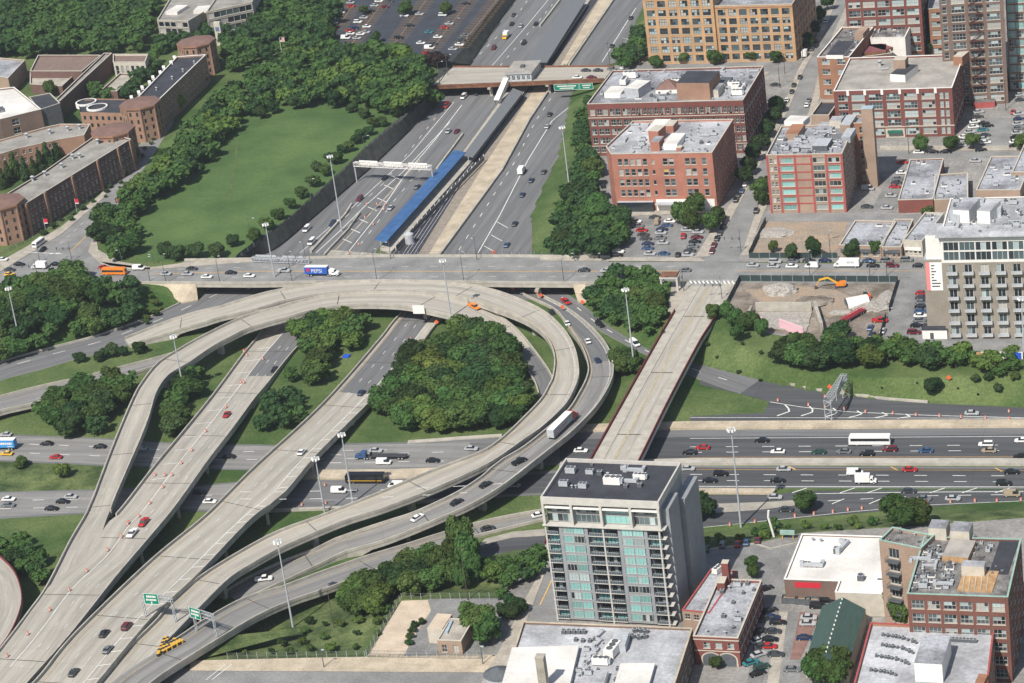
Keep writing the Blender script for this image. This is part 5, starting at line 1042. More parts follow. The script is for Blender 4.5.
for pxs, dh, w_, r_ in ((((648, 131), (658, 131.5), (660, 125)), 5, 'brick_salmon', 'trim_stone'), (((645, 131), (661, 131), (664, 119)), 2, 'metal_grey', 'roof_white'), (((663, 144), (677, 144), (681, 133)), 2.5, 'trim_white', 'roof_white'), (((650, 142), (659, 142), (661, 136)), 4, 'brick_salmon', 'roof_grey'), (((676, 148), (681, 148), (682, 145)), 1.4, 'brick_salmon', 'trim_stone'), (((664, 126), (673, 126), (674, 120)), 3, 'brick_salmon', 'trim_stone')): block(b, 'rooftop_house', pxs, h0, dh, w_, r_)
scatter(b, 42, AC, 41, None, (.7, 1.3), 2.)

# ---- campus on the left ----
def quadb(name, lab, cat_, px, hh, wl, rf, fac={}, **k): return building(name, lab, cat_, [G(x, y, hh) for x, y in px], hh, wl, rf, fac, **k)
def octa(root, cx, cy, rad, hh, wl, tilt=0., sx=1., z0=-.3, win=True):
    q = G(cx, cy, hh); pts = [(q.x+rad*sx*math.cos(tilt+math.pi*(2*i+1)/8), q.y+rad*math.sin(tilt+math.pi*(2*i+1)/8)) for i in range(8)]
    mb = MB(); cnt_ = [0]
    for i in range(8):
        A_, B_ = Vector((*pts[i], 0)), Vector((*pts[(i+1) % 8], 0)); ops = [o for o in openings(A_, B_, [F(4, 2, 1, hh-1, w=1.1, h=2., g='dark')])] if win and Vector(((B_-A_).y, -(B_-A_).x, 0)).dot(CAM-A_) > 0 else []
        L_ = (B_-A_).length; ops = [o for o in ops if o[0] > .3 and o[1] < L_-.3]; wallgrid(mb, A_, B_, z0, hh, ops, reveal=.2); dd = (B_-A_).normalized(); n_ = Vector((dd.y, -dd.x, 0))
        for o in ops: p = A_+dd*((o[0]+o[1])/2)-n_*.12; p.z = o[2]; mapwin(root, winmesh(o[1]-o[0], o[3]-o[2], 'glass_dark', 'frame_dark', 1, 1, False), p, math.atan2(dd.y, dd.x), cnt_)
        if i % 1 == 0 and win:
            mb.tube((*pts[i], z0), (*pts[i], hh-.05), .45, n=6)
    local(root, mb.build('tower_wall', [wl], None, origin=(q.x, q.y, 0)))
    mb = MB(); e = 1.07; top = (q.x, q.y, hh+1.6); r_ = [(q.x+(x-q.x)*e, q.y+(y-q.y)*e, hh+.3) for x, y in pts]; r0_ = [(x, y, hh-.5) for x, y, _ in r_]
    for i in range(8): j = (i+1) % 8; mb.poly([r_[i], r_[j], top], 0); mb.quad(r0_[i], r0_[j], r_[j], r_[i], 1)
    local(root, mb.build('tower_roof', ['roof_brown', 'brick_orange'], None, origin=(q.x, q.y, hh)))
P4 = [(136, 99), (159, 99.5), (206, 54.5), (177, 56.5)]
b = quadb('campus_hall', 'long campus hall with black roof, white edge and two octagonal brown roofed towers', 'campus building', P4, 14.5, 'brick_campus', 'roof_dark', {1: [F(4, 16, 1, 13.5, w=1.3, h=2., g='dark')]}, trim='trim_white')
octa(b, 140, 103, 9.2, 16.5, 'brick_campus'); octa(b, 196, 41.5, 9.2, 16.5, 'brick_campus')
Pw = [G(80, 112, 13), G(124, 113, 13), G(125, 99, 13), G(98, 98.5, 13), G(78, 100, 13)]; mb = MB(); ops = openings(Vector((Pw[0].x, Pw[0].y, 0)), Vector((Pw[1].x, Pw[1].y, 0)), [F(3, 7, 1, 12, w=1.4, h=1.9, g='dark')]); wallgrid(mb, Vector((Pw[0].x, Pw[0].y, 0)), Vector((Pw[1].x, Pw[1].y, 0)), -.3, 13, ops, reveal=.2)
for i in range(1, 5): A_, B_ = Pw[i], Pw[(i+1) % 5]; wallgrid(mb, Vector((A_.x, A_.y, 0)), Vector((B_.x, B_.y, 0)), -.3, 13, [])
n_ = len(mb.v); mb.v += [tuple(p-Vector((0, 0, .6))) for p in Pw]; mb.f.append(tuple(range(n_, n_+5))); mb.m.append(1); local(b, mb.build('side_wing', ['brick_campus', 'roof_dark'], None, origin=Pw[0])); dd = (Pw[1]-Pw[0]).normalized(); cn = [0]
for o in ops: p = Pw[0]+dd*((o[0]+o[1])/2)+Vector((-dd.y, dd.x, 0))*.12; p.z = o[2]; mapwin(b, winmesh(o[1]-o[0], o[3]-o[2], 'glass_dark', 'frame_dark', 1, 1, False), p, math.atan2(dd.y, dd.x), cn)
for cx, cy in ((86, 102), (97, 107)):
    q = G(cx, cy, 13); mb = MB()
    for i in range(20): a0, a1 = math.pi*i/10, math.pi*(i+1)/10; mb.quad(*[(q.x+r*1.0*math.cos(t)*1.25, q.y+r*math.sin(t)*1.2, 13.25) for r, t in ((4.1, a0), (4.1, a1), (3.5, a1), (3.5, a0))]); mb.quad(*[(q.x+4.1*math.cos(t)*1.25, q.y+4.1*math.sin(t)*1.2, z_) for t, z_ in ((a0, 11), (a1, 11), (a1, 13.25), (a0, 13.25))])
    local(b, mb.build('rooftop_ring', ['trim_white'], None, origin=(q.x, q.y, 12)))
for t in (.2, .45, .62, .8):
    q = G(136+(206-136)*t*.9+8, 99-44*t, 13.7); unit(b, 'rooftop_vent', q.x, q.y, 13.7, 0, 1.3)
# stepped white edge of the roof
mb = MB()
for i in range(9): q = G(131.5+(176-133)*i/8+(2 if i % 2 else 0), 98-(98-58)*i/8, 14); mb.box((q.x, q.y, 13.6), (1.4, 4.2, 1.1), .5)
local(b, mb.build('stepped_edge', ['trim_white'], None))
q = P4
b = quadb('campus_hall', 'front campus hall with gravel roof and octagonal corner towers facing the street', 'campus building', [(3, 196), (25, 204), (131, 139), (112, 134), (93, 137), (46, 170)], 14.5, 'brick_dark', 'roof_campus', {1: [F(4, 26, 1, 13.5, w=1.3, h=2., g='dark')]}, trim='trim_stone')
octa(b, 113, 130, 9.5, 16.5, 'brick_campus'); octa(b, 1, 202, 9.5, 16.5, 'brick_campus')
A, B = G(25, 204, 14.5), G(131, 139, 14.5); d = (B-A).normalized(); nr = Vector((d.y, -d.x, 0))
for t in (.0, .17, .42, .66, .86, .98): q = A+d*(B-A).length*t+nr*.3; mb = MB(); mb.box((q.x, q.y, -.3), (1.2, 1., 14.6), math.atan2(d.y, d.x)); local(b, mb.build('pilaster', ['brick_campus'], None, origin=q))
for x, y in ((73, 159), (80, 158), (33, 181), (45, 176), (62, 168), (98, 144)): upx(b, 'rooftop_vent', x, y, 0, 2.)
b = quadb('campus_hall', 'curving brick wing with grey roof behind the front campus hall', 'campus building', [(-20, 160), (19, 148), (60, 139), (84, 135), (90, 124), (60, 124), (46, 127), (0, 140), (-20, 146)], 12.5, 'brick_campus', 'roof_campus', {0: [F(3, 6, 1, 12, w=1.3, h=1.8, g='dark')], 1: [F(3, 6, 1, 12, w=1.3, h=1.8, g='dark')]}, trim='trim_stone')
for x, y in ((27, 138), (68, 131), (80, 129), (50, 134)): upx(b, 'rooftop_vent', x, y, 0, 2.)
b = quadb('lecture_block', 'brown brick block with blazing white roof at the left edge', 'campus building', [(-30, 124), (0, 119), (41, 109), (14, 87), (-30, 92)], 15, 'brick_brown', 'roof_white', {1: [F(3, 1, 1, 14, w=3.4, h=3, u=(.2, .5), g='dark')]}, trim='trim_white'); block(b, 'rooftop_house', ((-6, 112), (4, 110), (8, 105)), BP[b.name][1], 1., 'roof_grey', 'metal_dark')
quadb('lecture_block', 'black walled block wedged between the white roof and the diagonal walkway', 'campus building', [(39, 110), (60, 103), (50, 93), (29, 97)], 14.5, 'metal_dark', 'roof_dark', {})
quadb('covered_walkway', 'long straight raised brick walkway with flat grey roof running diagonally', 'walkway', [(55, 100), (60, 101), (112, 53), (104, 53)], 9, 'brick_dark', 'roof_campus', {})
quadb('campus_hall', 'flat brown roofed hall behind the diagonal walkway at the left', 'campus building', [(30, 71), (82, 71), (101, 55), (38, 55)], 8, 'brick_dark', M('roof_brick', (.20, .145, .12), .9, .15, .2, stretch=(8, 1, 1)), {})
quadb('campus_hall', 'low pale terrace building in front of the brown roof', 'campus building', [(30, 84), (62, 86), (77, 72), (30, 72)], 5, 'brick_dark', 'concrete_old', {})
b = quadb('campus_hall', 'brown roofed hall with pale arched front right of the walkway', 'campus building', [(113, 62), (145, 62), (148, 54), (113, 54)], 9, 'trim_stone', MATS['roof_brick'], {0: [F(1, 6, .5, 8.5, w=1.8, h=5, g='dark', nn=(1, 2))]})
quadb('campus_hall', 'small pale roofed block with brown cube between the walkway and the long hall', 'campus building', [(100, 91), (117, 91), (135, 74), (120, 73)], 5, 'brick_dark', 'concrete_old', {})
quadb('campus_hall', 'grey roofed hall at the left margin above the white roof', 'campus building', [(-30, 71), (8, 78), (25, 60), (-10, 57)], 9, 'brick_tan', 'roof_grey', {})
b = quadb('campus_hall', 'concrete framed campus building at the top edge with pale roof boxes', 'campus building', [(157, 20), (188, 21), (210, 8), (228, -12), (175, -10)], 12, 'concrete_old', 'roof_campus', {0: [F(3, 5, 1, 11.5, w=3.2, h=2.6, g='dark', nn=(1, 1))]}); h0 = BP[b.name][1]
for pxs in (((165, 12), (177, 12), (184, 5)), ((193, 11), (207, 10), (212, 5))): block(b, 'rooftop_house', pxs, h0, 1.6, 'roof_white', 'roof_white')
b = quadb('campus_hall', 'concrete framed wing with deep window bays at the top edge', 'campus building', [(206, 12), (252, 2), (262, -18), (224, -14)], 14, 'concrete_old', 'roof_campus', {0: [F(3, 7, 1, 13.5, w=3.4, h=3, g='dark', nn=(1, 1))]})
q = G(221, 45, 0); root = empty('sign_pylon', q, 0, 'white concrete sign pylon standing beside the black roofed hall', 'pylon'); mb = MB(); mb.box((0, 0, 0), (3.4, 2.2, 12.5)); mb.build('shaft', ['trim_stone'], root); mb = MB(); mb.box((0, -1.15, 7.8), (2., .12, 2.2)); mb.build('emblem', [MF('emblem_blue', (.12, .14, .3))], root)
# pump house in the yard
P = ortho((425, 644), (441, 644.5), (447, 622), 5.)
b = building('pump_house', 'small tan brick pump house with flat roofs in the fenced yard', 'utility building', ortho((437, 640), (461, 641), (466, 619), 4.6), 4.6, 'brick_tan', 'concrete_old', {0: [F(1, 2, .2, 3.6, w=1.6, h=2.4, g='dark')]}, par=.3, trim='trim_stone'); block(b, 'low_roof', ((427, 628), (442, 629), (448, 614)), 0., 5., 'trim_stone', 'gravel'); block(b, 'skylight', ((445, 632), (447.5, 632), (453, 620)), BP[b.name][1], .6, 'metal_blue')
# ================= TREES =================
def leafmat(name, col, rnd=.3, trans=.35):
    m = bpy.data.materials.new(name); m.use_nodes = True; t = m.node_tree; L = t.links; t.nodes.remove(t.nodes['Principled BSDF'])
    oi = nd(t, 'ShaderNodeObjectInfo'); hs = nd(t, 'ShaderNodeHueSaturation'); tc = nd(t, 'ShaderNodeTexCoord'); n = nd(t, 'ShaderNodeTexNoise'); n.inputs['Scale'].default_value = 2.2; n.inputs['Detail'].default_value = 4
    L.new(tc.outputs['Object'], n.inputs[0])
    a = nd(t, 'ShaderNodeMapRange'); a.inputs['From Min'].default_value = .3; a.inputs['From Max'].default_value = .7; a.inputs['To Min'].default_value = .6; a.inputs['To Max'].default_value = 1.45; L.new(n.outputs['Fac'], a.inputs[0])
    b = nd(t, 'ShaderNodeMapRange'); b.inputs['To Min'].default_value = 1-rnd; b.inputs['To Max'].default_value = 1+rnd; L.new(oi.outputs['Random'], b.inputs[0])
    c = nd(t, 'ShaderNodeMath', operation='MULTIPLY'); L.new(a.outputs[0], c.inputs[0]); L.new(b.outputs[0], c.inputs[1]); L.new(c.outputs[0], hs.inputs['Value'])
    w1 = nd(t, 'ShaderNodeMath', operation='MULTIPLY'); w1.inputs[1].default_value = 7.31; L.new(oi.outputs['Random'], w1.inputs[0]); w2 = nd(t, 'ShaderNodeMath', operation='FRACT'); L.new(w1.outputs[0], w2.inputs[0])
    h = nd(t, 'ShaderNodeMapRange'); h.inputs['To Min'].default_value = .465; h.inputs['To Max'].default_value = .52; L.new(w2.outputs[0], h.inputs[0]); L.new(h.outputs[0], hs.inputs['Hue'])
    hs.inputs['Color'].default_value = (*col, 1)
    d = nd(t, 'ShaderNodeBsdfDiffuse'); tr = nd(t, 'ShaderNodeBsdfTranslucent'); mx = nd(t, 'ShaderNodeMixShader'); mx.inputs[0].default_value = trans
    L.new(hs.outputs[0], d.inputs[0]); L.new(hs.outputs[0], tr.inputs[0]); L.new(d.outputs[0], mx.inputs[1]); L.new(tr.outputs[0], mx.inputs[2]); L.new(mx.outputs[0], t.nodes['Material Output'].inputs[0]); MATS[name] = m
leafmat('leaf', (.072, .130, .040)); leafmat('leaf_dark', (.048, .092, .036)); leafmat('leaf_light', (.112, .170, .045)); leafmat('leaf_yellow', (.17, .24, .03)); leafmat('leaf_plum', (.045, .035, .028))
M('bark', (.09, .07, .05), .95, .2, 2.)
CM = {}
def crown_mesh(shape, var, mat):
    k = (shape, var, mat)
    if k in CM: return CM[k]
    rg = random.Random(hash((shape, var)) % 999+var*17) if False else random.Random(var*101+len(shape)*7)
    v = []; f = []
    # crown occupies z 0..1 scaled later, radius 1
    blobs = []
    if shape == 'round': nb = 15
    elif shape == 'cone': nb = 12
    elif shape == 'lo': nb = 11
    else: nb = 9
    for i in range(nb):
        if shape in ('round', 'lo'):
            th = rg.uniform(0, 2*math.pi); z = rg.uniform(-.55, .8); rr = math.sqrt(max(0, 1-z*z*.8))*rg.uniform(.35, .72); blobs.append((rr*math.cos(th), rr*math.sin(th), z*.75, rg.uniform(.30, .50)))
        elif shape == 'cone':
            z = -.9+1.8*i/(nb-1); rr = (1-(z+.9)/1.9)*.55; th = rg.uniform(0, 6.28); blobs.append((rr*.6*math.cos(th), rr*.6*math.sin(th), z, .16+.5*(1-(z+.9)/1.85)))
        else:
            th = rg.uniform(0, 6.28); rr = rg.uniform(.2, .7); blobs.append((rr*math.cos(th), rr*math.sin(th), rg.uniform(-.3, .3), rg.uniform(.3, .5)))
    if shape == 'round': blobs.append((0, 0, .1, .62))
    for bx, by, bz, br in blobs:
        n = int((24 if shape == 'lo' else 110)*(br/.4)**2)
        for q in range(n):
            z = rg.uniform(-.75, 1); th = rg.uniform(0, 6.283); s = math.sqrt(1-z*z); nrm = Vector((s*math.cos(th), s*math.sin(th), z)); r_ = br*rg.uniform(.78, 1.1)
            c = Vector((bx, by, bz))+nrm*r_; nrm = (nrm+Vector((rg.gauss(0, .45), rg.gauss(0, .45), rg.gauss(0, .45)))).normalized()
            a = nrm.orthogonal().normalized(); b = nrm.cross(a); ph = rg.uniform(0, 3.14); a, b = a*math.cos(ph)+b*math.sin(ph), b*math.cos(ph)-a*math.sin(ph); sz = rg.uniform(.055, .105)*(1.9 if shape == 'lo' else 1)
            i0 = len(v); v += [tuple(c-a*sz-b*sz*.7), tuple(c+a*sz-b*sz*.6), tuple(c+a*sz*.8+b*sz), tuple(c-a*sz*.7+b*sz*.8)]; f.append((i0, i0+1, i0+2, i0+3))
        # inner mass
        bm = bmesh.new(); bmesh.ops.create_icosphere(bm, subdivisions=1 if shape == 'lo' else 2, radius=br*.80, matrix=Matrix.Translation((bx, by, bz))); i0 = len(v)
        for p in bm.verts: p.co += (noise.noise_vector(p.co*4))*.05; v.append(tuple(p.co))
        bm.verts.index_update(); f += [tuple(i0+w.index for w in t.verts) for t in bm.faces]; bm.free()
    me = bpy.data.meshes.new('crown'); me.from_pydata(v, [], f); me.materials.append(MATS[mat]); me.update(); CM[k] = me; return me
TMs = {}
def trunk_mesh(h, r, lean=0):
    k = round(h, 1), round(r, 2)
    if k in TMs: return TMs[k]
    mb = MB(); mb.tube((0, 0, -.4), (0, 0, h*.5), r, r*.7, 7); mb.tube((0, 0, h*.5), (.1, .05, h), r*.7, r*.3, 6)
    for i in range(4): th = i*1.6+.3; mb.tube((0, 0, h*(.45+.1*i)), (math.cos(th)*h*.28, math.sin(th)*h*.28, h*(.75+.06*i)), r*.4, r*.12, 5)
    o = mb.build('trunk', 'bark'); me = o.data; bpy.data.objects.remove(o); TMs[k] = me; return me
NT = [0]; TR = []
def tree(x, y, z, h, r, label, cat_='tree', group=None, mat='leaf', shape='round', name='broadleaf_tree', ordn=True):
    NT[0] += 1; rg = random.Random(NT[0]*13); rt = empty(name, (x, y, z), 0, label, cat_, group)
    if ordn: rt['ordn'] = 1
    TR.append((rt, mat, x, y, z, h, r, ordn))
    me = crown_mesh(shape, rg.randrange(5), mat); c = bpy.data.objects.new('crown', me); COL.objects.link(c); c.parent = rt; ch = h*.5 if shape == 'round' else h*.5
    c.location = (0, 0, h-ch*.92); c.rotation_euler = (0, 0, rg.uniform(0, 6.28)); c.scale = (r*rg.uniform(.92, 1.1), r*rg.uniform(.92, 1.1), ch*rg.uniform(.95, 1.08))
    if shape != 'shrub':
        hh = min(4, max(1, round(h*.5))) ; t = bpy.data.objects.new('trunk', trunk_mesh(4., .22)); COL.objects.link(t); t.parent = rt; s = h*.62/4; t.scale = (s, s, s)
    return rt
def gz(x, y): return H(x, y)
def tpx(px, py, h, r, label, **k):
    """px,py = centre of the crown in the photo"""
    p = G(px, py, .55*h)
    for _ in range(4): g = gz(p.x, p.y); p = G(px, py, g+.55*h)
    return tree(p.x, p.y, gz(p.x, p.y), h, r, label, **k)
STUFF = {}
def lowtree(mb, mat, x, y, z, h, r, rg):
    k = ('lo', mat)
    me = crown_mesh('lo', rg.randrange(3), 'leaf'); ca = rg.uniform(0, 6.28); c, s_ = math.cos(ca), math.sin(ca); n = len(mb.v); ch = h*.5
    co = np.empty(len(me.vertices)*3); me.vertices.foreach_get('co', co); co = co.reshape(-1, 3); X = (co[:, 0]*c-co[:, 1]*s_)*r+x; Y = (co[:, 0]*s_+co[:, 1]*c)*r+y; Z = co[:, 2]*ch+z+h-ch*.92
    mb.v += list(zip(X.tolist(), Y.tolist(), Z.tolist())); mb.f += [tuple(n+i for i in p.vertices) for p in me.polygons]; mb.m += [('leaf', 'leaf_light', 'leaf_dark', 'bark').index(mat)]*len(me.polygons)
    m0 = len(mb.f); mb.tube((x, y, z-.3), (x, y, z+h*.6), .22, .12, 5, 3)
def grove(poly, sp, hr, label, group, z=0., mats=('leaf', 'leaf', 'leaf_dark'), seed=1, edge=None, shape='round', name='broadleaf_tree', rk=.5, stuff=None):
    if edge is None: edge = (hr[0]+hr[1])/2*rk*.92
    hm = (hr[0]+hr[1])/2; W = np.array([G(x, y, z+.55*hm)[:2] for x, y in poly]); rg = random.Random(seed); x0, y0 = W.min(0); x1, y1 = W.max(0); pts = []; tr = 0; A = abs(sum(W[i][0]*W[(i+1) % len(W)][1]-W[(i+1) % len(W)][0]*W[i][1] for i in range(len(W))))/2
    lim = int(A/(sp*sp)*30)
    while tr < lim:
        tr += 1; q = (rg.uniform(x0, x1), rg.uniform(y0, y1)); d, i = pd(W, np.array([q]))
        if not i[0] or d[0] < edge*(1 if tr < lim*.7 else .55) or any((q[0]-a)**2+(q[1]-b)**2 < sp*sp for a, b in pts): continue
        rr_ = hm*rk*.6
        if any(drop(q[0]+dx, q[1]+dy) > gz(q[0]+dx, q[1]+dy)+1.2 for dx, dy in ((0, 0), (rr_, 0), (-rr_, 0), (0, rr_), (0, -rr_))): continue
        pts.append(q)
    if stuff:
        mb = STUFF.setdefault(stuff, MB())
        for q in pts: h = rg.uniform(*hr); lowtree(mb, rg.choice(mats), q[0], q[1], gz(*q), h, h*rk*rg.uniform(.9, 1.15), rg)
        return len(pts)
    for q in pts:
        h = rg.uniform(*hr); tree(q[0], q[1], gz(*q), h, h*rk*rg.uniform(.9, 1.15), label, group=group, mat=rg.choice(mats), shape=shape, name=name, ordn=False, cat_='shrub' if shape == 'shrub' else 'tree')
    return len(pts)
grove([(-20,292),(20,284),(45,276),(68,270),(88,272),(97,286),(125,281),(143,286),(148,300),(130,312),(90,318),(55,330),(20,342),(-20,352)], 5.8, (6.9, 9.5), 'dense dark green tree on the bank above the curving road at the left', 'trees on the bank at the left', -2, seed=2, rk=.62)
grove([(148,290),(162,296),(158,304),(140,316),(146,300)], 3.3, (2, 3.5), 'low bright shrub beside the bridge abutment at the left', 'shrubs by the left abutment', -2, ('leaf_light', 'leaf'), 3, .5, 'shrub', 'shrub')
grove([(26,410),(48,390),(70,384),(92,380),(108,372),(125,374),(149,364),(143,380),(128,398),(118,412),(100,426),(62,430),(35,422)], 6.3, (6.9, 9.0), 'tree in the clump between the two left ramps and the lower expressway', 'trees between the left ramps', -6, seed=4, rk=.62)
grove([(183,352),(216,349),(216,364),(200,376),(196,392),(190,420),(180,430),(158,430),(150,416),(152,400),(165,388),(183,368)], 5.8, (6.9, 9.0), 'tree in the clump hugging the pale inner loop ramp', 'trees beside the pale inner ramp', -6, seed=5, rk=.62)
grove([(290,332),(300,318),(325,312),(352,314),(367,318),(366,334),(350,345),(335,350),(325,370),(328,380),(308,380),(305,362),(300,348)], 5.2, (6.9, 8.6), 'leafy tree on the grass between the two viaduct carriageways', 'trees between the carriageways', -6, ('leaf', 'leaf_light', 'leaf'), 6, rk=.62)
tpx(291, 374, 5.5, 2.8, 'small lone round tree left of the blue tarp between the carriageways')
grove([(254,400),(270,388),(300,388),(312,396),(306,412),(285,428),(260,424)], 5.2, (5.2, 6.9), 'low dark tree in the clump beside the right viaduct carriageway', 'low trees by the right carriageway', -6, ('leaf_dark', 'leaf'), 7, rk=.62)
grove([(384,372),(396,352),(412,350),(428,347),(448,326),(466,314),(484,316),(494,328),(506,340),(518,358),(530,378),(537,396),(534,416),(512,421),(470,424),(430,425),(395,424),(372,414),(368,400),(380,392)], 5.8, (7.7, 10.3), 'leafy tree in the big grove enclosed by the loop ramps', 'grove inside the loop ramps', -6, ('leaf', 'leaf', 'leaf_light', 'leaf_dark'), 8, rk=.62)
grove([(578,283),(600,277),(625,272),(645,276),(664,276),(668,300),(660,325),(640,330),(622,318),(600,305),(585,296)], 4.8, (6.0, 8.2), 'dense tree in the triangle between the cross street and the street bridge', 'trees in the triangle by the street bridge', -2.5, ('leaf', 'leaf_dark', 'leaf'), 9, rk=.62)
for x, y in ((617, 358), (629, 356), (622, 366), (634, 364)): tpx(x, y, 7, 3.4, 'bushy tree at the foot of the tall light mast by the outer ramp')
grove([(764,352),(785,346),(808,343),(822,332),(842,330),(858,338),(856,364),(820,368),(795,366),(768,362)], 5.4, (6.9, 9.5), 'big dark tree on the slope below the building site', 'trees below the building site', -1, ('leaf_dark', 'leaf', 'leaf_dark'), 10, rk=.62)
grove([(852,345),(885,336),(905,342),(940,340),(965,348),(975,356),(960,364),(930,366),(895,368),(858,368),(850,362)], 5.4, (5.2, 7.3), 'mid green tree on the slope between the site and the apartment block', 'trees below the apartment block', -1, ('leaf', 'leaf_light', 'leaf_dark'), 11, rk=.62)
grove([(955,354),(1020,350),(1030,368),(1000,374),(965,372)], 4.7, (3.9, 5.6), 'bushy tree near the right edge under the apartment block', 'trees at the right edge', -1, ('leaf', 'leaf_light'), 12, rk=.62)
for x, y, h, m in ((931, 374, 6, 'leaf_dark'), (975, 374, 3, 'leaf_dark'), (988, 373, 3, 'leaf_dark'), (998, 378, 3, 'leaf_dark'), (1014, 372, 3, 'leaf')): tpx(x, y, h, h*.55, 'round dark bush on the grass slope at the right', mat=m)
for x, y in ((735, 318), (727, 310), (745, 322), (738, 332), (762, 327), (752, 318), (713, 311)): tpx(x, y, 6.5, 3, 'bushy tree beside the end of the street bridge', mat='leaf')
grove([(700,338),(765,345),(768,380),(740,370),(712,358)], 7.7, (1.2, 2), 'small young shrub planted on the slope by the street bridge', 'young shrubs on the slope', -2, ('leaf_dark',), 13, .5, 'shrub', 'shrub')
grove([(870,388),(980,388),(990,394),(900,396)], 5.5, (.8, 1.3), 'dark red low shrub on the grass slope', 'red shrubs on the slope', -4, ('leaf_plum',), 14, .4, 'shrub', 'shrub')
tpx(702, 505, 8, 4.4, 'dark tree beside the glass tower at the collector lane', mat='leaf_dark'); tpx(694, 512, 6, 3.4, 'smaller dark tree touching the tower wall', mat='leaf_dark'); tpx(803, 500, 7.5, 4.3, 'spreading tree beside the collector lane above the white roofed shop', mat='leaf')
for x, y in ((893, 505), (907, 507), (919, 512), (903, 516)): tpx(x, y, 7.5, 4.2, 'leafy tree by the road edge above the lower lofts', mat='leaf')
grove([(697,533),(720,533),(760,528),(790,522),(830,520),(880,518),(880,527),(840,530),(800,528),(775,535),(740,540),(700,544)], 4.0, (1.8, 3.4), 'leafy shrub in the hedge row along the collector lane', 'hedge row by the collector lane', -1, ('leaf_light', 'leaf', 'leaf'), 15, .3, 'shrub', 'shrub', .65)
grove([(755,515),(775,512),(778,526),(760,528)], 4.2, (2.6, 3.9), 'dark green bush beside the white pipe', 'bushes beside the white pipe', -1, ('leaf',), 16, .3, rk=.62)
# lower middle
grove([(330,590),(345,578),(365,570),(385,572),(400,585),(396,605),(375,618),(350,620),(335,612)], 5.2, (6.5, 8.2), 'bright green leafy tree beside the lowest ramp', 'bright trees beside the lowest ramp', -3, ('leaf', 'leaf_light'), 17, rk=.62)
grove([(377,568),(378,548),(395,545),(425,540),(440,545),(445,580),(425,595),(400,592)], 5.2, (6.9, 8.6), 'dark tree between the lowest ramp and the gravel yard', 'dark trees above the gravel yard', -3, ('leaf', 'leaf_dark'), 18, rk=.62)
for x, y, h in ((461, 540, 16), (468, 552, 14), (455, 553, 13), (472, 566, 10), (448, 572, 9), (440, 560, 11), (462, 575, 9)): tpx(x, y, h, h*.33, 'tall airy tree rising above the collector road', mat='leaf')
tpx(493, 573, 6, 3.4, 'bright round shrubby tree right of the wooden pole', mat='leaf_light')
grove([(478,555),(500,556),(530,552),(543,545),(546,560),(540,575),(520,585),(505,600),(495,600),(510,570),(480,565)], 3.8, (3.4, 5.2), 'dark shrubby tree along the slope left of the tower', 'shrubs left of the tower', -1, ('leaf_dark', 'leaf'), 19, .4, rk=.62)
for x, y, h, r in ((478, 620, 9, 5), (487, 628, 9, 4.6), (470, 616, 8, 4)): tpx(x, y, h, r, 'full dark tree in the fenced yard beside the pump house', mat='leaf')
for x, y in ((511, 600), (518, 606), (505, 610), (514, 612)): tpx(x, y, 5, 2.6, 'dark bush in the corner of the fenced yard', mat='leaf_dark')
grove([(222,650),(260,625),(320,605),(350,618),(390,612),(385,640),(365,655),(215,657)], 5.5, (1.4, 3.2), 'wild shrub on the weedy bank below the lowest ramp', 'wild shrubs on the weedy bank', -2, ('leaf', 'leaf_dark', 'leaf_light'), 20, .3, 'shrub', 'shrub', .6)
for x, y in ((452, 621), (454, 626), (457, 630), (459, 634), (463, 619)): pass
for x, y in ((414, 619),): pass
for i, (x, y) in enumerate(((409, 643), (410, 636), (412, 630), (415, 625), (421, 622))): tpx(x, y-1, 1.9, 1.5, 'clipped blue green bush in the row beside the pump house', mat='leaf_dark', shape='shrub', name='shrub', cat_='shrub', group='clipped bushes by the pump house')
# far left bottom
grove([(-10,540),(10,525),(28,528),(48,545),(52,560),(45,575),(20,572),(0,560),(-10,560)], 5.2, (5.6, 7.3), 'dark tree beside the curved ramp with the red edge', 'trees beside the red edged ramp', -4, ('leaf_dark', 'leaf'), 21, rk=.62)
tpx(61, 470, 5, 3.3, 'bright lone bush on the weedy strip between expressway directions', mat='leaf_light'); tpx(21, 462, 3.5, 2.8, 'dark low bush on the weedy strip at the left', mat='leaf'); tpx(18, 464, 2.5, 2, 'smallest bush on the weedy strip at the left', mat='leaf')
for x, y, h in ((79, 357, 4), (105, 352, 4.5), (112, 350, 5), (122, 351, 4), (139, 347, 5), (99, 356, 4)): tpx(x, y, h, h*.6, 'small round tree on the grass between the two left roads', mat='leaf_dark')
# trench right bank
grove([(548,205),(560,190),(566,175),(572,150),(570,125),(580,100),(592,88),(602,100),(592,118),(600,140),(602,165),(600,190),(612,205),(628,215),(632,235),(622,250),(600,258),(575,256),(550,252),(540,240),(545,225)], 5.7, (6.5, 8.6), 'tree on the bank between the sunken expressway and the car park', 'trees on the right bank of the trench', -1, ('leaf', 'leaf_dark', 'leaf_dark'), 22, rk=.62)
grove([(612,58),(622,45),(636,28),(646,28),(648,60),(635,66),(618,66)], 4.8, (6.0, 7.7), 'dark tree squeezed between the expressway and the yellow factory', 'trees left of the yellow factory', -1, ('leaf_dark', 'leaf'), 23, rk=.62)
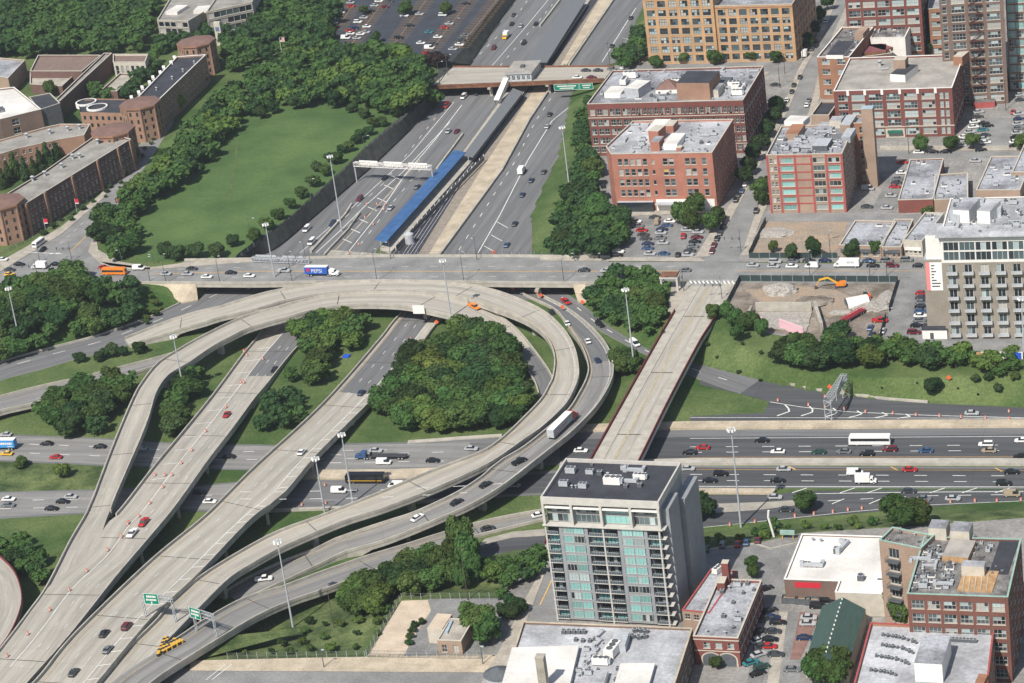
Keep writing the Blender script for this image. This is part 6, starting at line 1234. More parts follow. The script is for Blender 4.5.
# park
grove([(118,196),(128,182),(150,165),(172,145),(190,125),(205,108),(222,92),(240,78),(262,62),(285,52),(310,44),(350,48),(385,50),(420,58),(440,74),(432,90),(410,103),(392,112),(375,106),(355,98),(335,96),(300,98),(270,102),(245,110),(228,132),(205,158),(186,176),(160,196),(138,208),(122,208)], 7.6, (7.7, 10.8), 'big leafy tree in the belt between the lawn and the car park', 'belt of trees along the park', 0, ('leaf', 'leaf_light', 'leaf', 'leaf_dark'), 24, rk=.62, edge=2.5, stuff='dense belt of big leafy trees between the lawn and the car park')
grove([(86,222),(90,206),(112,202),(130,210),(145,228),(144,246),(125,258),(108,252),(92,236)], 6.3, (6.9, 9.0), 'dark tree in the clump at the corner of the lawn', 'clump at the lawn corner', 0, ('leaf_dark', 'leaf'), 25, rk=.62)
for x, y, h, r in ((335, 98, 9, 4.5), (352, 92, 8, 4), (365, 98, 9, 4.5), (379, 101, 9, 4.5), (352, 107, 5, 2.8), (364, 113, 5, 3), (296, 100, 8, 4.6), (273, 107, 6, 3), (261, 112, 6, 3)): tpx(x, y, h, r, 'dark rounded tree standing at the upper edge of the lawn', mat='leaf_dark')
for x, y, h, r in ((166, 250, 7, 3.6), (176, 252, 7, 3.8), (195, 250, 7, 4.2), (216, 250, 6.5, 3.8), (233, 240, 5, 3.2)): tpx(x, y, h, r, 'dark round tree in the row by the cross street on the lawn', mat='leaf_dark')
for i in range(11):
    t = i/10; tpx(372-t*118, 122+t*112+(math.sin(t*3.14)*3), 5.2, 3.2, 'round clipped tree in the row between lawn and trench wall', mat='leaf')
for i in range(7): tpx(395-i*13, 112+i*9, 4.6, 2.8, 'dark hedge tree at the head of the trench wall', mat='leaf_dark')
# campus woods
grove([(-15,-12),(165,-12),(162,15),(154,38),(140,46),(90,50),(45,52),(20,56),(-15,50)], 8.6, (8.6, 12.0), 'large tree in the woods at the top left', 'woods at the top left', 0, ('leaf_dark', 'leaf', 'leaf'), 26, rk=.62, stuff='dense woods of mixed green trees behind the campus at the top left')
grove([(262,-10),(345,-10),(338,14),(330,34),(312,44),(285,48),(262,52),(246,62),(228,70),(222,52),(240,30),(250,5)], 8.0, (7.7, 10.3), 'dark tree between the concrete campus wing and the car park', 'trees left of the car park', 0, ('leaf_dark', 'leaf'), 27, rk=.62, edge=3., stuff='dark woods between the concrete campus wing and the car park')
grove([(150,40),(165,36),(180,32),(200,22),(215,20),(228,22),(240,30),(222,44),(212,36),(190,42),(168,46),(152,52)], 6.8, (6.9, 8.6), 'dark tree in front of the concrete campus hall', 'trees before the concrete hall', 0, ('leaf_dark', 'leaf'), 28, rk=.62, stuff='strip of dark trees in front of the concrete campus hall')
grove([(130,76),(142,58),(160,54),(168,60),(150,76),(135,92),(122,96),(86,95),(84,84),(100,84),(118,92)], 4.7, (5.2, 7.3), 'leafy courtyard tree beside the black roofed campus hall', 'courtyard trees in the campus', 0, ('leaf', 'leaf_dark'), 29, rk=.62)
for x, y, h, s, m in ((47, 156, 14, 'cone', 'leaf_dark'), (56, 154, 12, 'cone', 'leaf'), (40, 162, 12, 'cone', 'leaf_dark'), (14, 165, 12, 'cone', 'leaf'), (24, 168, 11, 'cone', 'leaf_dark'), (7, 172, 10, 'cone', 'leaf'), (33, 168, 10, 'cone', 'leaf'), (2, 178, 9, 'cone', 'leaf_dark')): tpx(x, y, h, h*.34, 'tall pointed evergreen beside the campus halls', mat=m, shape=s, name='conifer_tree')
for x, y, h, m, l in ((50, 88, 8, 'leaf', 'grey green tree beside the white roofed lecture block'), (200, 76, 9, 'leaf_yellow', 'upper of the yellow green trees before the long campus hall'), (178, 101, 9, 'leaf_yellow', 'lower of the yellow green trees before the long campus hall'), (131, 152, 9, 'leaf_light', 'light green tree before the octagonal tower of the front hall'), (40, 213, 9, 'leaf_light', 'bright tree at the left end of the front campus hall'), (30, 218, 7, 'leaf_light', 'smaller bright tree at the left end of the front campus hall'), (215, 60, 7, 'leaf_dark', 'dark tree beside the upper octagonal tower')): tpx(x, y, h, h*.42, l, mat=m)
grove([(100,196),(112,178),(140,145),(165,112),(178,92),(186,92),(170,118),(148,148),(120,184),(104,202),(60,225),(40,236),(38,230),(80,206)], 5.0, (1.5, 2.6), 'low hedge shrub along the foot of the campus halls', 'hedge shrubs by the campus halls', 0, ('leaf_dark', 'leaf'), 30, .2, 'shrub', 'shrub', .7)
for x, y, h in ((332, 34, 7), (363, 10, 5), (376, 37, 6), (405, 8, 8), (446, 8, 7), (438, 56, 6)): tpx(x, y, h, h*.5, 'round tree among the parked cars of the dark car park', mat='leaf')
tpx(437, 58, 8, 6, 'wide plum coloured tree by the upper bridge', mat='leaf_plum')
# street trees right
for x, y, h, r in ((683, 212, 10, 5), (696, 205, 9, 4.6), (692, 220, 8, 4), (711, 222, 8.5, 4), (718, 214, 7, 3.5)): tpx(x, y, h, r, 'leafy tree at the corner of the crowded car park', mat='leaf')
for x, y in ((748, 165), (754, 152), (762, 142), (768, 128), (773, 115), (776, 104), (744, 176)): tpx(x, y, 8, 3.8, 'dark street tree between the brick warehouses and the sloping street', mat='leaf_dark')
for x, y in ((806, 40), (812, 28), (820, 14), (827, 2)): tpx(x, y, 8, 3.8, 'street tree beside the yellow factory', mat='leaf_dark')
for x, y in ((762, 196), (758, 186), (766, 184)): tpx(x, y, 7, 3.3, 'dark street tree at the foot of the pink framed block', mat='leaf')
for x, y, h in ((656, 62, 6), (684, 57, 6), (715, 56, 7.5), (750, 56, 5), (776, 56, 6)): tpx(x, y, h, h*.55, 'round tree in front of the yellow factory', mat='leaf')
for x, y in ((922, 143), (950, 142), (973, 140), (1022, 141)): tpx(x, y, 7, 3.7, 'street tree before the red brick office block and its car park', mat='leaf')
for x, y, h in ((922, 48, 9), (912, 52, 7), (925, 40, 8)): tpx(x, y, h, 4, 'dark tree behind the red brick office block', mat='leaf_dark')
for x, y, h, m in ((792, 252, 6.5, 'leaf_dark'), (813, 247, 8, 'leaf_dark'), (852, 249, 7.5, 'leaf_dark'), (875, 248, 7, 'leaf'), (911, 251, 3, 'leaf'), (773, 246, 5, 'leaf_light')): tpx(x, y, h, h*.4, 'young street tree along the cross street at the right', mat=m)
tpx(927, 212, 5, 2.5, 'small tree in the alley beside the apartment block', mat='leaf')
for x, y in ((830, 660), (818, 664), (840, 662), (826, 671), (812, 670), (835, 673)): tpx(x, y, 8, 4, 'leafy tree over the end of the green roofed shed', mat='leaf')
for x, y in ((896, 602), (900, 610)): tpx(x, y, 9, 3.4, 'tree squeezed between the shop and the lower lofts', mat='leaf')
tpx(751, 562, 5, 2.2, 'small island tree in the car park behind the tan brick building', mat='leaf'); tpx(754, 570, 5, 2.2, 'second small island tree in the car park behind the tan brick building', mat='leaf'); tpx(716, 662, 4, 2, 'small tree in front of the arched doorways', mat='leaf')

# past 300 of a kind: the smallest grove trees join the woods
BL = [t for t in TR if t[0].name.startswith('broadleaf')]; extra = len(BL)-298
def tsz(t):
    px, py = proj((t[2], t[3], t[4]+t[5]*.6)); v = t[6]*t[5]/(Vector(t[2:5])-CAM).length_squared
    return v if -20 < px < 1044 and -20 < py < 703 else 0
cand = sorted([t for t in BL if not t[7]], key=tsz); rgq = random.Random(3); mbw = MB()
for mb in STUFF.values():
    n = len(mbw.v); mbw.v += mb.v; mbw.f += [tuple(n+i for i in f) for f in mb.f]; mbw.m += mb.m
for t in cand[:max(0, extra)]:
    lowtree(mbw, t[1], t[2], t[3], t[4], t[5], t[6], rgq)
    for c in list(t[0].children): bpy.data.objects.remove(c)
    bpy.data.objects.remove(t[0])
TR = None
o = mbw.build('woods', ['leaf', 'leaf_light', 'leaf_dark', 'bark']); o['kind'] = 'stuff'; tag(o, 'woods of mixed green trees around the campus, the lawn and the street banks', 'woods')
# ================= VEHICLES =================
PAINT = {'black': (.012, .013, .015), 'dark grey': (.05, .055, .06), 'grey': (.16, .17, .18), 'silver': (.42, .43, .44), 'white': (.78, .78, .76), 'red': (.42, .02, .02), 'maroon': (.14, .015, .025), 'blue': (.04, .09, .20), 'dark blue': (.015, .03, .09), 'teal': (.03, .19, .22), 'green': (.02, .07, .05), 'tan': (.34, .28, .2), 'yellow': (.75, .42, .02), 'orange': (.75, .22, .02)}
def pm(c): return MF('paint_'+c.replace(' ', '_'), PAINT[c], .32, 0, .5)
MF('car_glass', (.018, .022, .026), .08, 0, 1.); MF('tyre', (.02, .02, .02), .9); MF('bumper', (.05, .05, .055), .6)
VM = {}
def loft(mb, prof, W, ins, m=0):
    """car body from a side profile, rounded at the flanks"""
    n = len(prof); cx = sum(p[0] for p in prof)/n; cz = sum(p[1] for p in prof)/n; k0 = len(mb.v)
    for y, s in ((-W/2, ins), (-W/2+.14, 1), (W/2-.14, 1), (W/2, ins)):
        mb.v += [(cx+(x-cx)*(1-(1-s)*.5), y, cz+(z-cz)*s) for x, z in prof]
    for a in range(3):
        for i in range(n): j = (i+1) % n; mb.f.append((k0+a*n+i, k0+a*n+j, k0+(a+1)*n+j, k0+(a+1)*n+i)); mb.m.append(m)
    mb.f.append(tuple(k0+i for i in range(n))[::-1]); mb.m.append(m); mb.f.append(tuple(k0+3*n+i for i in range(n))); mb.m.append(m)
def house(mb, x0, x1, X0, X1, z0, z1, W, m, roofm=None, wt=.8):
    """tapered glass house: base x0..x1 at z0, top X0..X1 at z1"""
    b = [(x0, -W/2, z0), (x1, -W/2, z0), (x1, W/2, z0), (x0, W/2, z0)]; w2 = W*wt/2; t = [(X0, -w2, z1), (X1, -w2, z1), (X1, w2, z1), (X0, w2, z1)]
    for i in range(4): j = (i+1) % 4; mb.quad(b[i], b[j], t[j], t[i], m)
    mb.quad(*t, m if roofm is None else roofm)
def mesh_of(mb, name, mats): o = mb.build(name, mats); me = o.data; bpy.data.objects.remove(o); return me
def wheelm(r):
    if ('w', r) not in VM: mb = MB(); mb.tube((0, -.11, 0), (0, .11, 0), r, n=12, m=0); mb.tube((0, -.125, 0), (0, .125, 0), r*.55, n=8, m=1); VM['w', r] = mesh_of(mb, 'wheel', ['tyre', 'metal_grey'])
    return VM['w', r]
def vparts(kind, col):
    k = (kind, col)
    if k in VM: return VM[k]
    P = pm(col); out = []; r = .33
    if kind in ('sedan', 'taxi', 'suv', 'pickup', 'van', 'hatch'):
        L, W, prof, gh = {'sedan': (4.75, 1.82, [(-2.35, .32), (-2.38, .72), (-2.2, .92), (-1.5, .98), (1.0, .95), (1.9, .82), (2.32, .66), (2.38, .36)], (-1.75, 1.15, -1.1, .35, .95, 1.42)),
                          'hatch': (4.2, 1.75, [(-2.05, .32), (-2.1, .85), (-1.95, 1.0), (.8, .98), (1.7, .84), (2.05, .66), (2.1, .34)], (-1.95, 1.1, -1.6, .3, .97, 1.46)),
                          'suv': (4.8, 1.92, [(-2.38, .4), (-2.4, 1.0), (-2.3, 1.12), (1.0, 1.1), (2.1, .98), (2.36, .8), (2.4, .42)], (-2.3, 1.2, -2.1, .55, 1.1, 1.72)),
                          'pickup': (5.6, 1.95, [(-2.78, .45), (-2.8, 1.02), (.2, 1.04), (1.4, 1.04), (2.6, .98), (2.8, .8), (2.8, .46)], (-.6, 1.5, -.45, .95, 1.02, 1.72)),
                          'van': (5.3, 2.0, [(-2.62, .4), (-2.65, 1.15), (1.5, 1.15), (2.4, 1.0), (2.62, .8), (2.65, .42)], (-2.62, 2.0, -2.5, 1.2, 1.13, 2.05))}['sedan' if kind == 'taxi' else kind]
        mb = MB(); loft(mb, prof, W, .86); x0, x1, X0, X1, z0, z1 = gh
        g = (W-.14); mb.prism([(X0+.0, -g*.41), (X1, -g*.41), (X1, g*.41), (X0, g*.41)], z1-.01, z1+.04, 0)
        mb.box((L/2-.03, 0, .32), (.12, W*.9, .22), 0, 1); mb.box((-L/2+.03, 0, .32), (.12, W*.9, .22), 0, 1)
        if kind == 'pickup': mb.box((-1.75, 0, 1.0), (1.9, 1.5, .02), 0, 1); mb.box((-2.72, 0, 1.0), (.1, 1.8, .16)); [mb.box((-1.7, s, 1.0), (2.1, .12, .16)) for s in (-.86, .86)]
        if kind == 'van':  # solid side panels behind the doors
            for s in (-1, 1): mb.quad((-2.5, s*.965, 1.15), (.3, s*.965, 1.15), (.3, s*.80, 2.06), (-2.4, s*.80, 2.06))
            mb.quad((-2.66, -.9, 1.15), (-2.66, .9, 1.15), (-2.55, .78, 2.0), (-2.55, -.78, 2.0))
        if kind == 'taxi': mb.box((-.3, 0, z1+.03), (.3, .7, .2), 0, 2)
        out.append(('body', mesh_of(mb, 'body', [P, 'bumper', 'trim_white']), (0, 0, 0)))
        mb = MB(); house(mb, x0, x1, X0, X1, z0-.02, z1, g, 0, None, .82); out.append(('window', mesh_of(mb, 'window', ['car_glass']), (0, 0, 0)))
        if kind in ('suv', 'van', 'pickup'): r = .38
        for x in (-L*.31, L*.31):
            for s in (-1, 1): out.append(('wheel', wheelm(r), (x, s*(W/2-.12), r)))
    elif kind in ('box_truck', 'step_van', 'ambulance'):
        Lb, Hb = (4.6, 3.1) if kind != 'step_van' else (7.5, 3.3)
        mb = MB(); mb.prism([(-Lb/2-1.0, -1.15), (Lb/2-1.0, -1.15), (Lb/2-1.0, 1.15), (-Lb/2-1.0, 1.15)], .75, Hb); mb.box((-1, 0, .45), (Lb, 1.6, .3), 0, 1); out.append(('cargo_box', mesh_of(mb, 'cargo_box', ['paint_white' if MATS.get('paint_white') else pm('white'), 'bumper']), (0, 0, 0)))
        x0 = Lb/2-.95; mb = MB(); loft(mb, [(x0, .45), (x0, 2.2), (x0+.9, 2.2), (x0+1.3, 1.35), (x0+2.0, 1.15), (x0+2.1, .5)], 2.0, .92); out.append(('cab', mesh_of(mb, 'cab', [P]), (0, 0, 0)))
        mb = MB(); mb.quad((x0+.93, -.85, 2.12), (x0+.93, .85, 2.12), (x0+1.33, .9, 1.4), (x0+1.33, -.9, 1.4)); [mb.quad((x0+.25, s*1.01, 1.35), (x0+1.0, s*1.01, 1.35), (x0+.8, s*1.0, 2.05), (x0+.25, s*1.0, 2.05)) for s in (-1, 1)]; out.append(('window', mesh_of(mb, 'window', ['car_glass']), (0, 0, 0)))
        for x in (-Lb*.45, x0+1.3):
            for s in (-1, 1): out.append(('wheel', wheelm(.45), (x, s*.95, .45)))
    elif kind in ('coach', 'school_bus', 'minibus'):
        L, W, Hh = {'coach': (13.5, 2.55, 3.5), 'school_bus': (10.5, 2.4, 3.0), 'minibus': (7.0, 2.1, 2.7)}[kind]
        mb = MB(); loft(mb, [(-L/2, .45), (-L/2, Hh-.2), (-L/2+.2, Hh), (L/2-.5, Hh), (L/2-.1, Hh-.5), (L/2, 1.4), (L/2, .45)], W, .95); out.append(('body', mesh_of(mb, 'body', [P]), (0, 0, 0)))
        mb = MB(); z0, z1 = Hh*.5, Hh*.78
        for s in (-1, 1): mb.prism([(-L/2+.3, s*(W/2-.1)), (L/2-.7, s*(W/2-.1)), (L/2-.7, s*(W/2+.02)), (-L/2+.3, s*(W/2+.02))], z0, z1)
        mb.prism([(L/2-.1, -W/2+.2), (L/2+.02, -W/2+.2), (L/2+.02, W/2-.2), (L/2-.1, W/2-.2)], 1.4, Hh*.8); mb.prism([(-L/2-.02, -W/2+.3), (-L/2+.1, -W/2+.3), (-L/2+.1, W/2-.3), (-L/2-.02, W/2-.3)], z0, z1); out.append(('window', mesh_of(mb, 'window', ['car_glass']), (0, 0, 0)))
        for x in (-L*.32, L*.3):
            for s in (-1, 1): out.append(('wheel', wheelm(.5), (x, s*(W/2-.18), .5)))
    elif kind in ('semi', 'flatbed', 'delivery_semi'):
        LT = {'semi': 14.5, 'flatbed': 13.5, 'delivery_semi': 9.5}[kind]; x0 = LT/2-1
        mb = MB(); loft(mb, [(x0+.6, .6), (x0+.6, 3.3 if kind == 'semi' else 2.8), (x0+1.8, 3.3 if kind == 'semi' else 2.8), (x0+2.8, 2.4), (x0+3.1, 1.7), (x0+4.5, 1.5), (x0+4.7, .6)], 2.3, .93); out.append(('cab', mesh_of(mb, 'cab', [P]), (0, 0, 0)))
        mb = MB(); mb.quad((x0+2.85, -.95, 2.35), (x0+2.85, .95, 2.35), (x0+3.12, 1., 1.72), (x0+3.12, -1., 1.72)); [mb.quad((x0+2., s*1.16, 1.6), (x0+2.95, s*1.16, 1.6), (x0+2.75, s*1.14, 2.35), (x0+2., s*1.14, 2.35)) for s in (-1, 1)]; out.append(('window', mesh_of(mb, 'window', ['car_glass']), (0, 0, 0)))
        if kind == 'flatbed': mb = MB(); mb.box((-1.2, 0, 1.1), (LT, 2.5, .25), 0, 0); mb.box((-1.2, 0, .8), (LT*.9, .8, .3), 0, 0); mb.box((x0-.9, 0, 1.35), (.15, 2.4, .9)); out.append(('flat_bed', mesh_of(mb, 'flat_bed', ['bumper']), (0, 0, 0)))
        else:
            mb = MB(); mb.prism([(-LT/2-1, -1.28), (LT/2-1, -1.28), (LT/2-1, 1.28), (-LT/2-1, 1.28)], 1.15, 4.0, 0, 1); mb.box((-1, 0, .8), (LT*.85, 1., .34), 0, 2); out.append(('trailer', mesh_of(mb, 'trailer', ['metal_grey' if kind == 'semi' else MF('trailer_sky', (.05, .27, .60), .5) if col == 'silver' else MF('trailer_blue', (.025, .10, .42), .5), 'trim_white', 'bumper']), (0, 0, 0)))
        for x in (-LT/2+.3, -LT/2+1.5, x0+.2, x0+1.2, x0+3.8):
            for s in (-1, 1): out.append(('wheel', wheelm(.5), (x, s*1.05, .5)))
    VM[k] = out; return out
WORD = {'sedan': 'sedan', 'taxi': 'taxi', 'suv': 'four wheel drive', 'pickup': 'pickup truck', 'van': 'van', 'hatch': 'hatchback', 'box_truck': 'box truck', 'step_van': 'long delivery truck', 'ambulance': 'square bodied truck', 'coach': 'coach', 'school_bus': 'school bus', 'minibus': 'minibus', 'semi': 'semi trailer truck', 'flatbed': 'empty flatbed semi truck', 'delivery_semi': 'semi truck with blue white topped trailer'}
CATW = {'sedan': 'car', 'taxi': 'taxi', 'suv': 'car', 'pickup': 'pickup truck', 'van': 'van', 'hatch': 'car', 'coach': 'bus', 'school_bus': 'bus', 'minibus': 'bus'}
def vehicle(x, y, kind, col, d, where, group, label=None):
    p = hit(x, y); q = G(x+d[0], y+d[1], p.z); ang = math.atan2(q.y-p.y, q.x-p.x)
    lab = label or ('%s %s %s' % (col, WORD[kind], where)); nm = {'suv': 'car', 'sedan': 'car', 'hatch': 'car', 'pickup': 'pickup_truck', 'semi': 'semi_truck', 'flatbed': 'flatbed_truck', 'delivery_semi': 'semi_truck', 'step_van': 'delivery_truck', 'ambulance': 'box_truck'}.get(kind, kind)
    r = empty(nm, (p.x, p.y, p.z+.03), ang, lab, CATW.get(kind, 'truck'), group); r['ordn'] = 1
    L0 = {'sedan': 4.75, 'taxi': 4.75, 'suv': 4.8, 'hatch': 4.2, 'pickup': 5.6, 'van': 5.3}.get(kind)
    # follow the slope of the road
    if L0:
        e = Vector((math.cos(ang), math.sin(ang), 0)); a, b = drop(p.x+e.x*1.8, p.y+e.y*1.8, p.z+2.5), drop(p.x-e.x*1.8, p.y-e.y*1.8, p.z+2.5)
        if abs(a-b) < .6: r.rotation_euler = (0, -math.atan2(a-b, 3.6), ang); r.location.z = (a+b)/2+.03
    for n_, me, off in vparts(kind, col):
        o = bpy.data.objects.new(n_, me); COL.objects.link(o); o.parent = r; o.location = off
    return r
TY = {'s': 'sedan', 'u': 'suv', 'h': 'hatch', 'p': 'pickup', 'v': 'van', 't': 'taxi', 'b': 'box_truck', 'd': 'step_van', 'a': 'ambulance', 'c': 'coach', 'k': 'school_bus', 'm': 'minibus', 'x': 'semi', 'f': 'flatbed', 'y': 'delivery_semi'}
CO = {'k': 'black', 'd': 'dark grey', 'g': 'grey', 's': 'silver', 'w': 'white', 'r': 'red', 'm': 'maroon', 'b': 'blue', 'n': 'dark blue', 't': 'teal', 'e': 'green', 'a': 'tan', 'y': 'yellow', 'o': 'orange'}
def fleet(where, group, d, s):
    for e in s.split():
        q = e.split(','); x, y = float(q[0]), float(q[1]); dd = d if len(q) < 5 else (float(q[3]), float(q[4])); vehicle(x, y, TY[q[2][0]], CO[q[2][1]], dd, where, group)
E_, W_ = (10, 0), (-10, 0)
fleet('on the far lanes of the lower expressway right of the bridge', 'traffic on the far lanes', W_, '690,454,sk 703,449,sr 762,442,sk 778,453,sw 819,453.5,se 844,453,sg 867,455.5,uk 890,451,um 926,452,sb 986,446,uw 989,452,sa 1022,442,sw 1021,458,sk')
fleet('on the near lanes of the lower expressway right of the bridge', 'traffic on the near lanes', E_, '688,470,ss 721,475.5,uk 710,482,sk 784,470.5,ss 778,482,sk 910,471,sr 1012,473.5,sk 1004,485,uk')
fleet('on the collector lane below the near lanes', 'traffic on the collector lane', E_, '775,498.5,ss 786,511,sd 909,492.5,sd 924,500,sg 953,500,ss 1012,496,va')
fleet('on the exit ramp right of the sign truss', 'exit ramp traffic', E_, '972,414.5,ss'); vehicle(870, 444.5, 'coach', 'white', W_, '', 'traffic on the far lanes', 'long white coach with dark window band on the far lanes')
vehicle(866, 483, 'ambulance', 'white', E_, '', 'traffic on the near lanes', 'white box truck in the lane nearest the hatched edge, right of the tower'); vehicle(855, 474.5, 'van', 'white', E_, '', 'traffic on the near lanes', 'white van half hidden behind the white box truck')
fleet('on the upper carriageway of the lower expressway at the left', 'traffic on the upper left carriageway', W_, '6,436,ss 47,445,sk 56,458.5,sr 100,448,sk 141,450,ss 229,458,sk'); vehicle(7, 455, 'taxi', 'yellow', W_, '', None, 'yellow taxi just below the blue trailer at the left edge')
vehicle(2, 449, 'delivery_semi', 'silver', W_, '', None, 'blue box trailer on the lower expressway at the left edge')
fleet('on the lower carriageway of the lower expressway at the left', 'traffic on the lower left carriageway', E_, '9,500.5,sw 9,506.5,sg 71,498,ss 63,503,sk 52,510,sk 210,503,sw 200,494,sd')
fleet('on the lower expressway among the ramps', 'traffic under the ramps', E_, '376,452,ss 384,464,vw 433,462,sk 471.5,450,ss 339,492.5,vw 581,452,sw 514,487,ss')
vehicle(385, 458.5, 'flatbed', 'blue', W_, '', None, 'blue semi tractor pulling an empty flatbed under the right viaduct'); vehicle(366, 482.5, 'coach', 'black', W_, '', None, 'black and gold charter bus below the median island'); vehicle(396, 487, 'van', 'white', W_, '', None, 'white van roof showing behind the black charter bus')
ra_ = (4, -2.6)
fleet('on the outermost loop ramp', 'traffic on the outermost loop ramp', (-5, -10), '588,342.5,sw 597.5,361.5,sn 567.5,327,sw 551.5,313,sk')
fleet('on the lower half of the outermost loop ramp', 'traffic on the lower half of the outermost ramp', (10, -5), '519.5,463,pk 486,486,sk,10,-5 457,503.5,sk 418,519,sw')
vehicle(562, 430, 'semi', 'red', (11, -11), '', None, 'red semi tractor with long silver and red trailer on the outermost ramp')
fleet('on the road passing under the street bridge', 'traffic on the road under the street bridge', (10, 7), '566,303,pr 600,326,uk 635,345,vw 521,293,sg')
fleet('on the lowest collector road left of the tower', 'traffic on the collector road', (10, -2.4), '488,530,sd 539,516.5,sw'); vehicle(264, 580.5, 'pickup', 'white', (10, -1), '', None, 'white pickup parked on the dirt under the loop ramp')
fleet('on the left viaduct carriageway', 'traffic on the left viaduct', (-6, 8), '227,416,sr 275,371,sk 132.5,535,pw 144,524,pr')
fleet('on the right viaduct carriageway', 'traffic on the right viaduct', (7, -9), '361.5,394,sn 302,453.5,sw 127,628,um 104.5,635,sk 108,651,sg 74,674,sd')
vehicle(474, 308, 'pickup', 'orange', (9, 3), '', None, 'orange maintenance truck on the inner loop ramp')
fleet('in the left carriageway of the sunken expressway', 'traffic in the left trench carriageway', (-7, 7), '446.5,107,vr 464,98,vw 477,94.5,sd 448.5,132.5,ss 457,132.5,sm 385,179,sk 360,200,um 333,225,un 307,230.5,vw 312,243.5,vw 391,209,ss 417,188,sg')
fleet('in the left carriageway above the upper bridge', 'traffic above the upper bridge at the left', (-6, 8), '494,49,um 514,16,sd 521,27,ss 536,25,sk 512,25,sk 524,44,uk'); vehicle(506, 38, 'box_truck', 'yellow', (-6, 8), '', None, 'yellow cabbed truck above the upper bridge')
fleet('in the right carriageway of the sunken expressway', 'traffic in the right trench carriageway', (6, -9), '550,115.5,sk 547.5,127.5,ss 531.5,181.5,sn 544,173,sd 522.5,196,sn 515,225,sk 507,246,sb'); fleet('in the right carriageway above the upper bridge', 'traffic above the upper bridge at the right', (6, -9), '631,19,sk 612,47,sk'); vehicle(522, 173, 'box_truck', 'dark grey', (6, -9), '', None, 'dark truck at the upper end of the right trench carriageway')
fleet('on the cross street at the left junction', 'traffic at the left junction', E_, '3,260.5,sw 19.5,265.5,sk 56,265.5,sk 10,271,sd 104,268.5,sr 139,269.5,vw'); vehicle(9.5, 275.5, 'taxi', 'yellow', E_, '', None, 'yellow taxi at the left end of the cross street'); vehicle(40, 268.5, 'ambulance', 'white', W_, '', None, 'white square bodied truck in the left junction'); vehicle(115, 274.5, 'school_bus', 'orange', E_, '', None, 'orange school bus on the cross street by the dense trees'); vehicle(39, 245.5, 'minibus', 'white', (-7, 5), '', None, 'white minibus with dark windows waiting at the left junction'); vehicle(43, 251, 'hatch', 'black', (-7, 5), '', None, 'black hatchback beside the white minibus at the left junction')
fleet('on the bridge part of the cross street', 'traffic on the cross street bridge', E_, '166,275,ss 187.5,275,ss 192,270,sd 207,278,sw 231,274,sk 249.5,277,sw 284,272,ps'); vehicle(320, 275.5, 'delivery_semi', 'white', E_, '', None, 'blue and white delivery semi crossing the cross street bridge')
fleet('on the cross street left of the junction with the street bridge', 'traffic left of the right junction', W_, '584,271.5,sd 606,272,ss 624,271.5,sr 645,271.5,uw 685,271.5,sg'); fleet('on the cross street right of the junction', 'cars on the cross street at the right', E_, '753,266.5,ss 775.5,263,us 793,262.5,sg 809,262,sd 825,262,sn 869,262,sb 887,262,ug 907,261,ug 773.5,267.5,ss 792,267.5,sw 873,267,sk 892.5,267,um 919,267,sk'); vehicle(812, 267.5, 'van', 'white', W_, '', None, 'white cargo van beside the long white delivery truck'); vehicle(847, 267, 'step_van', 'white', W_, '', None, 'long white delivery truck on the cross street at the right')
Vd = (4, -10)
fleet('parked in the crowded car park under the salmon building', 'cars in the crowded car park', E_, '636,222.5,sw 638.5,227,sg 642,231.5,sr 643.5,236,sd 646,240,sd 648,245,sn 648,249.5,sb 650,255,ss 664,255,sb 655,218.5,sd 670,222.5,sw 667,226.5,sb 662,230.5,sn 661,234,ss 660.5,239,sg 663,244,ss 687,231,ss 698,233,ss 697,238.5,sm 695,243,sk 693,247.5,sg 690,252,sd 688,256,ss 678,256,sk,2,-8 683.5,237.5,ur,2,-10 618.5,253,uw 617,256.5,sk'); vehicle(657, 223.5, 'van', 'tan', (2, -8), '', None, 'mustard brown van in the crowded car park')
fleet('parked in the strip left of the salmon building', 'cars left of the salmon building', (3, 8), '596,205,sb 600,211,sn 606,208,sk 615,209,sd 608,197,sk 598,176,sm 603,187,sk'); vehicle(591, 191, 'van', 'white', (1, 9), '', None, 'white van in the strip left of the salmon building')
fleet('parked along the sloping street near the lower junction', 'cars along the sloping street', Vd, '712,252,sm 714,246,sm 717,239.5,sk 720,234,sd 722.5,229,sk 724.5,224.5,sk 736,201,uk 738.5,196,sk 742,192,sb 745,185.5,sw 756.5,212,uk')
fleet('parked along the upper end of the sloping street', 'cars along the upper sloping street', Vd, '787,101,sw 783,108,sg 792,92.5,sk 794,86,sk 807,106,sw 809,101,sg 826,22,sw 812,50,sd 817,42,sd 800,78,sk 775,117,sk 779,110,sn'); vehicle(805, 56, 'box_truck', 'white', Vd, '', None, 'small white box truck beside the yellow factory corner')
fleet('parked by the side street at the upper bridge', 'cars by the upper bridge', E_, '586,71.5,sd 598,71.5,sd 612,70.5,sg 577.5,78.5,sw 591.5,78.5,sm 684,62,sw 775.5,86,sd 625,69,sw')
fleet('in the car park right of the red office block', 'cars in the office car park', (10, -1), '978.5,113,ss 978,118,sd 975,123,sw 973.5,128,sw 984,124.5,sk 983,131,st 970,133,ss 964.5,138,sw 964.5,141.5,ss 985,136.5,sd 984,140,ss 985.5,143.5,sw 981,151,sk 962,146.5,ss 988,127,sk 1020,96,ss 1021,101,sd')
fleet('in the column of cars at the right edge', 'cars at the right edge', (10, -1), '1019,115,ss 1019,120,sn 1018,125,ss 1018,129.5,sg 1017,134,ss 1016,138.5,sk 1015,143,sw 1015,147,sk'); vehicle(1013, 113, 'sedan', 'red', (2, -9), '', None, 'red car alone in the lane of the office car park')
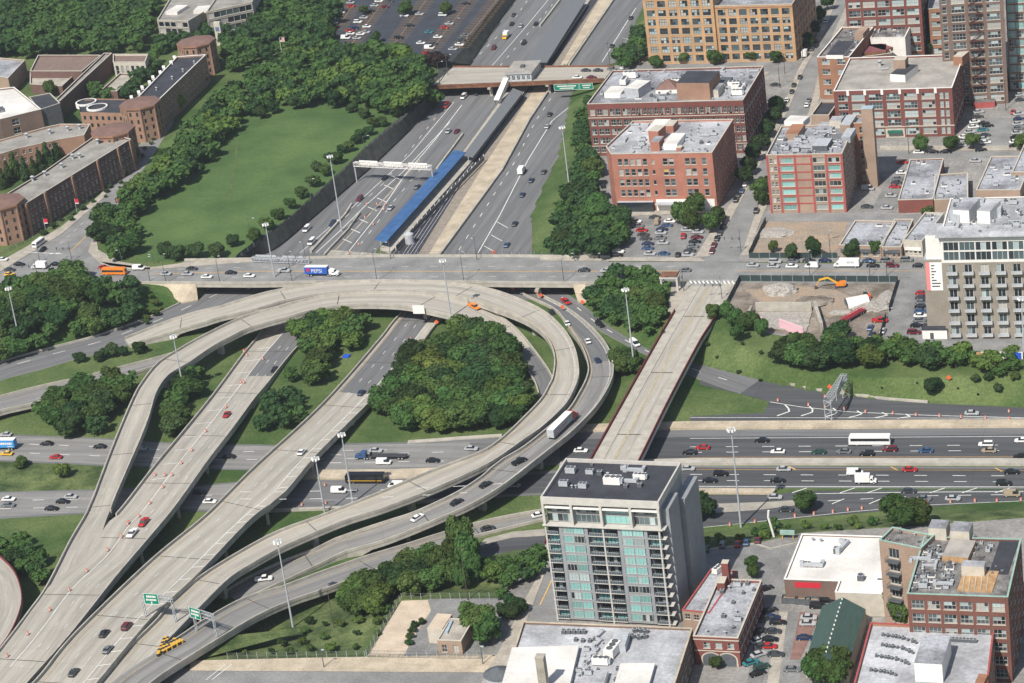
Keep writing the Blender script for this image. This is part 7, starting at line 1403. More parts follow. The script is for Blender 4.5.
fleet('parked before the red office block', 'cars before the red office block', E_, '919,153.5,sw 933,153,sk 946,153,sk'); fleet('in the yard beside the dark red warehouse', 'cars in the warehouse yard', (10, 0), '902.5,163.5,sr 902,174,sw 898,180,sg 897,184,sd 895,188,sr 891,197,ss 867,208,sd 887,209,ss 868,190,vs 975.5,162,ss')
fleet('in the alley car park beside the apartment block', 'cars beside the apartment block', (10, 0), '922,294.5,sr 922,299,sd 922,303.5,sg 921.5,308,sk 921,312.5,sb 920.5,317,sw 920,321.5,sg 917,327,sk'); vehicle(914, 334, 'suv', 'maroon', E_, '', None, 'dark maroon car at the end of the alley beside the white shed')
fleet('inside the fence of the building site', 'vehicles in the building site', (3, -6), '870.5,329,sb 883,332,ss 872,336,sn'); vehicle(880, 322, 'pickup', 'red', E_, '', None, 'bright red pickup with tool boxes inside the building site')
UD = (10, 0)
fleet('in the dark car park at the top', 'cars in the dark car park', UD, '350.6,3.5,ss 351,7,sr 341.5,13,sw 335,20,ss 333.5,24,sw 326,30,va 345.7,39,vw 358,23,uw 364,18.5,ss 367,27.5,sw 350,31.5,sr 355,29,sn 350.6,34.5,sw 360.6,35,sw 366,33,ss 357,39,ss 379,2,sw 374.7,6.5,ss 371,12,sk 385,8,sm 390,2,sd 404.6,16.6,sw 419.6,15,ss 410,26.5,sk 399,39,uk 380,46,ss 391,49,ss 443,16,uw 429,33,st 449.5,24.6,ss 444.5,28.5,sr 438,38,sw 421,44,sw 433,45,sd 429.6,49,vw 427,54,sr 466,4.5,sk 465,36.5,sg 461,41,sd 459.5,45.5,sw 453,50,ss')
fleet('parked behind the narrow tan brick building', 'cars behind the tan brick building', (2, -9), '706.6,550,se 723,546,ug 738,545,sr 746.5,543.5,sb 758,541.5,sm')
fleet('in the car park beside the arched brick house', 'cars beside the arched brick house', (9, -3), '766,590,sk 759.5,633,sk 758,642,ss 762,648,sd 759,656,ss 751,664,st 762,669,ue 766,620,sd 770,612,sk 758,675,sk'); fleet('in the car park left of the green roofed shed', 'cars left of the green shed', (10, 0), '772,619,sn 778,624,sk 773,633,sd 770,641,sk 769,648,sr 809,619,ss 808,625,ss 805,639.5,sn 792.5,671,sg 827,602,uk 818,608,uk 776,656,sd')
fleet('parked in the shade between pale roof and arched house', 'vans in the shaded alley', (0, 10), '692,652,vw 688,668,vw')
for o in list(COL.objects):
    if o.get('label') == 'black and gold charter bus below the median island':
        for ch in o.children:
            if ch.name.startswith('body'): mb = MB(); [mb.prism([(-6, s*1.2), (6, s*1.2), (6, s*1.30), (-6, s*1.30)], 1.15, 1.35) for s in (-1, 1)]; mb.build('gold_stripe', [pm('yellow')], o)
def marks(parent, x, y, z, W, h, m='trim_white', seed=1, face=-1):
    """lettering too small in the photo to be read: a row of uneven white strokes"""
    rg = random.Random(seed); mb = MB(); u_ = x-W/2
    while u_ < x+W/2-.1:
        w_ = rg.uniform(.35, .7)*h; t_ = rg.uniform(.75, 1)*h; mb.prism([(u_, y-.012), (u_+w_, y-.012), (u_+w_, y+.012), (u_, y+.012)], z-t_/2, z+t_/2); u_ += w_+.16*h
    mb.build('lettering', [m], parent)
def textm(name, s, size, mat, parent, loc, rot, ext=.01, center=True):
    c = bpy.data.curves.new(name, 'FONT'); c.body = s; c.size = size; c.extrude = ext; c.align_x = 'CENTER' if center else 'LEFT'; c.align_y = 'CENTER'; t = bpy.data.objects.new(name, c); COL.objects.link(t)
    dg = bpy.context.evaluated_depsgraph_get(); me = bpy.data.meshes.new_from_object(t.evaluated_get(dg)); bpy.data.objects.remove(t); me.materials.clear(); me.materials.append(MATS[mat] if isinstance(mat, str) else mat); o = bpy.data.objects.new(name, me); COL.objects.link(o); o.parent = parent; o.location = loc; o.rotation_euler = rot; return o
for o in list(COL.objects):
    lb = o.get('label') or ''
    if lb.startswith('blue and white delivery semi'):
        textm('lettering', 'PEPSI', 2.1, 'trim_white', o, (-.6, -1.30, 2.4), (math.pi/2, 0, 0)); mb = MB(); mb.tube((-4.2, -1.27, 2.9), (-4.2, -1.31, 2.9), .75, n=14); mb.build('roundel', ['sign_red'], o)
    if lb.startswith('blue box trailer'): marks(o, -2.2, 1.30, 2.7, 5.5, .9, seed=3); marks(o, -4, 1.30, 1.6, 2.2, .35, seed=4)
    if lb.startswith('long white delivery truck'): marks(o, -1.5, 1.17, 2.3, 2.8, .85, 'metal_grey', 6)
    if lb.startswith('red semi tractor'): 
        for s in (-1, 1): mb = MB(); mb.poly([(-8, s*1.295, 1.4), (-6, s*1.295, 1.4), (2, s*1.295, 2.6), (1, s*1.295, 2.7)][::s]); mb.build('red_stripe', ['sign_red'], o)
# construction truck trailer of ladders etc. is built in the site section
# ================= STATION, MASTS, SIGNS, SITE =================
def AT(x, y): p = hit(x, y); return Vector((p.x, p.y, p.z))
def solid(root, name, pts, z0, z1, m, mt=None): mb = MB(); mb.prism([(p.x, p.y) for p in pts], z0, z1, 0, 1); o = mb.build(name, [m, mt or m], None, origin=(pts[0].x, pts[0].y, z0)); local(root, o); return o
# station
r0_ = G(424, 200, -6); st = empty('station_platform', r0_, 0, 'long station platform with blue canopy and grey roofed windscreen between the carriageways', 'station')
M('canopy_blue', (.055, .135, .30), .65, .14, .25, fine=3, spec=.2); panels('canopy_blue', 3, 3, False, .88, .7, .04); MF('canopy_grey', (.15, .16, .17), .7)
solid(st, 'platform', [G(x, y, -5) for x, y in ((380,248),(391,252),(470,163),(512,108),(556,50),(590,0),(580,-2),(545,40),(505,94),(460,156))], -6, -5, 'concrete')
def canopy(name, A, m, z, th=.35, post=True):
    P = [G(x, y, z) for x, y in A]; solid(st, name, P, z-th, z, m)
    a, b = (P[0]+P[1])/2, (P[2]+P[3])/2; L = (b-a).length; n = int(L/6)
    if post:
        for i in range(n+1):
            q = a+(b-a)*(i/max(n, 1)); mb = MB(); mb.tube((q.x, q.y, -5), (q.x, q.y, z-th+.02), .16, n=6); local(st, mb.build('canopy_post', ['metal_grey'], None, origin=(q.x, q.y, -5)))
canopy('blue_canopy', ((374.5,239),(386,242),(466,152),(454,150)), 'canopy_blue', -1.6)
canopy('grey_canopy', ((463,155),(473,157),(523,92),(513,88)), 'canopy_grey', -1.8); canopy('grey_canopy', ((525,62),(547,62),(586,0),(570,-2)), 'canopy_grey', -1.8)
A_, B_ = G(396, 250, -5), G(484, 160, -5); n = 22; mb = MB()
for i in range(n): q = A_+(B_-A_)*(i/(n-1)); mb = MB(); mb.box((q.x, q.y, -5), (.26, .26, 2.6), .35); local(st, mb.build('windscreen_post', ['trim_white'], None, origin=(q.x, q.y, -5)))
solid(st, 'windscreen', [A_, B_, B_+Vector((.3, 0, 0)), A_+Vector((.3, 0, 0))], -5, -3.2, 'metal_dark')
for k, px in enumerate((((403,258),(456,178),(548,62)), ((409,260),(463,178),(553,64)))): 
    for j, o_ in enumerate((-.75, .75)):
        P = [G(x, y, -6)+Vector((o_, 0, 0)) for x, y in px]; A2 = [p+Vector((-.12, 0, .4)) for p in P]; B2 = [p+Vector((.12, 0, .4)) for p in P]; o, t_ = strip(A2, B2, 'rail', ['metal_grey', 'rail_dark'], None, [.35]*3); struct(o)
P = [G(x, y, -6) for x, y in ((395,257),(413,262),(462,180),(508,112),(548,68),(590,10),(582,5),(540,60),(497,108),(450,172))]; struct(sheet('track_bed', [(393,256),(414,261),(466,177),(509,116),(554,64),(598,0),(583,0),(538,62),(496,112),(450,172)], -6, 'rail_dark', up=.2))
for i in range(26): q = A_+(B_-A_)*(i/25)+Vector((4.5, -1, -1))
# station house on the upper bridge and covered stair
h_ = empty('station_house', G(518, 72, .4), 0, 'grey roofed station house standing on the upper bridge', 'station house'); Pq = ortho((505, 74), (531, 73), (537, 61), 4.4)
mb = MB(); wallP = Pq; cn = [0]
for i in range(4):
    A, B = Vector((Pq[i].x, Pq[i].y, 0)), Vector((Pq[(i+1) % 4].x, Pq[(i+1) % 4].y, 0)); ops = openings(A, B, [F(1, 5, .6, 4, h=2.4, w=1.6)]) if i in (0, 1) else []; wallgrid(mb, A, B, .3, 4.2, ops, reveal=.2); dd = (B-A).normalized()
    for o in ops: p = A+dd*((o[0]+o[1])/2)+Vector((-dd.y, dd.x, 0))*.1; p.z = o[2]; mapwin(h_, winmesh(o[1]-o[0], o[3]-o[2], 'glass_mid', 'frame_white', 2, 1, False), p, math.atan2(dd.y, dd.x), cn)
local(h_, mb.build('wall', ['metal_grey'])); c = sum(Pq, Vector())/4; solid(h_, 'roof', [c+(p-c)*1.06 for p in Pq], 4.2, 4.6, 'metal_grey', 'roof_gravel'); solid(h_, 'roof_vent', [c+(p-c)*.15 for p in Pq], 4.6, 5.6, 'metal_dark')
a, b = G(506, 78, 3.2), G(497, 104, -4.6); cs_ = empty('covered_stair', b, 0, 'sloping white covered stair running down from the station house to the platform', 'stairway'); mb = MB(); a.z, b.z = 3.2, -2.6; mb.bar(a, b, 2.6, .35, 0); local(cs_, mb.build('roof', ['trim_white'])); mb = MB(); 
for s in (-1.15, 1.15): mb.quad(a+Vector((s, 0, -.2)), b+Vector((s, 0, -.2)), b+Vector((s, 0, -2.4)), a+Vector((s, 0, -2.9)))
local(cs_, mb.build('side_panel', ['trim_white']))
def gsign(name, label, px0, px1, z0, z1, txt=(), posts=True, m='sign_green', grp=None):
    """flat road sign between two ground pixels at height z0 (facing the camera side)"""
    a, b = px0, px1; d = (b-a); W = d.length; d.normalize(); ang = math.atan2(d.y, d.x); r = empty(name, a, ang, label, 'road sign', grp); mb = MB(); mb.prism([(0, -.06), (W, -.06), (W, .06), (0, .06)], z0-a.z, z1-a.z); mb.build('sign_panel', [m], r)
    mb = MB(); t = .12
    for x0, x1, q0, q1 in ((0, W, z1-a.z-t, z1-a.z), (0, W, z0-a.z, z0-a.z+t), (0, t, z0-a.z+t, z1-a.z-t), (W-t, W, z0-a.z+t, z1-a.z-t)): mb.prism([(x0, -.09), (x1, -.09), (x1, -.065), (x0, -.065)], q0, q1)
    mb.build('sign_border', ['trim_white'], r)
    for i, (s, size, tx, tz) in enumerate(txt): marks(r, W*tx, -.1, z0-a.z+(z1-z0)*tz, W*s, size*.7, seed=i+int(W))
    if posts:
        for x in (W*.25, W*.75): mb = MB(); mb.tube((x, .15, 0), (x, .15, z0-a.z+.5), .1, n=6); mb.build('post', ['metal_grey'], r)
    return r
MF('sign_green', (.0, .20, .13), .5)
def up_(x, y, z): p = G(x, y, z); return p
q0, q1 = G(554, 88, .3), G(581, 87, .3); q0.z = q1.z = .3; gsign('road_sign', 'long green guide sign hung on the edge of the upper bridge', G(554, 87.5, .3), G(579, 86.5, .3), -1.2, 1.8, ((.75, .95, .5, .66), (.55, .95, .5, .3)), False)
gsign('road_sign', 'short green guide sign at the right end of the upper bridge edge', G(579.6, 86.5, .3), G(593, 86, .3), -1.2, 1.8, ((.6, .9, .5, .66), (.5, .8, .5, .3)), False)
p = AT(592, 309); gsign('road_sign', 'green exit sign on the slope below the tree triangle', p, p+Vector((5., .6, 0)), p.z+1.6, p.z+4.8, ((.6, 1., .5, .66), (.4, 1., .5, .3)))
# overhead gantries on the lower left ramps
def lattice(mb, a, b, w=1.2, n=8, r=.09):
    """box truss between two points"""
    a, b = Vector(a), Vector(b); d = (b-a).normalized(); s = Vector((-d.y, d.x, 0)).normalized()*(w/2) if abs(d.z) < .9 else Vector((w/2, 0, 0)); u_ = Vector((0, 0, w/2)) if abs(d.z) < .9 else Vector((0, w/2, 0)); C = [s+u_, s-u_, -s-u_, -s+u_]
    for c in C: mb.tube(a+c, b+c, r, n=4, cap=False)
    for i in range(n):
        p, q = a+(b-a)*(i/n), a+(b-a)*((i+1)/n)
        for k in range(4): c, e = C[k], C[(k+1) % 4]; mb.tube(p+c, q+e, r*.6, n=3, cap=False); mb.tube(p+c, p+e, r*.6, n=3, cap=False)
for lab, a, b, s0, s1, tx in (('overhead gantry with green sign between the right viaduct and the loop ramp', (146, 617), (176, 622), .12, .62, ((.6, .95, .5, .72), (.7, .85, .5, .42))), ('overhead gantry with green sign over the lowest ramp at the lower left', (197, 631), (217, 638), -.05, .5, ((.6, .95, .5, .7), (.7, .9, .5, .4)))):
    A, B = AT(*a), AT(*b); zt = max(A.z, B.z)+6.8;  r = empty('sign_gantry', A, 0, lab, 'sign gantry')
    for q in (A, B): mb = MB(); [mb.tube(q+Vector((0, s, -.2)), Vector((q.x, q.y+s, zt+.6)), .14, n=5) for s in (-.6, .6)]; [mb.tube(q+Vector((0, -.6, k*1.5)), q+Vector((0, .6, k*1.5+1.5)), .07, n=4) for k in range(4)]; local(r, mb.build('post', ['metal_grey'], None, origin=q))
    mb = MB(); lattice(mb, (A.x, A.y, zt), (B.x, B.y, zt), 1.3, 9); local(r, mb.build('truss', ['metal_grey'], None, origin=A)); d = (B-A); d.z = 0; W = d.length; d.normalize(); c0 = A+d*W*s0-Vector((-d.y, d.x, 0))*.95; c1 = A+d*W*s1-Vector((-d.y, d.x, 0))*.95; wd = (c1-c0).length; an = math.atan2(d.y, d.x); mb = MB(); c0.z = 0
    e = empty('sign_panel_holder', (0, 0, 0)) if False else None
    mb.prism([(0, -.06), (wd, -.06), (wd, .06), (0, .06)], zt-1.7, zt+2.0); o = mb.build('sign_panel', ['sign_green']); o.location = c0; o.rotation_euler = (0, 0, an); o.parent = r; o.matrix_parent_inverse = r.matrix_basis.inverted(); 
    for i_, (s, sz, x, z) in enumerate(tx): marks(o, wd*x, -.1, zt-1.7+3.7*z, wd*s, sz*.75, seed=i_+5)
    marks(o, wd*.5, -.1, zt-1.1, .5, .6, seed=2)
    mb = MB(); [mb.prism([(x0, -.09), (x1, -.09), (x1, -.065), (x0, -.065)], z0, z1) for x0, x1, z0, z1 in ((0, wd, zt+1.86, zt+2), (0, wd, zt-1.7, zt-1.56), (0, .14, zt-1.56, zt+1.86), (wd-.14, wd, zt-1.56, zt+1.86))]; mb.build('sign_border', ['trim_white'], o); mb = MB(); mb.prism([(wd*.5-.45, -.1), (wd*.5+.45, -.1), (wd*.5, -.1+.001)], zt-1.4, zt-.9); 
# sign truss over the trench, seen from behind; one at the cross street; lattice sign truss at the exit ramp
for lab, a, b, hh, ns in (('white overhead sign truss crossing the left trench carriageway', (357, 182), (434, 186), 8.5, 3), ('dark overhead sign truss just behind the cross street bridge', (253, 262), (309, 264), 7.5, 2)):
    A, B = AT(*a), AT(*b); A.z = B.z = -6; zt = -6+hh; r = empty('sign_gantry', A, 0, lab, 'sign gantry')
    for q in (A, B): mb = MB(); mb.tube(q, (q.x, q.y, zt+.8), .3, n=8); local(r, mb.build('post', ['metal_grey'], None, origin=q))
    mb = MB(); lattice(mb, (A.x, A.y, zt), (B.x, B.y, zt), 1.6, 16, .14); local(r, mb.build('truss', ['trim_white' if ns == 3 else 'metal_grey'], None, origin=A))
    for i in range(ns): t0 = .04+i*.96/ns; q = A+(B-A)*(t0+.3/ns+.04); mb = MB(); mb.box((q.x, q.y+1.1, zt-.9), ((B-A).length*.72/ns, .15, 2.3), math.atan2(B.y-A.y, B.x-A.x)); local(r, mb.build('sign_panel', ['trim_white' if ns == 3 else 'metal_grey'], None, origin=q))
A, B = AT(846, 398), AT(829, 423); r = empty('sign_gantry', A, 0, 'tall grey lattice sign truss spanning the exit ramp beside the big dark trees', 'sign gantry')
for q in (A, B): mb = MB(); [mb.tube(q+Vector((s, 0, -.2)), (q.x+s, q.y, q.z+8.5), .13, n=5) for s in (-1.1, 1.1)]; [mb.tube(q+Vector((-1.1*(-1)**k, 0, k*1.4)), q+Vector((1.1*(-1)**k, 0, k*1.4+1.4)), .09, n=4) for k in range(6)]; local(r, mb.build('post', ['metal_grey'], None, origin=q))
mb = MB(); lattice(mb, (A.x, A.y, A.z+8), (B.x, B.y, B.z+8), 2.0, 14, .12); local(r, mb.build('truss', ['metal_grey'], None, origin=A)); q = (A+B)/2; mb = MB(); mb.box((q.x+1.3, q.y, A.z+6.6), (.15, (A-B).length*.7, 3.2)); local(r, mb.build('sign_panel', ['metal_grey'], None, origin=q))
# high light masts
def mast(x, y, top, label, lamps=6):
    p = AT(x, y); lo, hi = 5., 60.
    for _ in range(30):
        m = (lo+hi)/2
        if proj((p.x, p.y, p.z+m))[1] > top: lo = m
        else: hi = m
    h = lo; r = empty('light_mast', p, 0, label, 'light mast', 'high light masts of the interchange'); mb = MB(); mb.tube((0, 0, -.3), (0, 0, h), .36, .16, 10); mb.build('pole', ['mast_steel'], r); mb = MB(); mb.tube((0, 0, h-.6), (0, 0, h-.3), .95, n=14); mb.build('lamp_ring', ['mast_steel'], r)
    for i in range(lamps): t = i*2*math.pi/lamps; mb = MB(); mb.tube((math.cos(t)*1.1, math.sin(t)*1.1, h-.95), (math.cos(t)*1.1, math.sin(t)*1.1, h-.35), .42, .3, 8); mb.build('lamp_head', ['trim_white'], r)
M('mast_steel', (.40, .42, .44), .55, .08, .5)
for x, y, t, l in ((185, 397, 335, 'steel light mast rising in front of the grove by the pale inner ramp'), (20, 342, 287, 'steel light mast in front of the trees at the far left'), (342, 231, 155, 'steel light mast in the left trench carriageway near the white sign truss'), (277, 291, 223, 'light mast standing just before the cross street bridge near the blue delivery truck'), (353, 503, 433, 'light mast on the right viaduct side above the charter bus'), (325, 514, 457, 'light mast beside the right viaduct left of the charter bus'), (293, 627, 540, 'light mast on the weedy bank crossing in front of the lowest ramp'), (453, 331, 259, 'light mast at the top of the big grove inside the loop'), (635, 373, 288, 'light mast in front of the tree triangle by the outer ramp'), (741, 527, 428, 'tall light mast beside the collector lane right of the glass tower'), (570, 192, 126, 'light mast on the grass beside the right trench carriageway'), (1024, 352, 297, 'light mast at the right edge before the apartment block')): mast(x, y, t, l)
# street lamps / signal poles
def lampost(x, y, h, arm, label, grp, kind='street_lamp', z=None, heads=1):
    p = AT(x, y); r = empty(kind, p, 0, label, 'street lamp' if kind == 'street_lamp' else 'traffic signal' if kind == 'traffic_signal' else 'utility pole', grp); r['ordn'] = 1; dk = 'metal_dark' if kind != 'utility_pole' else 'bark'; mb = MB(); mb.tube((0, 0, -.2), (0, 0, h), .16, .09, 7)
    mb.build('pole', [dk], r)
    if arm:
        mb = MB(); mb.tube((0, 0, h-.3), (arm[0], arm[1], h+.3), .07, .05, 5); mb.build('arm', [dk], r)
        mb = MB(); mb.box((arm[0], arm[1], h+.15), (.9, .4, .22)); mb.build('lamp_head', ['metal_grey'], r)
    if kind == 'traffic_signal': mb = MB(); mb.tube((0, 0, h*.62), (-6.5, 0, h*.66), .09, .06, 6); mb.build('signal_arm', [dk], r); [ (lambda m_: m_.build('signal_head', ['metal_dark'], r))((lambda m_: (m_.box((x_, 0, h*.56), (.4, .35, 1.1)), m_)[1])(MB())) for x_ in (-6, -3, -.3)]
    if kind == 'utility_pole': mb = MB(); mb.bar((-1.2, 0, h-.7), (1.2, 0, h-.7), .15, .18); mb.build('cross_arm', ['bark'], r)
for x, y, h in ((150, 281, 9), (166, 283, 11), (220, 283, 10), (292, 281, 11), (377, 281, 12), (464, 282, 11), (564, 282, 9)): lampost(x, y, h, (0, 3.2), 'dark lamp post on the near edge of the cross street bridge', 'lamp posts on the near bridge edge')
for x, y, h in ((122, 262, 6), (154, 264, 5), (306, 261, 9), (391, 259, 8), (477, 260, 10), (575, 261, 4), (602, 261, 4), (40, 262, 6)): lampost(x, y, h, (0, -2.5), 'dark lamp post on the far edge of the cross street', 'lamp posts on the far street edge')
for x, y, h in ((810, 276, 9), (887, 276, 9), (830.5, 256, 9), (870, 277, 5)): lampost(x, y, h, (0, 2.5), 'dark lamp post beside the building site street', 'lamp posts by the building site')
for x, y, l in ((72, 261, 'traffic signal mast at the left junction'), (741, 252, 'traffic signal mast above the crossing with the sloping street'), (684, 291, 'traffic signal mast at the head of the street bridge'), (722, 299, 'traffic signal mast on the right pavement of the street bridge'), (38, 279, 'traffic signal mast behind the near trees at the left junction')): lampost(x, y, 9, None, l, None, 'traffic_signal')
for x, y, h in ((311, 199, 9), (251, 239, 9), (365, 153, 8), (440, 84, 11), (448, 75, 10), (456, 34, 8)): lampost(x, y, h, (2.6, 0), 'slim lamp post along the trench wall beside the park', 'lamp posts along the park')
for x, y, h, l in ((468, 600, 18, 'tall wooden pole rising before the airy tree by the yard'), (334, 628, 13, 'bare pole among the weeds of the bank'), (610, 66, 12, 'utility pole at the right end of the upper bridge'), (640, 66, 11, 'utility pole before the yellow factory'), (780, 88, 12, 'utility pole by the white cars on the sloping street'), (909, 154, 13, 'utility pole before the red office block'), (1006, 110, 14, 'utility pole at the corner of the brown loft tower'), (803, 60, 11, 'utility pole at the side street corner'), (785, 74, 10, 'utility pole left of the sloping street')): lampost(x, y, h, None, l, None, 'utility_pole')
for x, y in ((324, 667), (483, 664)): lampost(x, y, 5.5, (.5, 0), 'twin globe lamp on the lower left pavement', 'pavement lamps')
# curved white pipe by the hedge
p = AT(774, 537); r = empty('white_pipe_mast', p, 0, 'bent white pipe mast standing at the hedge by the shop', 'pipe mast'); mb = MB(); mb.tube((0, 0, 0), (-.6, 0, 3.5), .35, n=8); mb.tube((-.6, 0, 3.5), (-1.2, 0, 6.6), .35, n=8); mb.tube((-1.2, 0, 6.6), (-.9, 0, 9), .35, n=8); mb.build('pipe', ['trim_white'], r)
# barrels: orange and white drums
BM = {}
def barrel(x, y, label, grp):
    if 'b' not in BM:
        mb = MB(); mb.tube((0, 0, 0), (0, 0, .12), .42, n=10, m=2); prev = .12
        for i in range(5): mb.tube((0, 0, prev), (0, 0, prev+.19), .33-.015*i, n=10, m=i % 2, cap=i == 4); prev += .19
        BM['b'] = mesh_of(mb, 'traffic_barrel', [MF('barrel_orange', (.70, .13, .045), .7), 'trim_white', 'bumper'])
    p = AT(x, y); o = bpy.data.objects.new('traffic_barrel', BM['b']); COL.objects.link(o); o.location = p; o.scale = (1.1, 1.1, 1.1); tag(o, label, 'traffic barrel', grp)
for lab, grp, s in (('orange and white barrel closing the hatched lane of the left viaduct', 'barrels on the left viaduct', '226,408 206,432 192,451 181.5,464 155,476 165,476 172,476 163,488 150,504 241,383 244,383.5 139,517 128,525 122,537 108,551 87,572 69.5,591 50,611 28,635 7.5,657 263,360 288,329 129,523.5 244,352 247,356 246,352'),
                    ('orange and white barrel lining the exit ramp at the right', 'barrels on the exit ramp', '778,401.5 808.5,406 825,408 844,410 865.5,413 893,414.5 916,416 939.5,417 961,418 985.5,419 1009,420 1009,412.5 845,394 825,398'),
                    ('orange and white barrel along the outer edge of the collector lane', 'barrels along the collector lane', '730,526 755,523 775.5,520 795,517 814,515 833,513 848,511 862,509.5 880,508 927,504.5 950.5,503 975,502 997,502 1021,501'),
                    ('orange and white barrel in the hatched part of the trench', 'barrels in the trench', '377,205 385,205.5 384,210 373.5,225 359,245 367,205 365,218 349,254 411,340 325,486'), ('orange and white barrel under the right viaduct', 'barrels under the viaduct', '302,506 326,504')):
    for e in s.split(): x, y = map(float, e.split(',')); barrel(x, y, lab, grp)
# crash cushion drums
mb = MB(); mb.tube((0, 0, 0), (0, 0, .95), .47, n=10, m=0, cap=False); mb.tube((0, 0, .95), (0, 0, 1.05), .49, n=10, m=1); mb.m = [1]*len(mb.m); me1 = mesh_of(mb, 'cushion_drum', [MF('drum_yellow', (.62, .36, .05), .7), MF('drum_black', (.03, .03, .03), .7)])
mb = MB(); mb.tube((0, 0, 0), (0, 0, .95), .47, n=10, m=0, cap=False); mb.tube((0, 0, .95), (0, 0, 1.05), .49, n=10, m=0); me2 = mesh_of(mb, 'cushion_drum', ['drum_yellow', 'drum_black'])
mb = MB(); mb.tube((0, 0, 0), (0, 0, .95), .47, n=10, m=1, cap=False); mb.tube((0, 0, .95), (0, 0, 1.05), .49, n=10, m=0); me3 = mesh_of(mb, 'cushion_drum', ['drum_yellow', 'drum_black'])
a, b, c = AT(158.5, 656), AT(165.5, 640), AT(182, 643)
for i in range(10):
    t = i/9; p, q = a+(b-a)*t, a+(c-a)*t; n = 1+int(i*.8)
    for j in range(n): s = p+(q-p)*(j/max(n-1, 1)); o = bpy.data.objects.new('cushion_drum', me2 if j == n-1 and i % 2 else me3 if (i+j) % 2 or j == n-1 else me1); COL.objects.link(o); o.location = (s.x, s.y, drop(s.x, s.y, 20)); o.scale = (1.2, 1.2, 1.0); tag(o, 'black and yellow drum of the crash cushion where the two lower ramps part', 'crash drum', 'crash cushion drums')
# orange diamond work signs
for x, y, l in ((538, 296, 'left orange diamond work sign under the cross street bridge'), (513, 292, 'orange diamond work sign nearest the loop ramp top'), (541, 299, 'lower of the orange diamond work signs by the bridge pier'), (563, 311, 'orange diamond work sign by the red pickup'), (583, 306, 'orange diamond work sign on the slope left of the green exit sign'), (494, 256, 'small orange work sign in the hatched area of the right trench'), (437, 326, 'orange diamond work sign below the pale loop ramp'), (830, 391, 'orange diamond work sign beside the lattice truss'), (949, 382, 'orange diamond work sign on the grass slope')):
    p = AT(x, y); r = empty('work_sign', p, 0, l, 'work sign'); mb = MB(); mb.poly([(0, -.05, .7), (.95, -.05, 1.65), (0, -.05, 2.6), (-.95, -.05, 1.65)]); mb.poly([(0, .05, .7), (-.95, .05, 1.65), (0, .05, 2.6), (.95, .05, 1.65)]); mb.build('panel', ['barrel_orange'], r); mb = MB(); mb.tube((0, .1, 0), (0, .1, 1.2), .05, n=5); mb.build('post', ['metal_dark'], r)
# big white sign back hanging on the inner loop, red flags by campus
p = G(419, 311, 1); r = empty('road_sign', p, 0, 'large white sign board hung on the edge of the inner loop ramp', 'road sign'); mb = MB(); mb.box((0, -.2, -1.0), (4.6, .2, 3.4)); mb.build('sign_panel', ['trim_white'], r); mb = MB(); mb.box((0, .1, -1.4), (.2, .2, 3.6)); mb.build('bracket', ['metal_grey'], r)
for x, y, l in ((46, 232, 'red and white banner pole in front of the left end of the front hall'), (77, 212, 'red and white banner pole by the middle of the front hall'), (119, 212, 'red and white banner pole at the lawn corner trees')):
    p = AT(x, y); r = empty('banner_pole', p, 0, l, 'banner'); mb = MB(); mb.tube((0, 0, 0), (0, 0, 6.2), .1, n=6); mb.build('pole', ['metal_grey'], r); mb = MB(); mb.box((.9, 0, 4.3), (1.7, .08, 1.8), 0, 0); mb.box((.9, -.01, 3.9), (1.7, .08, .4), 0, 1); mb.build('banner', ['sign_red', 'trim_white'], r)
for x, y, c, l in ((136, 62, None, ''),): pass
p = AT(283, 55); r = empty('flag_pole', AT(283, 60), 0, 'flagpole with red, white and blue flag among the park trees', 'flag'); mb = MB(); mb.tube((0, 0, 0), (0, 0, 12), .12, .07, 7); mb.build('pole', ['trim_white'], r); mb = MB(); [mb.prism([(.1, -.03), (2.6, -.03), (2.6, .03), (.1, .03)], 9.6+i*.3, 9.88+i*.3, i % 2) for i in range(7)]; mb.prism([(.1, -.06), (1.2, -.06), (1.2, .06), (.1, .06)], 10.6, 11.7, 2); mb.build('flag', ['trim_white', 'sign_red', pm('dark blue')], r)
# red roofed gate kiosk at the head of the street bridge
p = AT(671, 289); r = empty('bridge_portal', p, 0, 'open concrete portal with dark red roof at the head of the street bridge', 'portal'); mb = MB(); mb.box((0, 0, 5.0), (7., 4.4, .5)); mb.build('roof_slab', ['slab'], r); mb = MB(); mb.box((0, 0, 5.5), (6.2, 3.8, .7)); mb.build('roof', ['fascia_rust'], r)
for x in (-3, 3):
    for y in (-1.7, 1.7): mb = MB(); mb.box((x, y, 0), (.7, .7, 5)); mb.build('column', ['slab'], r)
# ---- fences ----
def fence(pts, h, label, m, post=3., solidp=False, z=None):
    P = [AT(x, y) if z is None else G(x, y, z) for x, y in pts]; r = empty('fence', P[0], 0, label, 'fence'); R = [P[0]]
    for a, b in zip(P, P[1:]): R += resamp([a, b], post)[1:]
    mb = MB()
    for a, b in zip(R, R[1:]):
        if solidp: mb.quad(a, b, b+Vector((0, 0, h)), a+Vector((0, 0, h)))
        else:
            for k in (.04, .5, .97): mb.bar(a+Vector((0, 0, h*k)), b+Vector((0, 0, h*k)), .06, .07)
            n = 7
            for i in range(1, n): q = a+(b-a)*(i/n); mb.tube(q+Vector((0, 0, .05)), q+Vector((0, 0, h-.05)), .025, n=3, cap=False)
    local(r, mb.build('fence_panel', [m], None, origin=P[0])); mb = MB(); [mb.tube(q, q+Vector((0, 0, h+.1)), .07, n=5) for q in R]; o = mb.build('post', ['metal_grey'], None, origin=P[0]); o['kind'] = 'stuff'; local(r, o); return r
MF('fence_green', (.03, .05, .05), .8); MF('chain_link', (.10, .115, .11), .6)
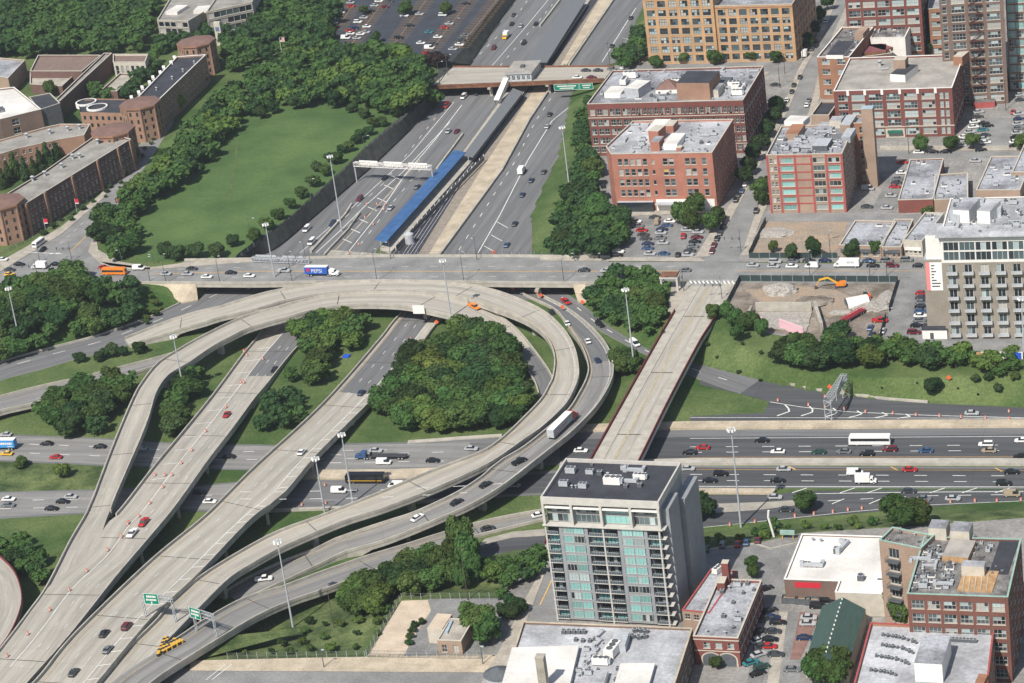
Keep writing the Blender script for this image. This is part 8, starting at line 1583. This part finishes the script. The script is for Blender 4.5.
fence([(740,281),(898,282),(889,312)], 2.4, 'dark green screened fence along the street side of the building site', 'fence_green', 4., True); fence([(886,318),(878,346)], 2.4, 'dark screened fence beside the alley at the building site', 'fence_green', 4., True); fence([(740,281),(727,306)], 2.4, 'dark screened fence down the left side of the building site', 'fence_green', 4., True)
fence([(749,258),(838,258)], 2.2, 'black fence before the cleared plot on the cross street', 'fence_green', 4., True); fence([(749,257),(766,222)], 2.4, 'black fence on the left side of the cleared plot', 'fence_green', 4., True)
fence([(402,600),(512,599)], 2.2, 'chain link fence along the back of the gravel yard', 'chain_link'); fence([(400,602),(367,656)], 2.2, 'chain link fence down the left side of the gravel yard', 'chain_link'); fence([(367,657),(484,659)], 2.2, 'chain link fence along the pavement of the gravel yard', 'chain_link'); fence([(228,659),(365,657)], 2., 'low dark fence along the weedy bank and pavement', 'chain_link')
fence([(236,260),(290,221),(345,172),(368,148),(420,107),(436,90)], 1.6, 'slim fence on top of the trench wall beside the park', 'chain_link', 5.); fence([(0,256),(60,224),(101,192)], 1.4, 'dark railing before the front campus hall', 'chain_link', 5.)
for L_, lb in (([(256,259.5),(381,256.5),(512,256.5),(600,258)], 'chain link screen on the far parapet of the cross street bridge'),): fence(L_, 2.2, lb, 'chain_link', 4.)
# ---- surfaces of lots ----
sheet('building_site', [(740,283),(897,284),(888,312),(879,344),(845,344),(770,332),(733,322),(728,308)], 0, 'dirt', up=.09)
sheet('cleared_plot', [(766,222),(848,222),(838,254),(752,256)], 0, 'dirt_light', up=.09)
sheet('alley', [(900,282),(931,282),(925,330),(915,345),(882,345),(893,312)], 0, 'lot', up=.07)
sheet('side_street', [(755,211),(768,213),(870,213),(895,215),(925,214),(925,221),(850,222),(762,221)], 0, 'street', up=.08)
sheet('car_park', [(985,118),(1012,118),(1010,148),(983,149)], 0, 'street', up=.08); sheet('car_park', [(896,165),(870,212),(895,213),(905,186),(912,158)], 0, 'lot', up=.08); sheet('side_street', [(870,152),(1030,152),(1030,158),(870,158)], 0, 'street', up=.07)
sheet('sidewalk', [(880,146),(1030,146),(1030,151),(880,151)], 0, 'sidewalk', up=.18)
sheet('car_park', [(626,217),(730,222),(706,259),(606,257),(604,248),(620,230)], 0, 'lot', up=.09); sheet('car_park', [(585,170),(602,165),(612,214),(622,218),(620,228),(600,222),(590,205)], 0, 'lot', up=.08)
sheet('sidewalk', [(612,211),(722,206),(724,212),(616,217)], 0, 'sidewalk', up=.15)
sheet('car_park', [(704,551),(755,545),(770,550),(790,545),(785,575),(780,598),(768,606),(757,580),(712,560)], 0, 'lot', up=.08); sheet('car_park', [(759,600),(779,598),(775,640),(760,690),(745,690),(752,660)], 0, 'lot', up=.09); sheet('car_park', [(788,612),(803,612),(800,683),(780,690)], 0, 'lot', up=.08); sheet('brick_pavement', [(779,612),(788,612),(778,690),(766,690)], 0, 'sidewalk', up=.12); sheet('red_paving', [(800,612),(820,615),(800,660),(790,660)], 0, M('paver_red', (.22, .13, .11), .9, .2, .3), up=.13)
for a in ([(704,551),(755,544)], [(755,544),(771,549),(797,543)]): lowwall(a, 0, .5, .3, name='kerb', m='concrete'); 
# dark car park of the campus
sheet('car_park', [(322,46),(342,8),(352,-12),(512,-12),(500,0),(449,63),(436,64),(400,54),(365,48)], 0, 'lot_dark', up=.06)
for cx0, cy0, cx1, cy1 in ((352, 44, 388, -5), (390, 50, 430, -5), (431, 50, 474, -5), (337, 30, 352, 6), (459, 48, 500, -4)):
    A, B = G(cx0, cy0), G(cx1, cy1); L = (B-A).length; d = (B-A).normalized(); mb = MB(); u_ = Vector((0, 0, .12)); s_ = Vector((-d.y, d.x, 0)); n_ = int(L/2.8)
    mb.quad(A-s_*.12+u_, B-s_*.12+u_, B+s_*.12+u_, A+s_*.12+u_)
    for i in range(n_+1): q = A+d*(i*2.8); X = Vector((1, 0, 0)); e = d*.13; mb.quad(q-X*5.2-e+u_, q+X*5.2-e+u_, q+X*5.2+e+u_, q-X*5.2+e+u_)
    struct(mb.build('stall_marking', ['orange_line']))
# ---- building site ----
def rock(name, x, y, sx, sy, sz, m, label, cat_, seed=1, sub=4):
    p = AT(x, y); bm = bmesh.new(); bmesh.ops.create_icosphere(bm, subdivisions=sub, radius=1); rg = Vector((seed*3.1, seed, 0))
    for v in bm.verts: n = noise.noise(v.co*2+rg)*.25+noise.noise(v.co*7+rg)*.12; v.co *= 1+n; v.co.x *= sx; v.co.y *= sy; v.co.z = max(-.1, v.co.z*sz)
    me = bpy.data.meshes.new(name); bm.to_mesh(me); bm.free(); me.materials.append(MATS[m]); o = bpy.data.objects.new(name, me); COL.objects.link(o); o.location = p; tag(o, label, cat_); return o
M('rubble', (.38, .355, .32), .95, .25, 1.2, bump=.6)
rock('rubble_heap', 780, 291, 6.5, 5, 2.6, 'rubble', 'large pale heap of broken concrete in the building site', 'rubble heap', 1); rock('rubble_heap', 872, 307, 7, 5, 1.3, 'rubble', 'spread of rubble beside the white arched shelter', 'rubble heap', 3); rock('rubble_heap', 842, 313, 5, 2, .8, 'rubble', 'low strip of rubble in the middle of the building site', 'rubble heap', 5); rock('rubble_heap', 886, 298, 3, 6, .8, 'rubble', 'pale rubble along the right fence of the building site', 'rubble heap', 6); rock('dirt_heap', 815, 302, 7, 5, 1.4, 'dirt', 'brown dirt mound in the middle of the building site', 'dirt heap', 7); rock('rubble_heap', 775, 233, 8, 5, 1., 'rubble', 'pale rubble left on the cleared plot', 'rubble heap', 8); rock('dirt_heap', 815, 236, 9, 6, .8, 'dirt_light', 'brown dirt spread on the cleared plot', 'dirt heap', 9)
# foundation walls with pink insulation
Pf = [G(752, 306, 0), G(812, 306, 0), G(812, 332, 0), G(752, 318, 0)]; fr = empty('foundation', Pf[0], 0, 'unfinished concrete foundation walls with pink insulation panels', 'foundation')
def wl(a, b, th, z0, z1, m, nm): A, B = G(*a), G(*b); d = (B-A).normalized(); s = Vector((-d.y, d.x, 0))*th/2; solid(fr, nm, [A-s, B-s, B+s, A+s], z0, z1, m)
wl((756, 311), (812, 311), .8, 0, 3.4, 'concrete', 'wall'); wl((815, 311), (822, 333), 1.2, 0, 4, 'concrete_old', 'wall'); wl((752, 313), (748, 322), .8, 0, 3., 'concrete_old', 'wall'); wl((747, 320), (763, 325.5), .5, 0, 3.2, MF('insulation_pink', (.72, .45, .50), .8), 'insulation_panel'); wl((780, 328), (804, 337), .5, 0, 3.6, 'insulation_pink', 'insulation_panel'); solid(fr, 'slab', [G(758, 313, 0), G(812, 313, 0), G(806, 334, 0), G(768, 328, 0)], 0, .5, 'rubble')
for i, (x, y) in enumerate(((790, 322), (797, 321), (784, 325), (801, 326))): o = rock('debris', x, y, 3, 2.4, 1., 'rubble', 'x', 'x', 11+i, 3); del o['label']; del o['category']; local(fr, o)
# excavator
p = AT(840, 287); r = empty('excavator', p, .15, 'orange excavator with outstretched boom by the site fence', 'excavator'); mb = MB(); mb.box((0, -1.2, 0), (4.4, .7, 1.)); mb.box((0, 1.2, 0), (4.4, .7, 1.)); mb.build('track', ['bumper'], r); mb = MB(); mb.box((.4, 0, 1.05), (4.2, 2.8, 1.5)); mb.box((2.3, 0, 1.2), (.8, 2.8, 1.3)); mb.build('body', [pm('orange')], r); mb = MB(); mb.box((-1., .8, 2.5), (1.6, 1.2, 1.2)); mb.build('cab', ['car_glass'], r); mb = MB(); mb.bar((-1, -.3, 2.2), (-5, -.3, 5.), .6, .8); mb.bar((-5, -.3, 5.), (-9, -.3, 4.2), .55, .7); mb.build('boom', [pm('yellow')], r); mb = MB(); mb.bar((-9, -.3, 4.2), (-10.6, -.3, 1.2), .45, .5); mb.build('stick', [pm('yellow')], r); mb = MB(); mb.prism([(-11.2, -.9), (-10, -.9), (-10, .4), (-11.2, .4)], .2, 1.3); mb.build('bucket', ['bumper'], r); r.scale = (.82, .82, .82)
# white arched shelter
p = AT(857, 304); r = empty('arched_shelter', p, 3.6, 'white arched fabric shelter in the building site', 'shelter'); mb = MB(); N = 14
for i in range(N): a0, a1 = math.pi*i/N, math.pi*(i+1)/N; mb.quad((-5, -3.6*math.cos(a0), 3.6*math.sin(a0)), (5, -3.6*math.cos(a0), 3.6*math.sin(a0)), (5, -3.6*math.cos(a1), 3.6*math.sin(a1)), (-5, -3.6*math.cos(a1), 3.6*math.sin(a1)))
mb.build('cover', ['trim_white'], r); mb = MB(); mb.poly([(4.9, -3.5*math.cos(math.pi*i/N), 3.5*math.sin(math.pi*i/N)) for i in range(N+1)]); mb.build('opening_shade', ['metal_dark'], r); r.scale = (.8, .8, .8)  # dark sheet across the open end paints in the shade inside the shelter
p = AT(867, 299); r = empty('loader', p, .5, 'small orange red loader behind the arched shelter', 'loader'); mb = MB(); mb.box((0, 0, .6), (2.6, 1.8, 1.3)); mb.box((-.5, 0, 1.9), (1.2, 1.4, .8), 0, 1); mb.build('body', ['barrel_orange', 'car_glass'], r); [(lambda w_: (COL.objects.link(w_), setattr(w_, 'parent', r), setattr(w_, 'location', (x_, s_, .45))))(bpy.data.objects.new('wheel', wheelm(.45))) for x_ in (-.9, .9) for s_ in (-.9, .9)]
# trailer of red steel frames
a, b = AT(843, 324), AT(864, 312); d = (b-a); ang = math.atan2(d.y, d.x); r = empty('flatbed_trailer', a, ang, 'flatbed trailer loaded with stacked red steel frames in the building site', 'trailer'); L = d.length; mb = MB(); mb.box((L/2, 0, .9), (L, 2.5, .3)); mb.build('bed', ['bumper'], r); [(lambda w_: (COL.objects.link(w_), setattr(w_, 'parent', r), setattr(w_, 'location', (x_, s_, .5))))(bpy.data.objects.new('wheel', wheelm(.5))) for x_ in (L*.75, L*.86, L*.2) for s_ in (-1.1, 1.1)]
q = empty('steel_frame_load', a+Vector((0, 0, 1.2)), ang, 'stack of red steel frames tied on the flatbed trailer', 'steel frames'); mb = MB()
for k in range(2):
    for y in (-1.1, 0, 1.1): mb.bar((.3, y, .2+k*.6), (L-.3, y, .2+k*.6), .12, .16)
    for i in range(7): x = .4+i*(L-.8)/6; mb.bar((x, -1.1, .2+k*.6), (x, 1.1, .2+k*.6), .1, .12)
mb.build('frame', ['sign_red'], q)
# misc: blue tarp, dumpsters, blue toilet, shelter cars
p = AT(346.5, 357); mb = MB(); mb.prism([(-1.3, -1), (1.2, -1.1), (1.4, .9), (-1, 1.2)], 0, .7); o = mb.build('tarp_bundle', [MF('tarp_blue', (.02, .10, .55), .6)]); o.location = p; tag(o, 'small bright blue tarp bundle lying on the grass between the carriageways', 'tarp')
for x, y, l in ((790, 602, 'open dumpster before the shop nearest its left corner'), (803, 603, 'open dumpster before the middle of the shop wall'), (813, 604, 'open dumpster before the right part of the shop wall')): p = AT(x, y); r = empty('dumpster', p, 0, l, 'dumpster'); mb = MB(); [mb.box((cx, cy, .2), sz) for cx, cy, sz in ((0, -1.1, (4.4, .12, 1.7)), (0, 1.1, (4.4, .12, 1.7)), (-2.15, 0, (.12, 2.1, 1.7)), (2.15, 0, (.12, 2.1, 1.7)))]; mb.box((0, 0, .1), (4.2, 2.1, .15)); mb.build('bin', ['metal_dark'], r); mb = MB(); mb.box((0, 0, .3), (4., 2., .9)); mb.build('waste', ['dirt_light'], r)
p = AT(1014, 359); r = empty('site_shed', p, 0, 'white site hoarding with blue door at the right edge', 'hoarding'); mb = MB(); mb.box((-4, 0, 0), (14, .4, 2.6)); mb.build('panel', ['trim_white'], r); mb = MB(); mb.box((-9.5, -.02, .3), (6, .42, 2.2)); mb.build('wood_panel', ['wood'], r); mb = MB(); mb.box((1, -.25, .2), (3, .2, 2.3)); mb.build('door', ['tarp_blue'], r)
p = AT(1000, 352); 
for x, y, l in ((788, 539, 'green metal pylon sign box on yellow posts near the shop'),): p = AT(x, y); r = empty('utility_cabinet', p, 0, l, 'cabinet'); mb = MB(); mb.box((0, 0, 1.6), (4.4, .8, 1.3)); mb.build('cabinet', ['trim_green'], r); [(lambda m_: m_.build('post', [pm('yellow')], r))((lambda m_: (m_.box((x_, 0, 0), (.2, .2, 1.6)), m_)[1])(MB())) for x_ in (-1.6, 1.6)]
# water tank end visible behind the pale roofed building at the bottom
p = G(502, 700, 0); r = empty('water_tank', p, 0, 'dark conical topped tank at the corner of the pale roofed building', 'tank'); mb = MB(); mb.tube((0, 0, 0), (0, 0, 8.5), 4., n=18); mb.build('shell', ['metal_grey'], r); mb = MB(); mb.tube((0, 0, 8.5), (0, 0, 10.5), 4.2, .3, 18); mb.build('roof', ['metal_dark'], r)
# shaded culvert shed of the median: dark tank seen in the trench
p = AT(410, 243); r = empty('storage_tank', p, 0, 'round grey tank beside the tracks near the cross street bridge', 'tank'); mb = MB(); mb.tube((0, 0, 0), (0, 0, 4), 1.9, n=14); mb.build('shell', ['metal_grey'], r); mb = MB(); mb.tube((0, 0, 4), (0, 0, 5), 1.9, .5, 14); mb.build('cap', ['metal_grey'], r)
# ================= LABELS OF REPEATS =================
ORD = ['leftmost', 'second from left', 'third from left', 'fourth from left', 'fifth from left', 'sixth from left', 'seventh from left', 'eighth from left', 'ninth from left', 'tenth from left', '11th from left', '12th from left', '13th from left', '14th from left', '15th from left', '16th from left']
by = {}
for o in COL.objects:
    if o.parent is None and 'label' in o.keys(): by.setdefault(o['label'], []).append(o)
for lb, L in by.items():
    if len(L) > 1 and any('ordn' in o.keys() for o in L):
        L.sort(key=lambda o: proj(o.location)[0])
        for i, o in enumerate(L):
            s = (ORD[i] if i < len(ORD) else '%dth from left' % (i+1)); o['label'] = ' '.join((s+' of %d: ' % len(L)+lb).split()[:16])
for o in COL.objects:
    for k in ('ordn', 'h'):
        if k in o.keys(): del o[k]

sheet('worn_path', [(236,140),(238,140),(237,160),(233,180),(230,200),(228,200),(231,180),(235,160)], 0, 'worn_path', up=.07)
sheet('dirt_patch', [(745,290),(800,286),(835,290),(860,300),(830,318),(800,304),(760,302)], 0, 'dirt_light', up=.11)
# ---- the air ----
hm = bpy.data.materials.new('haze'); hm.use_nodes = True; t = hm.node_tree; t.nodes.remove(t.nodes['Principled BSDF']); pv = t.nodes.new('ShaderNodeVolumePrincipled'); pv.inputs['Color'].default_value = (.82, .88, .95, 1); pv.inputs['Density'].default_value = HAZE; pv.inputs['Anisotropy'].default_value = .3
t.links.new(pv.outputs[0], t.nodes['Material Output'].inputs['Volume'])
mb = MB(); mb.box((0, 1800, -8), (6200, 6800, 395)); o = mb.build('haze', [hm]); o['kind'] = 'stuff'; tag(o, 'thin pale summer haze over the whole scene', 'haze')
